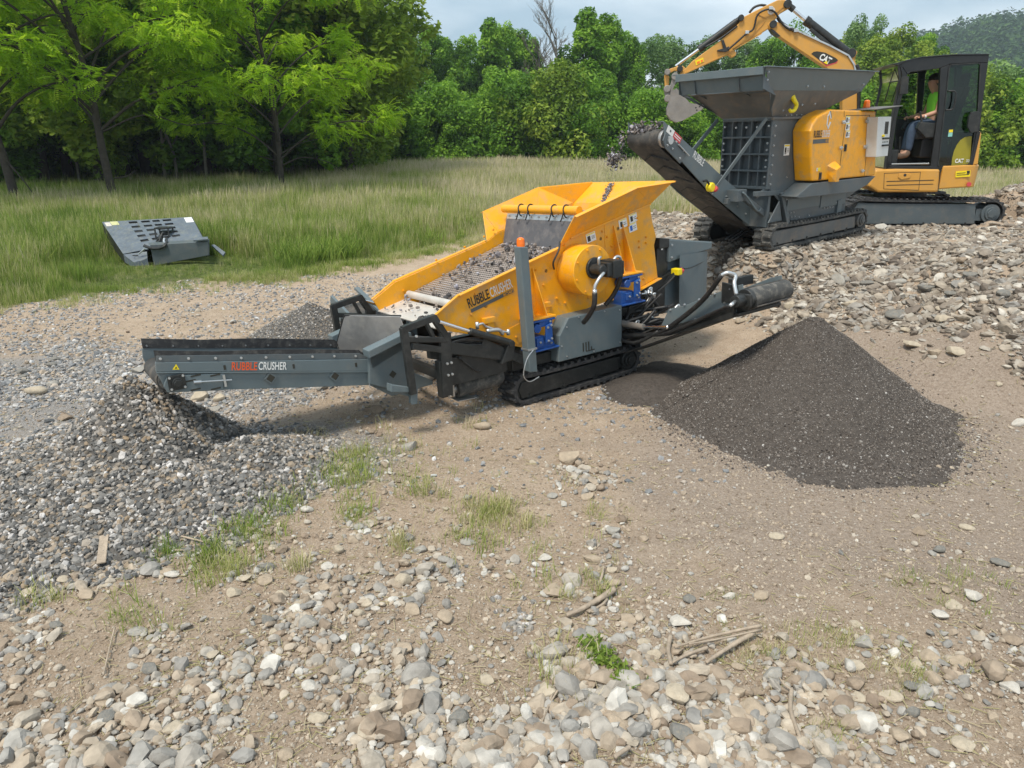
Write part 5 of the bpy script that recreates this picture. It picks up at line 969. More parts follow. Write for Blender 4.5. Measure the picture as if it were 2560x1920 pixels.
# tail roller with its motor under the frame
rl = MB(); rl.cyl((-.66,.16,.29),(-.20,.16,.30), .085, n=28); rl.cyl((-.20,.16,.30),(-.17,.16,.30), .07, n=20); edge_smooth(build('tail_roller', rl, 'rubber_dusty', sc, .004))
rm = MB(); rm.cyl((-.74,.16,.29),(-.66,.16,.29), .045, n=14); rm.box((-.72,.10,.24),(-.70,.22,.35)); rm.tube([(-.74,.12,.33),(-.78,.10,.30),(-.76,.10,.24)], .012, 7); rm.plate([(-.70,.06,.20),(-.50,.06,.185),(-.52,.2,.19),(-.70,.2,.20)], .006); build('roller_motor', rm, 'steel', sc, .004)
# front (oversize) conveyor: rises away from the machine
fc = MB(); T0, T1 = .35, .90; top = [SC.at(*c2(170,712), t=T0), SC.at(*c2(1640,705), t=T0)]; 
def sq(pts, t=T0): return SC.sz(c2, pts, t)
pl_ = sq([(160,735),(175,722),(1640,705),(1640,893),(1300,905),(640,925),(245,942),(215,890),(165,800)])
fc.side(pl_, T0, T0+.012); pf2 = [(a, b_) for a, b_ in pl_]; fc.side(pf2, T1-.012, T1)
fc.side(sq([(160,735),(1640,712),(1640,795),(165,800)]), T0-.012, T0)       # folded upper panel
fold = sq([(165,800),(1640,795),(1640,802),(165,808)]); fc.side(fold, T0-.02, T0-.012)
conv = build('front_conveyor_frame', fc, 'grey', sc, .004)
for t0, t1, dy in ((T0-.002, T0+.006, 0), (T1-.006, T1+.002, 0)):
    sk = MB(); sk.side([(a, b_) for a, b_ in sq([(165,735),(165,690),(1575,672),(1640,708)])], t0, t1); build('belt_skirt', sk, 'grey2', conv, .002)
    ks = MB(); base = sq([(165,728),(150,655),(600,660),(1000,645),(1570,650),(1640,708)]); ks.side(base, t0+.010, t0+.016) if t0 < .6 else ks.side(base, t0-.010, t0-.004); build('rubber_skirt', ks, 'rubber', conv, 0)
bp_ = [SC.at(*c2(x, y), t=T0-.003) for x, y in ((195,710),(390,708),(577,706),(754,704),(925,700),(1089,697),(1246,695),(1397,692),(1545,691))]
bolts(conv, bp_, (0,-1,0), .010); bolts(conv, [(s, T1-.008, z+.0) for s, t, z in bp_], (0,-1,0), .010)
ep = MB(); ep.side(sq([(222,870),(245,825),(630,808),(632,925),(245,942),(215,900)]), T0-.018, T0-.006); ept = build('bearing_plate', ep, 'grey', conv, .006)
bb_ = SC.at(*c2(310,872), t=T0-.02); be = MB(); be.box((bb_[0]-.058, T0-.032, bb_[2]-.055), (bb_[0]+.058, T0-.018, bb_[2]+.055)); be.cyl((bb_[0],T0-.032,bb_[2]),(bb_[0],T0-.06,bb_[2]), .036, n=24); be.cyl((bb_[0],T0-.06,bb_[2]),(bb_[0],T0-.075,bb_[2]), .027, n=24); bbo = build('bearing_block', be, 'black', ept, .004)
bolts(bbo, [(bb_[0]+i*.045, T0-.033, bb_[2]+j*.042) for i in (-1,1) for j in (-1,1)], (0,-1,0), .009)
ten = MB(); a = SC.at(*c2(425,872), t=T0-.03); b_ = SC.at(*c2(690,856), t=T0-.03); ten.cyl(a, b_, .006, n=8); ten.cyl(a, [a[i]+(b_[i]-a[i])*.2 for i in range(3)], .012, n=8); m_ = SC.at(*c2(640,858), t=T0-.03); ten.box((m_[0]-.008, T0-.035, m_[2]-.05), (m_[0]+.008, T0-.02, m_[2]+.04)); build('belt_tensioner', ten, 'zinc', ept, 0)
slt = MB()
for x, y in ((440,826),(575,823),(440,922),(580,916),(405,862)): p = SC.at(*c2(x, y), t=T0-.018); slt.box((p[0]-.035,T0-.0195,p[2]-.006),(p[0]+.035,T0-.018,p[2]+.006))
build('slots', slt, 'darkprint', ept, 0)
ho = MB()
for x, y in ((955,842),(1400,828)): p = SC.at(*c2(x, y), t=T0-.002); ho.plate([(p[0]-.033,T0-.0155,p[2]),(p[0],T0-.0155,p[2]-.033),(p[0]+.033,T0-.0155,p[2]),(p[0],T0-.0155,p[2]+.033)], .002)
for x, y in ((640,768),(1117,760),(1548,750)): p = SC.at(*c2(x, y), t=T0-.012); ho.box((p[0]-.008,T0-.0145,p[2]-.02),(p[0]+.008,T0-.012,p[2]+.015))
build('openings', ho, 'darkprint', conv, 0)
hb = MB()
for x, y in ((955,842),(1400,828)):
    p = SC.at(*c2(x, y), t=T0-.002); q = [(p[0]-.042,p[2]),(p[0],p[2]-.042),(p[0]+.042,p[2]),(p[0],p[2]+.042)]
    for i in range(4): bar2(hb, [q[i], q[(i+1) % 4]], T0-.016, T0, .008)
build('opening_frames', hb, 'grey', conv, 0)
ra = Vector(SC.at(*c2(170,795), t=T0)); rb_ = Vector(SC.at(*c2(1640,788), t=T0)); cdv = (rb_-ra).normalized(); cuv = Vector((0,-1,0)).cross(cdv); cuv = cuv if cuv.z > 0 else -cuv
lp0 = Vector(SC.at(*c2(688,790), t=T0-.014)); lettering('lettering', 'RUBBLE', conv, lp0, cdv, cuv, .062, 'orangepaint', width=.185, bold=.014); lettering('lettering', 'CRUSHER', conv, Vector(SC.at(*c2(873,787), t=T0-.014)), cdv, cuv, .062, 'white', width=.215, bold=.012)
wt = Vector(SC.at(*c2(280,785), t=T0-.014)); tri = MB(); tri.plate([wt, wt+cdv*.045, wt+cdv*.0225+cuv*.04], .0015); tr0 = build('warning_sticker', tri, 'yellowst', conv, 0); tr1 = MB(); w2 = wt+Vector((0,-.002,0))+cuv*.008; tr1.plate([w2+cdv*.014, w2+cdv*.031, w2+cdv*.0225+cuv*.014], .001); build('print', tr1, 'darkprint', tr0, 0)
# belt: top run, head and return
bl = MB(); h0 = SC.at(*c2(250,865), t=T0); h1 = SC.at(*c2(1640,800), t=T0); hd = Vector((h1[0]-h0[0], 0, h1[2]-h0[2])).normalized(); hn = Vector((-hd.z, 0, hd.x)); hn = hn if hn.z > 0 else -hn; rr = .075; L_ = 1.9
path = [Vector((h0[0],0,h0[2]))+hd*L_+hn*rr]+[Vector((h0[0],0,h0[2]))+hn*rr*math.cos(a)-hd*rr*math.sin(a) for a in np.linspace(0, math.pi, 12)]+[Vector((h0[0],0,h0[2]))+hd*L_-hn*rr]
o = []
for p in path: o += [(p.x, T0+.03, p.z), (p.x, T1-.03, p.z)]
bl.add(o, [(2*i, 2*i+1, 2*i+3, 2*i+2) for i in range(len(path)-1)]); bo = build('belt', bl, 'belt', conv, 0, True); sd = bo.modifiers.new('th', 'SOLIDIFY'); sd.thickness = .01
hr = MB(); hr.cyl((h0[0],T0+.012,h0[2]),(h0[0],T1-.012,h0[2]), rr-.012, n=24); edge_smooth(build('head_roller', hr, 'rubber_dusty', conv, 0))
# hinge knuckle and arm where the conveyor folds
kn = MB(); kn.side(SC.sz(c4, [(0,830),(0,690),(250,590),(250,720),(260,800),(450,880),(450,905),(260,960),(0,905)], .33), .30, .345); kn.side(SC.sz(c2, [(1640,705),(1640,893),(1780,960),(1900,930),(1900,700)], .40), .352, .40)
kn.side(SC.sz(c2, [(1590,660),(1860,510),(1890,560),(1890,640),(1660,785),(1640,700)], .30), .30, .315); kn.side(SC.sz(c2, [(1590,640),(1860,510),(1885,515),(1890,545),(1600,690)], .30), .18, .30)
kn.side(SC.sz(c2, [(1590,640),(1860,510),(1885,515),(1890,545),(1600,690)], .30), .94, 1.05); kno = build('conveyor_hinge_box', kn, 'grey', sc, .006)
ka = MB(); ka.side(SC.sz(c4, [(150,905),(290,925),(295,1040),(330,1035),(332,935),(325,905),(300,905),(290,960),(150,960)], .02), -.02, .02); ka.side(SC.sz(c4, [(150,905),(300,945),(295,1000),(150,960)], .02), .02, .07); k_o = build('locking_arm', ka, 'grey', kno, .006)
p = SC.at(*c4(313,928), t=-.02); bolts(k_o, [p], (0,-1,0), .014)
ho2 = MB(); p = SC.at(*c4(175,838), t=.30); ho2.plate([(p[0]-.035,.297,p[2]),(p[0],.297,p[2]-.035),(p[0]+.035,.297,p[2]),(p[0],.297,p[2]+.035)], .002); build('opening', ho2, 'darkprint', kno, 0)
# receiving chute: worn steel tray below the lip
tyb = MB(); A_, B_, C_ = [Vector(SC.at(*c2(*q), S=v)) for q, v in (((1470,410),-1.36),((1850,418),-1.05),((1430,640),-1.42))]; n_t = (B_-A_).cross(C_-A_).normalized()
def onp(x, y):            # a point of the tray's plane
    a0, a1 = Vector(SC.at(*c2(x, y), S=-1.3)), Vector(SC.at(*c2(x, y), S=-1.6)); d = a1-a0; return tuple(a0+d*((A_-a0).dot(n_t)/d.dot(n_t)))
tyb.plate([onp(1470,410), onp(1850,418), onp(1890,520), onp(1600,665), onp(1440,668), onp(1418,600)], .01)
build('receiving_tray', tyb, 'steel', sc, .003)
te = MB(); a = SC.at(*c2(1470,408), S=-1.36); b_ = SC.at(*c2(1860,413), S=-1.0); te.tube([a, b_], .008, 6); c_3 = SC.at(*c2(1420,600), S=-1.40); te.tube([a, c_3, SC.at(*c2(1440,665), S=-1.42)], .007, 6); build('tray_edge', te, 'black', sc, 0)
# side (fines) conveyor, rises towards the viewer at right
S0_, S1_ = 1.27, 1.82
def tz(t): return .97+(-1.42-t)*(-.46)*-1 if False else .97-(t+1.42)*.44
fv = MB()
def onS(x, y, S): return SC.at(*c5(x, y), S=S)
PL = [(560,905),(720,870),(1225,672),(1345,640),(1362,800),(1275,880),(900,985),(540,1120),(480,1080)]
fv.plate([onS(x, y, S0_) for x, y in PL], .012); q_ = [onS(x, y, S0_) for x, y in PL]; fv.plate([(S1_-.012, p[1], p[2]) for p in q_], .012)
q_ = [onS(x, y, S0_-.02) for x, y in ((540,1120),(900,985),(1275,900),(1270,960),(900,1090),(540,1190))]; fv.plate(q_, .018)
fvo = build('side_conveyor_frame', fv, 'grey', sc, .004)
fb_ = MB(); fb_.plate([(S0_+.02,-1.5,tz(-1.5)-.10),(S1_-.02,-1.5,tz(-1.5)-.10),(S1_-.02,.2,tz(.2)-.10),(S0_+.02,.2,tz(.2)-.10)], .01); fb_.plate([(S0_+.03,-1.42,tz(-1.42)+.085),(S1_-.03,-1.42,tz(-1.42)+.085),(S1_-.03,.2,tz(.2)+.02),(S0_+.03,.2,tz(.2)+.02)], .01); build('side_belt', fb_, 'belt', fvo, 0)
fr2 = MB(); fr2.cyl((S0_+.03,-1.42,tz(-1.42)),(S1_-.0,-1.42,tz(-1.42)), .084, n=32); edge_smooth(build('side_head_roller', fr2, 'rubber_dusty', fvo, .004))
fm2 = MB(); zc_ = tz(-1.42); fm2.cyl((S0_-.02,-1.42,zc_),(S0_+.03,-1.42,zc_), .085, n=24); fm2.cyl((S0_-.14,-1.42,zc_),(S0_-.02,-1.42,zc_), .050, n=18); fm2.box((S0_-.05,-1.50,zc_-.05),(S0_-.02,-1.34,zc_+.05)); edge_smooth(build('side_motor', fm2, 'black', fvo, .004), 30)
ff = MB(); ff.tube([(S0_-.10,-1.40,zc_+.05),(S0_-.08,-1.36,zc_+.14),(S0_-.03,-1.33,zc_+.19),(S0_-.09,-1.30,zc_+.22),(S0_-.12,-1.26,zc_+.20)], .017, 8); ff.tube([(S0_-.14,-1.42,zc_),(S0_-.22,-1.43,zc_-.02)], .016, 8); build('motor_fittings', ff, 'zinc', fvo, 0, True)
fh = MB(); fh.tube([(S0_-.12,-1.26,zc_+.20),(S0_-.06,-1.0,.90),(S0_-.05,-.6,.60),(S0_-.05,-.35,.50),(S0_-.06,0,.45)], .022, 8); fh.tube([(S0_-.22,-1.43,zc_-.02),(S0_-.08,-1.1,.80),(S0_-.05,-.6,.56),(S0_-.05,0,.42)], .018, 8); fh.tube([(S0_-.05,-.5,.56),(S0_-.07,-.2,.40),(S0_-.1,.1,.44)], .018, 8); build('side_hoses', fh, 'hose', fvo, 0, True)
fs = MB()
bq = [onS(x, y, S0_-.05) for x, y in ((420,1125),(900,1000),(1280,925),(1700,850),(1700,885),(1280,1000),(900,1100),(560,1190),(420,1200))]
for s in (S0_-.05,): fs.plate([(s, max(p[1], -1.34), p[2]) for p in bq], .035)
fs.plate([onS(x, y, S0_+.015) for x, y in ((480,1080),(1280,870),(1500,800),(1500,880),(1280,960),(480,1180))], .008)
for i in (1, 2): fs.box((S0_-.05, bq[i][1]-.02, bq[i][2]-.05), (S1_, bq[i][1]+.02, bq[i][2]-.02))
fs.box((S0_+.10,-1.20,zc_+.05),(S0_+.40,-1.16,zc_+.13)); fs.plate([(S0_-.01,-1.34,zc_-.04),(S0_-.01,-1.18,zc_-.06),(S0_-.01,-1.18,zc_+.12),(S0_-.01,-1.34,zc_+.10)], .02); build('side_brackets', fs, 'black', fvo, .004)
rm2 = MB(); rm2.cyl((S0_-.06,.02,.57),(S0_-.06,-.32,.575), .030, n=16); ro2 = edge_smooth(build('side_ram', rm2, 'dusty', fvo, .002)); rr3 = MB(); rr3.cyl((S0_-.06,-.32,.575),(S0_-.06,-.62,.62), .014, n=12); rr3.sphere((S0_-.06,-.62,.62), .022); edge_smooth(build('ram_rod', rr3, 'chrome', ro2, 0))
bolts(fvo, [onS(x, y, S0_-.002) for x, y in ((580,913),(730,858),(885,803),(1050,745),(1215,690),(1160,835),(1340,770),(1015,985),(845,1010))], (-1,0,0), .010)
# far conveyor: only its head end shows beyond the machine
fo = MB(); tz3 = lambda t: .55+(t-1.3)*.30
for s in (-.95, -.45): fo.plate([(s,1.2,tz3(1.2)-.05),(s,2.0,tz3(2.0)-.05),(s,2.0,tz3(2.0)+.12),(s,1.2,tz3(1.2)+.12)], .012)
foo = build('far_conveyor_frame', fo, 'grey', sc, .004); f3 = MB(); f3.plate([(-.93,1.2,tz3(1.2)+.04),(-.46,1.2,tz3(1.2)+.04),(-.46,2.05,tz3(2.05)+.05),(-.93,2.05,tz3(2.05)+.05)], .012); build('far_belt', f3, 'belt', foo, 0)
f4 = MB(); f4.cyl((-.93,2.03,tz3(2.03)),(-.46,2.03,tz3(2.03)), .07, n=24); edge_smooth(build('far_head_roller', f4, 'rubber_dusty', foo, .003)); f5 = MB(); f5.bar((-.98,1.5,.75),(-.98,2.0,.92), .03, .1); f5.bar((-.40,1.5,.72),(-.40,2.05,.90), .03, .1); f5.bar((-.65,1.55,.80),(-.65,2.1,.98), .05, .03); build('far_skirts', f5, 'grey', foo, .003)

# ------------------------------------------------------------------ the jaw crusher
cr_ = thing('jaw_crusher', 'grey and orange tracked rock crusher with a wide feed hopper standing on the rubble bank', 'rock crusher', CR)
crawler(cr_, -.26, 2.34, 0, .335, 0, .25, rub='rubber_dusty', plate_m='dusty'); crawler(cr_, -.26, 2.34, 0, .335, .95, 1.2, rub='rubber_dusty', plate_m='black')
bd = MB(); bd.side([(-.28,1.63),(1.3,1.63),(1.3,.70),(2.0,.75),(2.04,.57),(1.80,.50),(1.80,.28),(.40,.30),(.05,.60),(-.19,.76)], .10, .11); bd.side([(-.28,1.63),(1.3,1.63),(1.3,.70),(2.0,.75),(2.04,.57),(1.80,.50),(1.80,.28),(.40,.30),(.05,.60),(-.19,.76)], .80, .81)
bd.box((-.20,.11,.30),(-.15,.80,1.63)); bd.box((.3,.11,.3),(1.8,.80,.34)); bd.box((1.25,.11,.35),(1.3,.80,1.6)); bd.box((.2,.2,.10),(2.0,1.0,.30)); body_ = build('crusher_body', bd, 'grey2', cr_, .006)
gr = MB()
for i in range(5): z = .80+i*.20; gr.box((-.285,.11,z-.012 if i else z-.02),(-.16,.80,z+.012))
for i in range(6): t = .11+i*.138; gr.box((-.281,t-.008,.78),(-.16,t+.008,1.615))
gr.box((-.29,.10,1.60),(-.15,.81,1.65)); build('ribbed_front', gr, 'grey2', body_, .004)
bolts(body_, [(-.283, t, z) for z in (1.53,1.33,1.25,1.13,1.05,.93,.85) for t in (.14,.77)]+[(-.283,t,1.52) for t in (.3,.45,.6)], (-1,0,0), .013)
bolts(body_, [(-.22, .10, .84+i*.115) for i in range(7)], (0,-1,0), .013); bolts(body_, [(s, .10, z) for s, z in ((.25,.44),(.33,.44),(.40,.44),(.28,.38),(.36,.38),(.44,.38),(1.2,.42),(1.28,.42),(1.35,.42),(1.42,.42),(.2,.62),(1.0,.6),(.15,.9),(.05,1.2),(1.5,.47),(.55,.36),(.8,.36))], (0,-1,0), .011)
gp2 = MB(); gp2.box((.22,.088,.47),(1.05,.10,.62)); gp2.box((1.07,.086,.44),(1.75,.10,.60)); gp2.box((1.52,.07,.3),(1.64,.10,.50)); build('lower_panels', gp2, 'grey', body_, .003)
sticker(body_, (.03,.098,1.17), (1,0,0), (0,0,1), .125, .135, 'white', PIC)
# hopper
hp_ = MB(); rz = 2.15; a = dict(f=-.91, b=1.66, n=-.15, r=1.10)
hp_.plate([(-.91,-.15,rz),(1.66,-.15,rz),(1.50,-.07,1.925),(-.70,-.07,1.915)], .01); hp_.plate([(-.91,1.10,rz),(1.66,1.10,rz),(1.50,1.02,1.925),(-.70,1.02,1.915)], -.01)
hp_.plate([(-.91,-.15,rz),(-.91,1.10,rz),(-.84,1.05,1.925),(-.84,-.10,1.915)], -.01); hp_.plate([(1.66,-.15,rz),(1.66,1.10,rz),(1.50,1.02,1.92),(1.50,-.07,1.92)], .01)
hop = build('feed_hopper', hp_, 'grey', cr_, .005)
hr_ = MB(); hr_.box((-.935,-.185,rz),(1.69,-.13,rz+.012)); hr_.box((-.935,1.08,rz),(1.69,1.135,rz+.012)); hr_.box((-.945,-.13,rz-.075),(-.915,1.08,rz+.010)); hr_.box((1.64,-.13,rz),(1.69,1.08,rz+.01)); build('rim', hr_, 'grey', hop, .004)
fn_ = MB(); fn_.plate([(-.70,-.07,1.915),(1.50,-.07,1.925),(.62,.10,1.63),(-.30,.10,1.63)], .01); fn_.plate([(-.70,1.02,1.915),(1.50,1.02,1.925),(.62,.82,1.63),(-.30,.82,1.63)], -.01); fn_.plate([(-.70,-.07,1.915),(-.70,1.02,1.915),(-.30,.82,1.63),(-.30,.10,1.63)], -.01); fn_.plate([(1.50,-.07,1.925),(1.50,1.02,1.925),(.62,.82,1.63),(.62,.10,1.63)], .01)
fn_.plate([(-.84,-.10,1.918),(-.84,1.05,1.918),(-.70,1.02,1.912),(-.70,-.07,1.912)], .006); build('funnel', fn_, 'dusty', hop, .004)
gs = MB(); gs.plate([(-.905,.20,2.08),(-.905,-.13,2.10),(-.76,-.10,1.90),(-.76,.20,1.89)], .01); 
for t in (-.12, .20, .82, 1.06): gs.plate([(-.90,t,2.10),(-.70,t,1.92),(-.34,t if .1 < t < .83 else (.11 if t < .1 else .81),1.66),(-.62,t,1.86),(-.88,t,1.93)], .01)
gs.plate([(-.70,-.08,1.92),(-.47,-.075,1.98),(-.32,.09,1.64)], .01); build('gussets', gs, 'grey2', hop, .003); gs = MB(); gs.plate([(1.32,-.085,1.99),(1.50,-.08,1.915),(1.30,-.07,1.915)], .01); build('rear_gusset', gs, 'grey2', hop, .003)
bolts(hop, [(-.84,-.135,2.10),(-.82,-.115,2.02),(.10,-.085,1.965),(.48,-.085,1.965),(1.45,-.10,2.0),(.2,.02,1.76),(.5,.02,1.77),(-.15,.06,1.70)], (0,-1,.3), .012)
bolts(hop, [(-.03+i*.12,.085,1.645) for i in range(6)], (0,-1,0), .009)
fl2 = MB(); fl2.box((-.32,.07,1.60),(.66,.10,1.63)); build('clamp_bar', fl2, 'dusty', hop, .003)
hk = MB(); p = [(-.10,-.02,1.86),(-.08,-.04,1.81),(-.03,-.045,1.76),(-.06,-.04,1.70),(-.12,-.03,1.69),(-.15,-.03,1.71)]; hk.tube(p, (.030,.018), 10); build('yellow_hook', hk, 'yellowst', hop, 0, True)
sb = MB(); sb.bar((-.37,.13,1.62),(-1.06,.355,.77), .05, .012, (0,1,0)); sb.bar((-.37,.83,1.62),(-1.12,.90,1.0), .05, .012, (0,1,0)); build('strut', sb, 'grey', cr_, .002); bolts(cr_, [(-1.06,.345,.78),(-1.03,.345,.83),(-1.0,.345,.87)], (0,-1,0), .009)
# engine cover
cv2 = [(.345,.846),(.249,1.144),(.175,1.454),(.22,1.54),(.33,1.625),(.625,1.70),(.959,1.69),(1.812,1.67),(1.99,1.10),(2.057,.813)]
ev = MB(); ev.side(cv2, -.15, .098); ev.side([(.70,.86),(.70,1.69),(1.80,1.665),(1.98,.83)], .099, 1.08); eco = build('engine_cover', ev, 'yellow', cr_, .02)
es_ = MB(); es_.side(CR.sz(cm, [(1200,1100),(1690,1045),(1625,1112),(1530,1167),(1100,1217),(1075,1205)], -.15), -.15, .098); es_.box((1.3,.099,.60),(2.0,1.05,.84)); build('lower_skirt', es_, 'grey2', cr_, .01)
dl = MB(); T_ = -.1525
def P3(x, y, t=-.15): q = CR.at(*cm(x, y), t=t); return q
def strip(mb, a, b_, w_=.006, t=T_): a, b_ = P3(*a), P3(*b_); mb.bar((a[0],t,a[2]), (b_[0],t,b_[2]), w_, .003, (0,1,0)) if False else bar2(mb, [(a[0],a[2]),(b_[0],b_[2])], t, t+.003, w_)
for a_, b_q in (((1460,580),(1640,578)),((1460,580),(1400,1060)),((1445,545),(1445,590)),((1400,1060),(1405,1075)),((1640,578),(1600,1040))): strip(dl, a_, b_q)
build('door_seam', dl, 'darkprint', eco, 0)
hg = MB()
for x, y in ((1430,630),(1610,625),(1410,828),(1595,820),(1575,1005)): p = P3(x, y); hg.cyl((p[0]-.035,-.17,p[2]),(p[0]+.045,-.17,p[2]), .012, n=10); hg.box((p[0]-.012,-.175,p[2]-.022),(p[0]+.03,-.15,p[2]+.022))
build('hinges', hg, 'zinc', eco, .002)
for x, y in ((1452,828),(1258,1045)): p = P3(x, y); q = MB(); q.box((p[0]-.028,-.162,p[2]-.045),(p[0]+.028,-.15,p[2]+.045)); q.box((p[0]-.014,-.170,p[2]-.02),(p[0]+.014,-.162,p[2]+.03)); build('door_latch', q, 'black', eco, .004)
dp = MB(); p = P3(1340,1010); dp.add([(p[0]-.10,-.15,p[2]+.08),(p[0]+.04,-.15,p[2]+.12),(p[0]+.10,-.15,p[2]+.12),(p[0]+.10,-.15,p[2]-.13),(p[0]-.02,-.15,p[2]-.13),(p[0]-.02,-.24,p[2]+.02),(p[0]+.08,-.24,p[2]+.06),(p[0]+.08,-.24,p[2]-.13),(p[0]-.0,-.24,p[2]-.13),(p[0]-.06,-.15,p[2]-.02)],
 [(0,5,6,2,1),(0,9,4,8,5),(5,8,7,6),(6,7,3,2),(8,4,3,7)]); build('vent_spout', dp, 'yellow', eco, .004)
for i, y in enumerate((616,670,726)): p = P3(1452, y+24); sticker(eco, (p[0],-.153,p[2]), (1,0,-.01), (.05,0,1), .105, .088, 'white', (('yellowst', .05, .86, .95, .97),('darkprint', .1, .15, .45, .78),('greyprint', .55, .3, .9, .38),('greyprint', .55, .5, .9, .58)))
p = P3(1228,1008); sticker(eco, (p[0],-.153,p[2]), (1,0,0), (0,0,1), .10, .04, 'yellowst', (('white', 0, 0, .35, 1),('red', .08, .2, .28, .8)))
p = P3(1208,752); xd = (1,0,.0); zd_ = (0,0,1); lettering('lettering', 'RUBBLE', eco, (p[0],-.153,p[2]), xd, zd_, .085, 'darkprint', width=.19, bold=.016); lettering('lettering', 'CRUSHER', eco, (p[0]+.20,-.153,p[2]+.0), xd, zd_, .085, 'whitebox', width=.19, bold=.01)
ul = MB(); ul.box((p[0],-.1525,p[2]-.070),(p[0]+.385,-.151,p[2]-.02)); build('name_underline', ul, 'greyprint', eco, 0); lettering('lettering', 'RC150', eco, (p[0]+.30,-.155,p[2]-.060), xd, zd_, .03, 'yellow', width=.075, bold=.01)
# hexagonal emblem: an open C made of bars
em = MB(); c0_ = P3(1328,618); rr = .075
hx_ = [(c0_[0]+rr*.55*math.sin(a_)*1.0, c0_[2]+rr*1.25*math.cos(a_)) for a_ in (math.radians(75), 0, math.radians(-60), math.radians(-120), math.radians(180), math.radians(105))]
bar2(em, hx_, T_-.001, T_+.002, .022); build('emblem', em, 'whitebox', eco, 0); em2 = MB(); hx2 = [(x+.012, z+.010) for x, z in hx_[:4]]; bar2(em2, hx2, T_+.0005, T_+.0022, .022); build('emblem_shadow_print', em2, 'greyprint', eco, 0)
# control enclosure, canopy, beacon
cbx = MB(); cbx.side([(1.575,1.594),(1.964,1.592),(2.017,1.08),(1.674,1.079)], -.30, -.152); cbo = build('control_cabinet', cbx, 'whitebox', cr_, .006)
sc2 = MB(); sc2.side([(1.80,1.53),(1.90,1.53),(1.915,1.37),(1.815,1.37)], -.304, -.30); build('display', sc2, 'darkprint', cbo, .002)
kb = MB()
for i in range(5): kb.cyl((1.79+i*.042,-.33,1.315),(1.79+i*.042,-.30,1.315), .012, n=10); kb.cyl((1.80+i*.042,-.33,1.225),(1.80+i*.042,-.30,1.225), .012, n=10); 
for i in range(4): kb.box((1.80+i*.045,-.302,1.26),(1.825+i*.045,-.30,1.275))
build('switches', kb, 'black', cbo, 0); yb = MB(); yb.cyl((1.775,-.325,1.35),(1.775,-.30,1.35), .016, n=12); build('stop_knob', yb, 'yellowst', cbo, 0)
cn = MB(); cn.side([(1.40,1.682),(2.12,1.72),(2.12,1.73),(1.40,1.692)], -.36, .05); build('canopy_sheet', cn, 'dusty', cr_, .002)
bn = MB(); bn.cyl((1.90,.03,1.70),(1.90,.03,1.73), .045, n=18); bn.cyl((1.90,.03,1.73),(1.90,.03,1.80), .045, .038, n=18); bn.sphere((1.90,.03,1.80), .038, 14, 8, (1,1,.5)); edge_smooth(build('beacon', bn, 'orange', cr_, 0))
# discharge conveyor, seen from below
NPt = [(-2.004,1.624),(-.858,.967),(-.53,.791),(.261,.351),(.319,.03),(-1.058,.776),(-1.635,1.168),(-1.955,1.34)]
cf = MB(); cf.side(NPt, .36, .375); cf.side(NPt, .875, .89); cf.side([(-2.004,1.624),(-.858,.967),(-.53,.791),(-.53,.78),(-.858,.955),(-2.004,1.612)], .375, .41); cfo = build('conveyor_frame', cf, 'grey', cr_, .004)
ct = MB(); ct.side([(-1.98,1.50),(-1.62,1.29),(-1.60,1.24),(-1.70,1.16),(-1.97,1.335),(-2.02,1.42)], .345, .36); cto_ = build('tension_plate', ct, 'grey2', cfo, .004); bolts(cto_, [(-1.93,.345,1.45),(-1.80,.345,1.40),(-1.86,.345,1.33),(-1.72,.345,1.22),(-1.66,.345,1.30),(-1.95,.345,1.37)], (0,-1,0), .012)
tn = MB(); tn.cyl((-1.76,.335,1.37),(-1.56,.335,1.24), .009, n=8); tn.cyl((-1.90,.33,1.42),(-1.90,.36,1.42), .045, n=18); build('belt_tensioner', tn, 'zinc', cto_, 0)
rdir = Vector((.867,0,-.498)); RC_ = Vector((-1.93,0,1.435))
rl2 = MB(); rl2.cyl((RC_.x,.38,RC_.z),(RC_.x,.87,RC_.z), .095, n=32); edge_smooth(build('head_roller', rl2, 'steel', cfo, .003))
nrm = Vector((.498,0,.867)); pth = [RC_+rdir*2.45+nrm*.07]+[RC_+(nrm*math.cos(a_)-rdir*math.sin(a_))*.105 for a_ in np.linspace(0, math.pi, 14)]+[RC_+rdir*1.2-nrm*.125, RC_+rdir*2.5-nrm*.12]
bm_ = MB(); o = []
for p in pth: o += [(p.x,.42,p.z),(p.x,.868,p.z)]
bm_.add(o, [(2*i,2*i+1,2*i+3,2*i+2) for i in range(len(pth)-1)]); bo2 = build('belt', bm_, 'belt', cfo, 0, True); sd = bo2.modifiers.new('th', 'SOLIDIFY'); sd.thickness = .008
cvn = MB()
for k in range(9):      # chevron cleats on the belt
    u = .15+k*.27; c = RC_+rdir*u-nrm*.118
    for tm, t_e in ((.645,.47),(.645,.83)): cvn.bar((c.x, tm, c.z), (c.x+rdir.x*.13, t_e, c.z+rdir.z*.13), .014, .02, tuple(nrm))
build('belt_cleats', cvn, 'rubber', bo2, .003)
sst = Vector((-1.96,.358,1.515)); sd1 = rdir.copy(); su1 = nrm.copy(); sticker(cfo, sst, sd1, su1, .13, .075, 'white', (('greyprint', .4, .35, .6, .65),)); sticker(cfo, sst+sd1*.135, sd1, su1, .15, .075, 'red', (('white', .08, .6, .9, .75),('white', .08, .3, .9, .42)))
lettering('lettering', 'RUBBLE', cfo, Vector((-1.47,.358,1.22)), sd1, su1, .085, 'white', width=.235, bold=.014)
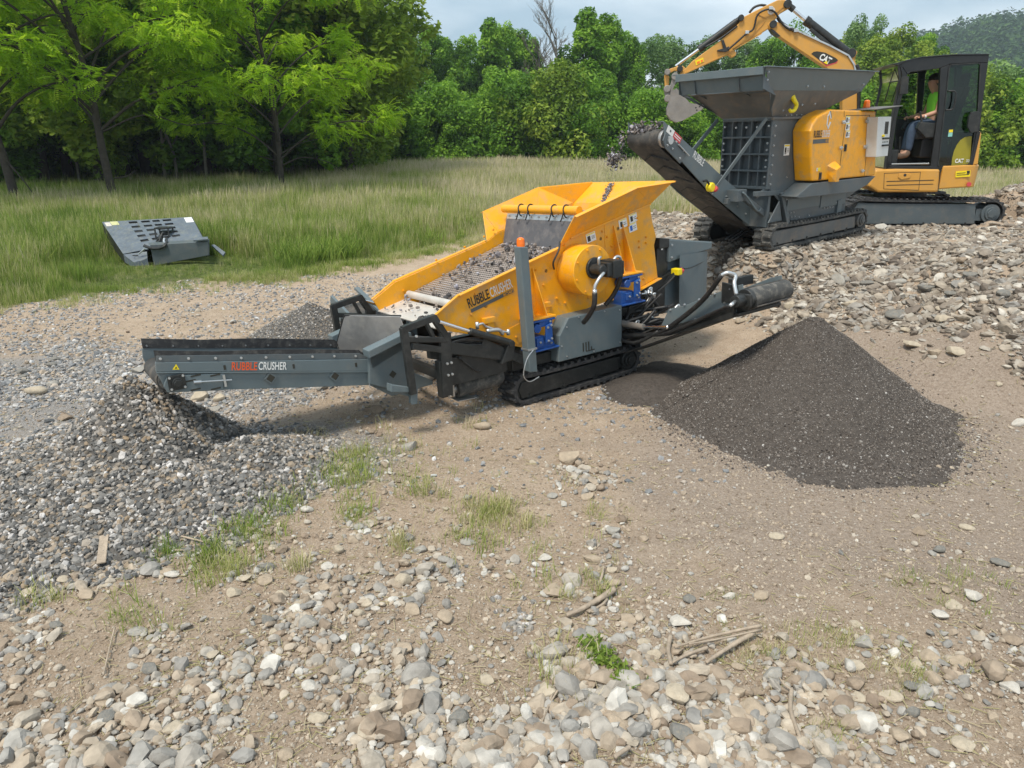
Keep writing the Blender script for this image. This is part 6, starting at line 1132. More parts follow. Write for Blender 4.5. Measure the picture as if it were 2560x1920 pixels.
yk = MB(); yk.cyl((-1.13,.29,.86),(-1.13,.36,.86), .055, n=20); yo = build('pull_stop', yk, 'yellowst', cfo, .012); yr = MB(); yr.cyl((-1.085,.30,.845),(-1.055,.30,.83), .035, n=16); build('stop_button', yr, 'red', yo, .004); yh = MB(); yh.tube([(-1.27,.33,.94),(-1.22,.32,.94),(-1.16,.32,.89)], .014, 6); build('button_lead', yh, 'hose', yo, 0, True)
# folding arms at the conveyor hinge
ar = MB(); ar.box((-.74,.20,.66),(-.55,.36,.80)); ar.bar((-.62,.25,.74),(-.10,.17,.42), .07, .07); ar.bar((-.50,.12,.74),(.02,.12,.72), .06, .06, (0,1,0)); ar.bar((.03,.10,.72),(.20,.06,.30), .09, .05); ar.plate([(.0,.09,.62),(-.22,.09,.36),(.10,.09,.36)], .02); ar.box((-.80,.30,.63),(-.73,.36,.70)); ar.bar((-.45,.14,.70),(-.15,.14,.80), .03, .05); build('folding_arm', ar, 'grey2', cr_, .006)
ah = MB(); ah.tube([(-.66,.19,.77),(-.60,.17,.72),(-.45,.15,.58),(-.36,.14,.52),(-.32,.14,.55)], .014, 8); build('grab_handle', ah, 'grey', cr_, 0, True)
th = MB()
for i in range(3): th.tube([(.05,.45+i*.06,.25),(-.3,.5+i*.06,.12),(-.2,.6,.07)], .012, 6)
build('hoses', th, 'hose', cr_, 0, True)
bolts(cfo, [(s, .36, .776-(s+1.058)*.565+.12) for s in (-.75,-.5,-.3,-.1,.1)], (0,-1,0), .012)

# clods leaving the belt, and falling to the hopper
rg = np.random.default_rng(130)
def cloud(n, c, sg, lo, hi, name, label, seed):
    P = np.array(c)+rg.normal(size=(n, 3))*np.array(sg); Wd = loc2w(CR, P[:,0], P[:,1], P[:,2]); tag(scatter(name, Wd[:,0], Wd[:,1], rg.uniform(lo, hi, n), 'deckst', S0, Z=Wd[:,2], seed=seed, tilt=1.5, sink=.5), label, 'rubble', kind='stuff')
M['clod'] = M['deckst']
n = 260; s_ = rg.uniform(-2.03, -1.70, n); t_q = np.clip(rg.normal(.72, .10, n), .46, .86); zz = 1.55-(s_+1.93)*.50*np.where(s_ > -1.93, 1, -1.2)+np.abs(rg.normal(0, .035, n)); Wd = loc2w(CR, s_, t_q, zz)
tag(scatter('rubble_on_belt', Wd[:,0], Wd[:,1], rg.uniform(.008, .034, n), 'deckst', S0, Z=Wd[:,2], seed=131, tilt=1.5), 'dark crushed rubble tipping over the head of the raised conveyor', 'rubble', kind='stuff')
q = CR.at(*c3(75,830) if False else (1536, 398), S=-2.16); cloud(230, q, (.045,.05,.045), .006, .026, 'falling_clump', 'clump of dark rubble falling below the conveyor head', 132)
q2 = CR.at(1528, 425, S=-2.17); cloud(60, q2, (.03,.03,.07), .003, .009, 'falling_grit', 'fine grit trailing under the falling clump', 133)
q3 = CR.at(1556, 352, S=-2.08); cloud(55, q3, (.03,.03,.05), .006, .022, 'falling_rubble', 'rubble dropping off the far side of the conveyor head', 134)
ns = 420; u = rg.uniform(0, 1, ns); s_ = 1.93-.22*u; t_q = .86-.06*u+rg.normal(0, .022, ns); z_q = 1.865-.26*u*1.0+.02; Wd = loc2w(SC, s_-.0, t_q, z_q)
tag(scatter('sliding_fines', Wd[:,0], Wd[:,1], rg.uniform(.004, .014, ns), 'deckst', S0, Z=Wd[:,2], seed=135, tilt=1.0), 'streak of dark rubble sliding down the inside of the orange hopper', 'rubble', kind='stuff')

# ------------------------------------------------------------------ the excavator
ex = thing('mini_excavator', 'ochre and black mini excavator with its arm raised over the grey feed hopper', 'excavator', ET)
E2 = ET.matrix().inverted() @ EU.matrix()            # the slewed upper structure, in the excavator's own axes
def eb(name, mb, m, parent=ex, bevel=.006, smooth=False):
    if parent is ex: mb.v = [tuple(E2 @ Vector(v)) for v in mb.v]; return build(name, mb, m, parent, bevel, smooth)
    mb.v = [tuple(E2 @ Vector(v)) for v in mb.v]; return build(name, mb, m, parent, bevel, smooth)
tz1 = ET.at(*ce(370,1322), t=0)[2]; s1_ = ET.at(*ce(1515,1440), t=0)[0]
crawler(ex, s1_-2.62, s1_, -.03, tz1+.02, 0, .42, rub='rubber', plate_m='grey2', n_l=58); crawler(ex, s1_-2.62, s1_, -.03, tz1+.02, 1.60, 2.02, rub='rubber', plate_m='grey2', n_l=58)
uc = MB(); uc.box((.3,.42,.12),(1.5,1.6,.42)); uc.cyl((.95,1.0,.40),(.95,1.0,.56), .42, n=32); uc.tube([(-.2,.5,.35),(.0,.5,.45),(.2,.6,.42)], .03); build('undercarriage', uc, 'black', ex, .01)
hs_ = EU.sz(ce, [(365,1212),(395,1150),(430,1076),(600,1068),(965,1072),(1290,1035),(1322,1040),(1335,1062),(1330,1200),(1318,1225),(1280,1241),(950,1263),(450,1265)], .05)
hm = MB(); zt = max(z for s, z in hs_); sx_ = max(s for s, z in hs_)
hm.side(hs_[:5]+[EU.sz(ce, [(950,1263)], .05)[0], EU.sz(ce, [(450,1265)], .05)[0]], .05, 1.98); hou = eb('house', hm, 'yellow2', ex, .03)
# rounded counterweight
cwm = MB(); n_c = 10; zb_, zt_ = EU.sz(ce, [(1280,1243)], .05)[0][1], EU.sz(ce, [(1290,1037)], .05)[0][1]; sA = EU.sz(ce, [(968,1150)], .05)[0][0]; sB = EU.sz(ce, [(1325,1100)], .05)[0][0]; rc_ = .30
ring = [(sA,.05)]+[(sB-rc_+rc_*math.sin(a_), .05+rc_-rc_*math.cos(a_)) for a_ in np.linspace(0, math.pi/2, n_c)]+[(sB, 1.0)]+[(sB-rc_+rc_*math.cos(a_), 1.98-rc_+rc_*math.sin(a_)) for a_ in np.linspace(0, math.pi/2, n_c)]+[(sA,1.98)]
nn = len(ring); cwm.add([(x, y, zb_+(.03 if x > sA+.1 else 0)) for x, y in ring]+[(x+.01*(x > sA+.1), y, zt_-.02*(x <= sA+.1)) for x, y in ring], [tuple(range(nn-1, -1, -1)), tuple(range(nn, 2*nn))]+[(i,(i+1)%nn,(i+1)%nn+nn,i+nn) for i in range(nn)]); eb('counterweight', cwm, 'yellow2', ex, .02)
def EP(x, y, t): return EU.at(*ce(x, y), t=t)
ds = MB()
def es2(mb, pts, t, w_=.007): bar2(mb, EU.sz(ce, pts, t), t-.003, t, w_)
es2(ds, [(500,1105),(800,1095),(785,1245),(495,1235),(500,1105)], .05); es2(ds, [(520,1173),(910,1162)], .0495, .012); es2(ds, [(520,1205),(905,1195)], .0495, .010); es2(ds, [(968,1075),(945,1262)], .049, .01); eb('panel_lines', ds, 'darkprint', hou, 0)
hh_ = MB(); hh_.side(EU.sz(ce, [(620,1110),(700,1103),(720,1118),(710,1145),(640,1158),(612,1140)], .05), .036, .05); ho3 = eb('hatch_handle', hh_, 'yellow2', hou, .008); kh = MB(); p = EP(672,1120,.035); kh.cyl((p[0],.033,p[2]),(p[0],.037,p[2]), .022, n=14); eb('lock', kh, 'black', ho3, 0)
q = MB(); q.side(EU.sz(ce, [(1093,1090),(1215,1080),(1212,1132),(1090,1140)], .04), .038, .042); st9 = eb('warning_sticker', q, 'yellowst', hou, 0); q = MB(); q.side(EU.sz(ce, [(1185,1085),(1210,1083),(1209,1108),(1184,1110)], .037), .035, .038); q.side(EU.sz(ce, [(1100,1104),(1175,1098),(1175,1103),(1100,1109)], .037), .035, .038); q.side(EU.sz(ce, [(1100,1118),(1205,1112),(1205,1117),(1100,1124)], .037), .035, .038); eb('print', q, 'darkprint', st9, 0)
q = MB(); p = EP(1203,1197,.04); q.cyl((p[0],.035,p[2]),(p[0],.05,p[2]), .034, n=20); eb('red_reflector', q, 'red', hou, 0)
rp = MB(); rp.side(EU.sz(ce, [(1262,760),(1300,755),(1308,775),(1280,1035),(1225,1040)], .10), .10, 1.0); eb('rear_hood', rp, 'yellow2', ex, .02); rp2 = MB(); rp2.box((.9,1.08,.80),(1.50,1.95,1.30)); eb('engine_hood', rp2, 'yellow2', ex, .04)
# cab
CN, CF_ = .08, 1.06
def cabpoly(mb, pts, t0, t1, tp=CN): mb.side(EU.sz(ce, pts, tp), t0, t1)
pcs = [[(630,192),(692,288),(604,650),(550,1040),(540,1072),(512,1072),(545,800),(590,560),(650,330)],
       [(630,192),(700,160),(800,146),(1100,126),(1368,122),(1370,140),(1362,192),(1300,186),(1045,200),(965,235),(720,268),(692,288)],
       [(965,235),(1045,200),(1030,260),(1000,560),(945,1056),(882,1052),(950,560)],
       [(1300,186),(1362,192),(1322,480),(1290,760),(1228,1042),(1214,1036),(1262,780),(1280,560)],
       [(540,1072),(550,1040),(882,1044),(945,1052),(1214,1036),(1228,1044),(940,1078)]]
cabm = MB()
for i, pc in enumerate(pcs): cabpoly(cabm, pc, CN-.001*i, CN+.06)
for i, pc in enumerate(pcs): cabpoly(cabm, pc, CF_-.05, CF_+.001*i)
far = MB()
Fz = lambda x, y: EP(x, y, CN)
fa, fb_2 = Fz(512,1072), Fz(545,800); fc_, fd_ = Fz(600,530), Fz(632,195)
cabm.box((fa[0],CN,fa[2]-.02),(fa[0]+.06,CF_,fa[2]+.12)); cabm.box((fd_[0]+.0,CN,fd_[2]-.06),(fd_[0]+.10,CF_,fd_[2]+.01)); rr_b = Fz(1225,1040); rr_m = Fz(1290,760); rr_t = Fz(1365,125)
cabm.box((fa[0],CN,fa[2]-.03),(rr_b[0],CF_,fa[2]-.0)); cabm.plate([(rr_b[0],CN,rr_b[2]),(rr_b[0],CF_,rr_b[2]),(rr_m[0],CF_,rr_m[2]),(rr_m[0],CN,rr_m[2])], .02); cabm.box((rr_t[0]-.08,CN,rr_t[2]-.10),(rr_t[0]-.02,CF_,rr_t[2])); 
cab3 = eb('cab', cabm, 'cabblack', ex, .008)
rf = MB(); cabpoly(rf, [(612,215),(560,200),(640,178),(800,140),(1000,122),(1100,117),(1368,115),(1372,124),(1100,128),(800,150),(690,172)], CN-.02, CF_+.02); eb('cab_roof', rf, 'cabblack', cab3, .015)
wsx = [Fz(515,1060), Fz(545,800), Fz(590,560), Fz(640,330), Fz(632,200)]; wg = MB(); v = []
for p in wsx: v += [(p[0]-.012, CN+.02, p[2]), (p[0]-.012, CF_-.02, p[2])]
wg.add(v, [(2*i, 2*i+1, 2*i+3, 2*i+2) for i in range(4)]); eb('windscreen', wg, 'glass', cab3, 0)
wf = MB()
for t in (CN+.01, CF_-.03): 
    for a_, b_q in zip(wsx[:-1], wsx[1:]): wf.bar((a_[0]-.015,t+.01,a_[2]),(b_q[0]-.015,t+.01,b_q[2]), .03, .03, (0,1,0))
wf.bar((wsx[2][0]-.02,CN,wsx[2][2]),(wsx[2][0]-.02,CF_,wsx[2][2]), .02, .03); wf.tube([(wsx[3][0]-.05,.3,wsx[3][2]+.2),(wsx[3][0]-.07,.35,wsx[3][2]),(wsx[2][0]-.06,.45,wsx[2][2]+.1)], .008, 6); eb('windscreen_frame', wf, 'black', cab3, 0)
gl1 = MB(); cabpoly(gl1, [(1045,205),(1300,190),(1278,600),(1214,1030),(948,1050),(1003,560)], CN+.02, CN+.026); eb('door_glass', gl1, 'darkglass', cab3, 0)
dfm = MB(); bar2(dfm, EU.sz(ce, [(1040,225),(1055,205),(1285,190),(1300,205),(1280,590),(1215,1020),(1195,1035),(960,1052),(948,1035),(1003,560),(1040,225)], CN-.01), CN-.012, CN+.012, .016); eb('door_frame', dfm, 'black', cab3, 0)
gl2 = MB(); v = [Fz(695,290), Fz(960,240), Fz(885,1040), Fz(555,1040), Fz(604,650)]; gl2.plate([(p[0],CF_-.02,p[2]) for p in v], .004); gl2.plate([(p[0],CF_-.02,p[2]) for p in (Fz(1045,205), Fz(1300,190), Fz(1278,600), Fz(1240,800), Fz(970,820), Fz(1003,560))], .004); eb('far_side_glass', gl2, 'glass', cab3, 0)
mp_ = MB(); a_ = EU.at(*ce(805,270), t=CF_-.02); b_q = EU.at(*ce(778,640), t=CF_-.02); bar2(mp_, [(a_[0],a_[2]),(b_q[0],b_q[2])], CF_-.045, CF_-.021, .03); c_4 = EU.at(*ce(600,640), t=CF_-.02); d_4 = EU.at(*ce(930,650), t=CF_-.02); bar2(mp_, [(c_4[0],c_4[2]),(d_4[0],d_4[2])], CF_-.046, CF_-.021, .03)
mp_.side(EU.sz(ce, [(600,655),(930,665),(900,1040),(560,1040)], CF_-.02), CF_-.05, CF_-.03); eb('far_door', mp_, 'black', cab3, 0)
hd_ = MB(); h_ = [EP(1030,425,CN-.03), EP(1080,425,CN-.05), EP(1095,460,CN-.06), EP(1075,560,CN-.06), EP(1045,580,CN-.05), EP(1010,580,CN-.03)]; hd_.tube(h_, .012, 8); eb('door_handle', hd_, 'hose', cab3, 0, True)
mr_ = MB(); m2_ = MB(); cabpoly(mr_, [(615,312),(675,308),(668,450),(600,455),(605,380)], CN-.16, CN-.13); cabpoly(m2_, [(1200,600),(1255,590),(1278,610),(1250,760),(1195,770),(1170,720),(1180,640)], CN-.10, CN-.05); p = EP(640,340,CN-.1); mr_.tube([EP(540,350,CN-.02), EP(580,345,CN-.08), EP(620,340,CN-.14)], .010, 6); m2_.tube([EP(1275,600,CN-.02), EP(1250,605,CN-.07), EP(1220,620,CN-.08)], .010, 6); eb('mirror', mr_, 'black', cab3, .012); eb('mirror', m2_, 'black', cab3, .012)
gp4 = MB(); fan = [(1058,1042)]+[(1225-165*math.cos(a_)*1.0, 1035-235*math.sin(a_)) for a_ in np.linspace(0.0, 1.45, 9)]+[(1212,1035)]; cabpoly(gp4, [(1060,1042),(1066,980),(1082,920),(1105,870),(1135,830),(1175,805),(1216,798),(1230,800),(1212,1032)], CN+.014, CN+.0185); eb('yellow_print_panel', gp4, mat('olive_print', (.28,.24,.015), .5), cab3, 0)
lp3 = Vector(EP(1086,1020,CN-.004)); lettering('lettering', 'CAT', cab3, E2 @ Vector((lp3.x,CN+.008,lp3.z)), E2.to_3x3() @ Vector((1,0,.01)), E2.to_3x3() @ Vector((0,0,1)), .065, 'white', width=.125, bold=.03); lettering('lettering', '305', cab3, E2 @ Vector((lp3.x+.16,CN+.008,lp3.z+.012)), E2.to_3x3() @ Vector((1,0,.01)), E2.to_3x3() @ Vector((0,0,1)), .045, 'whitebox', width=.075, bold=.01)
q = MB(); cabpoly(q, [(1040,745),(1072,743),(1066,800),(1030,803)], CN+.012, CN+.018); s9 = eb('door_sticker', q, mat('teal_sticker', (.25,.55,.5), .5), cab3, 0); q = MB(); cabpoly(q, [(1040,745),(1072,743),(1070,765),(1038,767)], CN+.009, CN+.0118); eb('print', q, 'yellowst', s9, 0)
fl3 = MB(); fl3.tube([EP(560,1030,CN+.02), EP(870,1025,CN+.02)], .012, 6); eb('door_sill', fl3, 'zinc', cab3, 0)
# seat, consoles, levers
tS = .52
def ES(x, y, t=tS): return Vector(EU.at(*ce(x, y), t=t))
hip = ES(905,735); se = MB(); se.side([(hip.x-.32,hip.z-.16),(hip.x+.22,hip.z-.16),(hip.x+.22,hip.z-.03),(hip.x-.30,hip.z-.04)], tS-.24, tS+.24); se.side([(hip.x+.14,hip.z-.05),(hip.x+.24,hip.z-.05),(hip.x+.36,hip.z+.62),(hip.x+.26,hip.z+.64)], tS-.23, tS+.23); se.side([(hip.x+.27,hip.z+.64),(hip.x+.36,hip.z+.62),(hip.x+.38,hip.z+.82),(hip.x+.30,hip.z+.83)], tS-.12, tS+.12); se.box((hip.x-.2,tS-.2,hip.z-.45),(hip.x+.2,tS+.2,hip.z-.16)); seo = eb('seat', se, 'seatm', cab3, .02)
cs_ = MB(); 
for t0 in (tS-.40, tS+.27): cs_.side([(hip.x-.34,hip.z+.10),(hip.x+.16,hip.z+.06),(hip.x+.16,hip.z-.12),(hip.x-.22,hip.z-.14),(hip.x-.38,hip.z+.0)], t0, t0+.12); cs_.cyl((hip.x-.30,t0+.06,hip.z+.08),(hip.x-.36,t0+.06,hip.z+.26), .016, n=10)
cs_.box((fa[0]+.08,CN+.15,fa[2]),(fa[0]+.20,CF_-.1,fa[2]+.30)); cs_.cyl((fa[0]+.30,tS-.1,fa[2]),(fa[0]+.24,tS-.1,fa[2]+.50), .014, n=8); cs_.cyl((fa[0]+.30,tS+.1,fa[2]),(fa[0]+.24,tS+.1,fa[2]+.50), .014, n=8); eb('console', cs_, 'black', cab3, .012)
# boom, stick, rams, bucket
BT = 1.02
def B6(x, y, t=BT): return Vector(EU.at(*c6(x, y), t=t))
def s6(mb, pts, t0, t1, tp=BT-.1): mb.side(EU.sz(c6, pts, tp), t0, t1)
bo_ = MB(); s6(bo_, [(1102,215),(1118,192),(1150,182),(1190,190),(1260,215),(1350,265),(1500,330),(1650,400),(1800,470),(1850,510),(1870,560),(1880,640),(1885,960),(1750,960),(1748,700),(1700,630),(1620,592),(1210,318),(1160,270),(1118,243)], BT-.10, BT+.10); bmo = eb('boom', bo_, 'yellow2', ex, .01)
be_ = MB(); bar2(be_, EU.sz(c6, [(1240,212),(1400,285),(1640,395),(1800,480),(1850,560),(1865,640)], BT-.10), BT-.125, BT-.101, .025); eb('boom_pipe', be_, 'zinc', bmo, 0)
be2 = MB(); s6(be2, [(1125,245),(1160,262),(1215,312),(1200,316),(1150,285)], BT-.115, BT+.115); eb('boom_cushion', be2, 'black', bmo, .004)
sk_ = MB(); s6(sk_, [(1190,-2),(1240,-6),(1300,8),(1312,40),(1295,66),(1215,112),(1185,150),(1112,246),(1050,285),(800,425),(835,452),(828,480),(795,497),(762,470),(410,628),(350,668),(330,650),(395,590),(450,530),(700,345),(850,205),(895,145),(1000,90)], BT-.085, BT+.085); sto = eb('stick', sk_, 'yellow2', ex, .01)
wl2 = MB(); bar2(wl2, EU.sz(c6, [(1010,115),(1080,155),(1165,120),(1235,60)], BT-.085), BT-.097, BT-.086, .012); bar2(wl2, EU.sz(c6, [(1080,175),(1060,210),(950,330)], BT-.085), BT-.097, BT-.086, .010); bar2(wl2, EU.sz(c6, [(1050,290),(760,462),(400,628)], BT-.085), BT-.10, BT-.086, .014); eb('weld_rib', wl2, 'yellow2', sto, 0)
hl = MB(); p = B6(1135,92,BT-.09); hl.cyl((p.x,BT-.092,p.z),(p.x,BT-.086,p.z), .06, n=16); eb('stick_opening', hl, 'palesteel', sto, 0)
for x, y, r in ((1275,35,.065),(1150,210,.06),(345,595,.05),(872,155,.05)): p = B6(x, y, BT-.1); pn = MB(); pn.cyl((p.x,BT-.135,p.z),(p.x,BT+.135,p.z), r, n=20); eb('pin', pn, 'black', sto, .006)
mr3 = MB(); s6(mr3, [(700,350),(722,345),(745,410),(770,400),(765,440),(740,450),(665,445),(668,432),(720,420)], BT-.13, BT-.088); eb('hose_guide', mr3, 'black', sto, .004)
ys = MB(); s6(ys, [(474,525),(545,498),(552,533),(485,565)], BT-.092, BT-.088, BT-.09); y0 = eb('warning_sticker', ys, 'yellowst', sto, 0); yp = MB(); s6(yp, [(490,535),(515,525),(518,545),(495,553)], BT-.095, BT-.0921, BT-.09); s6(yp, [(524,520),(542,513),(545,533),(527,540)], BT-.095, BT-.0921, BT-.09); eb('print', yp, 'orange', y0, 0)
def ram(p0, p1, p2, r1, r2, nm='ram', t=BT):
    a_, b_q, c_q = B6(*p0, t), B6(*p1, t), B6(*p2, t); m1 = MB(); m1.cyl(b_q, c_q, r1, n=24); m1.cyl(b_q+(b_q-c_q).normalized()*.01, b_q+(c_q-b_q).normalized()*.07, r1*1.12, n=24); o1 = edge_smooth(eb(nm, m1, 'black', ex, .003)); m2 = MB(); m2.cyl(a_, b_q, r2, n=16); edge_smooth(eb('ram_rod', m2, 'chrome', o1, 0)); return o1
ram((308,572), (512,425), (835,185), .055, .026, 'bucket_ram', BT); bs = MB(); bs.cyl(B6(835,185), B6(890,150), .05, n=16); eb('ram_mount', bs, 'black', ex, .006)
ram((1300,62), (1432,175), (1800,460), .068, .032, 'stick_ram', BT); bs = MB(); bs.cyl(B6(1275,40), B6(1330,85), .05, n=16); eb('ram_mount', bs, 'black', ex, .006); bs = MB(); p = B6(1812,465); bs.cyl((p.x,BT-.12,p.z),(p.x,BT+.12,p.z), .075, n=20); bs.bar(B6(1470,250,BT-.06), B6(1720,460,BT-.06), .05, .05); eb('ram_mount', bs, 'black', ex, .006)
lg = MB(); s6(lg, [(1760,478),(1800,450),(1850,455),(1870,430),(1885,450),(1870,480),(1858,545),(1840,500),(1800,476)], BT-.07, BT+.07); eb('ram_lug', lg, 'yellow2', ex, .006)
hz3 = MB(); hz3.tube([B6(760,430,BT-.13), B6(830,370,BT-.13), B6(920,290,BT-.13), B6(980,250,BT-.13), B6(1010,140,BT-.14), B6(1060,95,BT-.15), B6(1120,82,BT-.14), B6(1170,110,BT-.13), B6(1195,150,BT-.12), B6(1240,215,BT-.12), B6(1300,260,BT-.13)], .016, 7); hz3.tube([B6(945,110,BT), B6(985,65,BT), B6(1040,45,BT), B6(1090,50,BT)], .02, 7); hz3.tube([B6(1190,150,BT-.05), B6(1225,200,BT-.05), B6(1300,245,BT-.1), B6(1350,270,BT-.12)], .028, 7)
hz3.tube([B6(560,410,BT-.09), B6(700,330,BT-.09), B6(840,225,BT-.09)], .016, 7); hz3.tube([B6(1870,560,BT-.12), B6(1890,620,BT-.12), B6(1892,800,BT-.12), B6(1890,950,BT-.12)], .03, 7); eb('boom_hoses', hz3, 'hose', ex, 0, True)
cl5 = MB(); 
for x, y in ((925,280),(1345,265),(1130,70)): p = B6(x, y, BT-.13); cl5.box((p.x-.03,BT-.16,p.z-.025),(p.x+.03,BT-.10,p.z+.025))
eb('hose_clamps', cl5, 'zinc', ex, .004)
# badge on the boom
bg_ = MB(); s6(bg_, [(1480,465),(1500,448),(1530,443),(1600,455),(1690,500),(1712,520),(1690,540),(1610,562),(1550,520)], BT-.104, BT-.101); bgo = eb('badge', bg_, 'darkprint', ex, 0); b2 = MB(); s6(b2, [(1550,520),(1610,562),(1690,540),(1712,520),(1700,545),(1610,575)], BT-.1035, BT-.1008); eb('badge_edge', b2, 'red', bgo, 0)
a_, b_q = B6(1542,512,BT-.106), B6(1640,563,BT-.106); dx = (b_q-a_).normalized(); uy = Vector((0,-1,0)).cross(dx); uy = uy if uy.z > 0 else -uy; R3 = E2.to_3x3(); lettering('lettering', 'CAT', bgo, E2 @ a_, R3 @ dx, R3 @ uy, .105, 'white', width=(b_q-a_).length*.92, bold=.035)
t0_ = a_+dx*.10-uy*.01+Vector((0,-.0035,0)); b3 = MB(); b3.plate([t0_, t0_+dx*.075, t0_+dx*.0375+uy*.05], .002); eb('badge_triangle', b3, 'yellowst', bgo, 0)
# linkage and bucket
lk = MB(); s6(lk, [(235,625),(232,605),(270,588),(330,572),(372,568),(400,590),(405,620),(380,640),(345,618),(300,610),(262,628),(250,645)], BT-.07, BT+.07); s6(lk, [(210,650),(232,640),(255,660),(250,750),(215,755)], BT-.05, BT+.05); eb('bucket_link', lk, 'yellow2', ex, .008)
lk2 = MB(); s6(lk2, [(285,640),(320,640),(325,690),(290,760),(270,830),(225,880),(212,800),(225,750),(262,735),(275,690)], BT-.10, BT+.10)
for x, y, r in ((302,660,.06),(237,622,.05),(235,768,.06),(240,850,.06)): p = B6(x, y, BT-.1); lk2.cyl((p.x,BT-.14,p.z),(p.x,BT+.14,p.z), r, n=16)
eb('quick_hitch', lk2, 'bucket', ex, .008)
bk_ = MB(); bpz = EU.sz(c3, [(372,478),(400,462),(432,500),(470,540),(548,548),(530,572),(480,600),(430,628),(400,636),(370,622),(352,596),(350,566),(362,530)], BT-.28)
for t0 in (BT-.28, BT+.26): bk_.side(bpz, t0, t0+.02)
sh = bpz[5:]+[bpz[0]]; v = []
for s, z in bpz[4:]+[bpz[0]]: v += [(s, BT-.26, z), (s, BT+.26, z)]
bk_.add(v, [(2*i, 2*i+1, 2*i+3, 2*i+2) for i in range(len(v)//2-1)]); bko = eb('bucket', bk_, 'bucket', ex, 0); sdm = bko.modifiers.new('th', 'SOLIDIFY'); sdm.thickness = .015; sdm.offset = 0
bhd = MB(); 
for x, y in ((500,562),(505,575),(520,556)): p = EU.at(*c3(x, y), t=BT-.28); bhd.cyl((p[0],BT-.285,p[2]),(p[0],BT-.28,p[2]), .014, n=10)
eb('bucket_bolts', bhd, 'black', bko, 0)

# ------------------------------------------------------------------ the operator
def skin(name, chains, m, parent, sub=2, root=0):
    """chains share joints by name; each joint = (position, radius)"""
    names = {}; V = []; Rr = []; Ed = []
    for ch_ in chains:
        prev = None
        for (k, p, r) in ch_:
            if k not in names: names[k] = len(V); V.append(tuple(p)); Rr.append(r)
            if prev is not None: Ed.append((prev, names[k]))
            prev = names[k]
    me = bpy.data.meshes.new(name); me.from_pydata(V, Ed, []); ob = bpy.data.objects.new(name, me); col.objects.link(ob); sk = ob.modifiers.new('skin', 'SKIN'); sk.use_smooth_shade = True
    for i, r in enumerate(Rr):
        d = me.skin_vertices[0].data[i]; d.radius = (r, r) if not hasattr(r, '__len__') else r; d.use_root = (i == root)
    s2 = ob.modifiers.new('sub', 'SUBSURF'); s2.levels = s2.render_levels = sub; me.materials.append(M[m] if isinstance(m, str) else m); ob.parent = parent; return ob
op = thing('person', 'excavator operator in lime green T-shirt, jeans and dark cap seated in the cab', 'person', ET)
def EW(v): return E2 @ Vector(v)
hipc = ES(900,715); shc = ES(945,455); hdc = ES(925,345); knee = ES(715,715); ank = ES(668,945); toe = ES(600,985)
fwd = Vector((-1,0,0)); side_ = Vector((0,1,0)); UPv = Vector((0,0,1))
hipc = Vector((hipc.x+.02, tS, hipc.z)); chest = hipc.lerp(shc, .72); chest.y = tS
def J(v): return EW(v)
def leg(sg, dk=0): h = hipc+side_*.10*sg; k_ = Vector((knee.x+dk, tS+.13*sg, knee.z+.02)); a_ = Vector((ank.x+dk*.5, tS+.13*sg, ank.z+.04)); return h, k_, a_
wr = ES(800,635,.40); el = ES(925,600,.33); 
chains = [[('pel', J(hipc), (.14,.12)), ('sp', J(hipc.lerp(chest, .5)), (.135,.11)), ('ch', J(chest), (.155,.12)), ('nk0', J(chest+UPv*.17+fwd*.02), .06), ('nk', J(hdc-UPv*.115+fwd*.0), .055), ('h1', J(hdc-UPv*.05+fwd*.02), (.072,.078)), ('h2', J(hdc+UPv*.03), (.08,.092)), ('h3', J(hdc+UPv*.09-fwd*.01), (.06,.07))]]
chains.append([('h1', None, 0), ('ns', J(hdc-UPv*.008+fwd*.112), .011)]); chains.append([('h1', None, 0), ('chn', J(hdc-UPv*.085+fwd*.07), .024)])
for sg in (-1, 1):
    el_ = Vector((el.x, tS+.26*sg, el.z)); wr_ = Vector((wr.x, tS+.24*sg, wr.z)); sh_ = Vector((shc.x, tS+.19*sg, shc.z-.02)); nd = str(sg)
    chains.append([('ch', None, 0), ('s'+nd, J(sh_), .06), ('u'+nd, J(sh_.lerp(el_, .5)), .05), ('e'+nd, J(el_), .043), ('f'+nd, J(el_.lerp(wr_, .4)), .042), ('w'+nd, J(wr_), .028), ('pm'+nd, J(wr_+fwd*.055), (.036,.02))])
    h, k_, a_ = leg(sg, .05 if sg > 0 else 0); chains.append([('pel', None, 0), ('t'+nd, J(h.lerp(k_, .3)), .085), ('k'+nd, J(k_), .058), ('c'+nd, J(k_.lerp(a_, .35)), .056), ('a'+nd, J(a_), .038), ('ft'+nd, J(a_+fwd*.12-UPv*.05), .035)])
flat = {}
for ch_ in chains:
    for i, (k_, p, r) in enumerate(ch_):
        if p is not None: flat[k_] = (p, r)
chains = [[(k_, *flat[k_]) for (k_, p, r) in ch_] for ch_ in chains]; skin('body', chains, 'skin', op)
def grow_(keys, add): return [[(k_, flat[k_][0], (tuple(x+add for x in flat[k_][1]) if hasattr(flat[k_][1], '__len__') else flat[k_][1]+add)) for k_ in ks] for ks in keys]
skin('t_shirt', grow_([['pel','sp','ch','nk0'],['ch','s-1','u-1'],['ch','s1','u1']], .018), 'shirt', op); skin('jeans', grow_([['pel','t-1','k-1','c-1','a-1'],['pel','t1','k1','c1','a1']], .018), 'jeans', op)
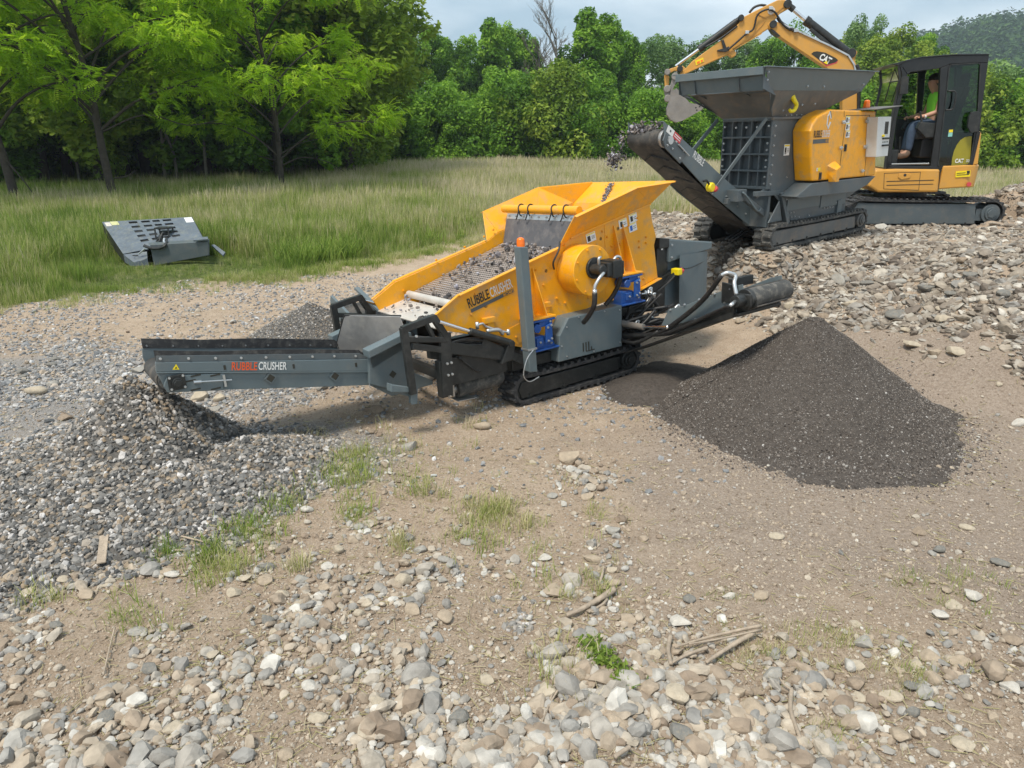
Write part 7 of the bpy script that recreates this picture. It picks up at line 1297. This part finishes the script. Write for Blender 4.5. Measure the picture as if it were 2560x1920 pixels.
for sg in (-1, 1):
    h, k_, a_ = leg(sg, .05 if sg > 0 else 0); skin('boot', [[('a', J(a_+UPv*.03), .055), ('b', J(a_-UPv*.05), .055), ('c', J(a_+fwd*.10-UPv*.065), (.05,.04)), ('d', J(a_+fwd*.21-UPv*.075), (.048,.032))]], 'boot', op)
    wr_ = Vector((wr.x, tS+.24*sg, wr.z)); pm = wr_+fwd*.055
    hand = [[('p', J(pm), (.034,.018)), ('k', J(pm+fwd*.03-UPv*.004), (.034,.016))]]
    for i, (off, l) in enumerate(((-.028,.030),(-.010,.034),(.010,.032),(.027,.026))): b0 = pm+fwd*.035+side_*off; hand.append([('k', hand[0][1][1], hand[0][1][2]), (f'a{i}', J(b0+fwd*l*.6-UPv*.008), .0095), (f'b{i}', J(b0+fwd*l-UPv*(l*.9)), .0088), (f'c{i}', J(b0+fwd*l*.35-UPv*(l*1.5)), .0082)])
    hand.append([('p', hand[0][0][1], hand[0][0][2]), ('ta', J(pm-side_*.03*sg-UPv*.01+fwd*.01), .012), ('tb', J(pm-side_*.045*sg-UPv*.03+fwd*.03), .010)]); skin('hand', hand, 'skin', op, 1)
wb_ = MB(); wv = Vector((wr.x+.03, tS-.24, wr.z)); wb_.cyl(J(wv-fwd*.012), J(wv+fwd*.012), .036, n=16); build('wristwatch', wb_, 'white', op, 0, True)
hdp = J(hdc); cpm = MB(); cpm.sphere(hdc+UPv*.045-fwd*.005, .105, 18, 10, (1.08,.90,.85)); cpm.v = [v if v[2] > hdc.z+.02 else (v[0], v[1], hdc.z+.02) for v in cpm.v]; cpm.side([(hdc.x-.20,hdc.z+.03),(hdc.x-.06,hdc.z+.055),(hdc.x-.06,hdc.z+.04),(hdc.x-.20,hdc.z+.02)], tS-.07, tS+.07); eb('cap', cpm, 'cap', op, 0, True)
hrm = MB(); hrm.sphere(hdc-fwd*.03+UPv*.0, .088, 14, 10, (.85,.93,.95)); eb('hair', hrm, 'hair', op, 0, True)
fcm = MB()
for sg in (-1, 1): fcm.sphere(hdc+fwd*.092+side_*.032*sg+UPv*.022, .011, 10, 6)
eb('eyes', fcm, 'darkprint', op, 0, True); lpm = MB(); lpm.sphere(hdc+fwd*.098-UPv*.048, .016, 10, 6, (.5,1.3,.4)); eb('mouth', lpm, mat('lips', (.4,.16,.13), .6), op, 0, True)
erm = MB()
for sg in (-1, 1): erm.sphere(hdc-fwd*.005+side_*.082*sg, .026, 10, 8, (.7,.35,1.1))
eb('ears', erm, 'skin', op, 0, True)

# ------------------------------------------------------------------ mower deck lying in the grass
mdx = hit(*cb(560,1010)); dkt = thing('mower_deck', 'weathered grey brush mower deck with slotted plate lying in the grass', 'mower attachment', loc=(0, 0, 0))
def PR(x, y, r): d = ray(*cb(x, y)); return Vector(CAM+d*(r/d[1]))
r0 = mdx[1]; FL, FR_, NR, NL = PR(95,345,r0+1.25), PR(1475,268,r0+1.25), PR(1650,600,r0+.35), PR(420,835,r0+.15)
dkt.location = (mdx[0]+.6, mdx[1]+.5, mdx[2]); dkl = dkt.location.copy()
def dk_build(n_, mb, m, par, bv=.004, sm_=False): mb.v = [tuple(Vector(v)-dkl) for v in mb.v]; return build(n_, mb, m, par, bv, sm_)
X_ = (FR_-FL); Y_ = (NL-FL)
def DU(u, v): return (FL*(1-u)+FR_*u)*(1-v) + (NL*(1-u)+NR*u)*v
dn = X_.cross(Y_).normalized(); dn = dn if dn.z > 0 else -dn
pm_ = MB(); holes = []
us = [0, .285, .38, .425, .52, .55, .63, .665, .76, 1.0]; cols = {1, 3, 5, 7}; vs_ = [0, .04, .115, .20, .275, .36, .435, .52, .595, .68, .755, 1.0]; rows = {1, 3, 5, 7, 9}
for i in range(len(us)-1):
    for j in range(len(vs_)-1):
        if i in cols and j in rows: continue
        pm_.plate([DU(us[i],vs_[j]), DU(us[i+1],vs_[j]), DU(us[i+1],vs_[j+1]), DU(us[i],vs_[j+1])], -.012)
pdk = dk_build('slotted_plate', pm_, 'deck', dkt, 0)
ud = MB(); ud.plate([DU(0,0)-dn*.04, DU(1,0)-dn*.04, DU(1,1)-dn*.04, DU(0,1)-dn*.04], -.02); ud.plate([DU(0,0), DU(0,1), DU(0,1)-UPv*.18, DU(0,0)-UPv*.30], .012); ud.plate([DU(0,0), DU(1,0), DU(1,0)-UPv*.3, DU(0,0)-UPv*.3], .012); ud.plate([DU(1,0), DU(1,1), DU(1,1)-UPv*.35, DU(1,0)-UPv*.3], .012); dk_build('underside', ud, 'black', dkt, 0)
NB = [PR(420,835,r0+.15), PR(780,790,r0+.15), PR(790,890,r0-.02), PR(700,930,r0-.04), PR(575,955,r0-.05)]; nb2 = MB(); nb2.plate(NB, .012); nb2.plate([NB[4], NB[3], NB[2], NB[2]-UPv*.14, NB[3]-UPv*.14, NB[4]-UPv*.12], .012); nb2.plate([NB[0], NB[4], NB[4]-UPv*.12, NB[0]-UPv*.15], .012); dk_build('front_shelf', nb2, 'deck', dkt, .003)
bx3 = MB(); q = [PR(800,655,r0+.1), PR(1725,595,r0+.15), PR(1725,640,r0+.0), PR(830,690,r0-.02)]; bx3.plate(q, .015); bx3.plate([q[3], q[2], PR(1730,850,r0+.02), PR(890,1010,r0-.0)], .02); bx3.plate([q[1], q[2], PR(1730,850,r0+.02), PR(1640,830,r0+.3)], .02); dk_build('front_box', bx3, 'grey2', dkt, .006)
bx5 = MB(); bx5.plate([PR(1500,640,r0-.05), PR(1725,620,r0-.02), PR(1725,585,r0+.1), PR(1560,592,r0+.1)], .03); bx5.plate([PR(1770,690,r0+.2), PR(1820,680,r0+.25), PR(1985,800,r0+.0), PR(1950,850,r0-.05)], .04); dk_build('skid_shoe', bx5, 'deck', dkt, .004)
mt5 = MB(); b0 = PR(1030,440,r0+.65); mt5.box(b0+Vector((-.13,-.1,0)), b0+Vector((.16,.12,.03))); 
for a_ in ((-.12,-.09),(.14,-.09),(-.12,.1),(.14,.1)): mt5.bar(b0+Vector((a_[0],a_[1],0)), b0+Vector((a_[0]+.02,a_[1]-.05,-.26)), .03, .03)
mt5.box(b0+Vector((-.06,-.05,-.25)), b0+Vector((.08,.08,-.05))); mt5.cyl(b0+Vector((.0,-.12,-.12)), b0+Vector((.05,-.3,-.22)), .035); mt5.tube([b0+Vector((0,-.1,-.1)), b0+Vector((-.02,-.25,-.18)), b0+Vector((.02,-.38,-.2)), b0+Vector((.05,-.45,-.26))], .018, 7); mt5.tube([b0+Vector((.08,-.1,-.08)), b0+Vector((.1,-.25,-.05)), b0+Vector((.06,-.35,-.2))], .018, 7); mt5.tube([PR(740,700,r0-.02), PR(830,735,r0-.05), PR(960,740,r0-.05), PR(1060,700,r0-.04), PR(1080,600,r0+.1)], .03, 8); dk_build('motor_and_hoses', mt5, 'black', dkt, .004)
rd5 = MB(); rd5.cyl(PR(755,745,r0-.0), PR(655,830,r0+.02), .015); rd5.tube([PR(1050,590,r0+.05), PR(1045,640,r0), PR(1085,680,r0)], .02, 7); dk_build('coupler', rd5, 'zinc', dkt, 0); rn = MB(); c = PR(605,860,r0+.02); rn.tube([c+Vector((.05*math.cos(a_), .04*math.sin(a_), .01)) for a_ in np.linspace(0, 6.28, 9)], .006, 6); dk_build('lifting_ring', rn, 'black', dkt, 0)
for (x0, y0, x1, y1, m_) in ((.91,.02,.995,.24,'white'),(.085,.01,.17,.13,'yellowst'),(.02,.03,.08,.15,'palesteel')):
    s_6 = MB(); s_6.plate([DU(x0,y0)+dn*.015, DU(x1,y0)+dn*.015, DU(x1,y1)+dn*.015, DU(x0,y1)+dn*.015], .002); s7 = dk_build('sticker', s_6, m_ if m_ != 'yellowst' else mat('faded_yellow_sticker', (.5,.5,.25), .6), pdk, 0)
    if m_ == 'white':
        s8 = MB()
        for i in range(4): s8.plate([DU(x0+.01,y0+.03+i*.045)+dn*.019, DU(x1-.01,y0+.03+i*.045)+dn*.019, DU(x1-.01,y0+.045+i*.045)+dn*.019, DU(x0+.01,y0+.045+i*.045)+dn*.019], .001)
        dk_build('print', s8, 'whitebox', s7, 0)

# ------------------------------------------------------------------ sticks
def stick(pts, r, label, nm='stick', m='wood', lift=.03):
    P = [Vector(hit(*p))+UPv*lift for p in pts]; c = P[0].copy(); mb = MB(); mb.tube([p-c for p in P], r, 7); o = build(nm, mb, m, None, 0, True); o.location = c; return tag(o, label, nm.replace('_', ' '), 'dry sticks on the stones')
stick([k7(235,262), k7(300,235), k7(380,190), k7(440,148)], (.010,.020), 'thick pale driftwood branch lying on bare soil right of centre', lift=.035); stick([k7(330,245), k7(385,215), k7(410,190)], (.006,.008), 'thin twig lying beside the thick driftwood branch')
stick([k7(700,412), k7(860,365), k7(1072,318)], (.005,.010), 'topmost dry stalk of the bundle', 'stalk', lift=.05); stick([k7(760,402), k7(900,378), k7(1068,340)], (.004,.006), 'thinnest pale stalk of the bundle', 'stalk', lift=.055); stick([k7(835,475), k7(940,405), k7(1040,345)], (.008,.014), 'thick brown stalk crossing below the bundle', 'stalk', lift=.045); stick([k7(690,472), k7(760,435), k7(840,408)], (.006,.010), 'short stalk pointing at the left end of the bundle', 'stalk', lift=.04)
stick([k7(1202,590), k7(1198,680), k7(1225,770), k7(1275,895)], (.010,.008), 'long bent grey stick running down to the bottom edge', lift=.045); stick([k7(1205,600), k7(1170,575), k7(1150,545)], (.006,.003), 'thin twig forking off the long bent stick', lift=.05); stick([k7(682,355), k7(672,420), k7(685,480)], (.012,.010), 'short upright driftwood stub beside the flat pale stone', lift=.04)
stick([k7(372,132), k7(388,85), k7(395,45)], (.009,.007), 'short dark twig above the thick driftwood branch'); stick([k7(155,655), k7(200,580), k7(240,500)], (.004,.006), 'long thin twig on soil left of the mossy sprig'); stick([k7(440,892), k7(475,868), k7(505,848)], (.009,.009), 'small twig among the cobbles at the bottom edge', lift=.05)
stick([k6(1120,1010), k6(1200,1030), k6(1260,1045)], (.007,.005), 'flat twig beside the green tuft at the gravel foot'); stick([k6(1080,1095), k6(1200,1100)], (.006,.004), 'twig below the flat twig at the gravel foot'); stick([(290,1580),(275,1640),(262,1700)], (.004,.004), 'thin twig on soil at the lower left'); stick([(1385,1730),(1370,1780),(1350,1830)], (.006,.004), 'thin brown twig between the lower middle cobbles')
a_ = Vector(hit(*k6(632,1195))); b_q = Vector(hit(*k6(655,1040))); pk = MB(); dd = (b_q-a_); pk.bar((0,0,.05), dd+Vector((0,0,.07)), .05, .012); o = build('wood_splinter', pk, 'wood', None, .004); o.location = a_; tag(o, 'grey flat wood splinter lying end-on below the coarse gravel pile', 'wood splinter')
c = Vector(hit(*k7(420,460))); mg = np.random.default_rng(150); n = 500; u = mg.uniform(0, 1, n); base = np.array([[(k7(330,370)), (k7(420,470)), (k7(500,550))]])[0]; pp = [hit(*(base[0]*(1-2*v)+base[1]*2*v if v < .5 else base[1]*(2-2*v)+base[2]*(2*v-1))) for v in np.linspace(0, 1, 12)]; pp = np.array(pp)
i_ = np.clip((u*11).astype(int), 0, 10); P = pp[i_]+(pp[i_+1]-pp[i_])*((u*11)-i_)[:,None]+mg.normal(0, .03, (n, 3))*np.array([1,1,.35])+np.array([0,0,.035]); V = np.repeat(P[:,None,:], 4, 1)+mg.normal(0, .010, (n, 4, 3)); tag(npmesh('mossy_sprig', V.reshape(-1, 3), np.arange(n*4).reshape(-1, 4), 4, 'grass', np.repeat(mg.uniform(.2, .5, n), 4)), 'mossy yellow-green sprig lying among the lower middle stones', 'sprig')

# ------------------------------------------------------------------ air
HAZE = 0.0006
if HAZE:
    mb = MB(); mb.box((-130,-12,-8),(950,760,95)); hzo = build('haze', mb, mat('haze_air', (1,1,1)), None, 0); hm_ = hzo.data.materials[0]; t5 = hm_.node_tree
    for n_ in list(t5.nodes):
        if n_.type != 'OUTPUT_MATERIAL': t5.nodes.remove(n_)
    pv = N(t5, 'ShaderNodeVolumePrincipled'); pv.inputs['Color'].default_value = (.80,.90,1,1); pv.inputs['Density'].default_value = HAZE; pv.inputs['Anisotropy'].default_value = .3; L(t5, pv.outputs[0], t5.nodes['Material Output'].inputs['Volume']); tag(hzo, 'thin blue haze in the air', 'haze', kind='stuff')
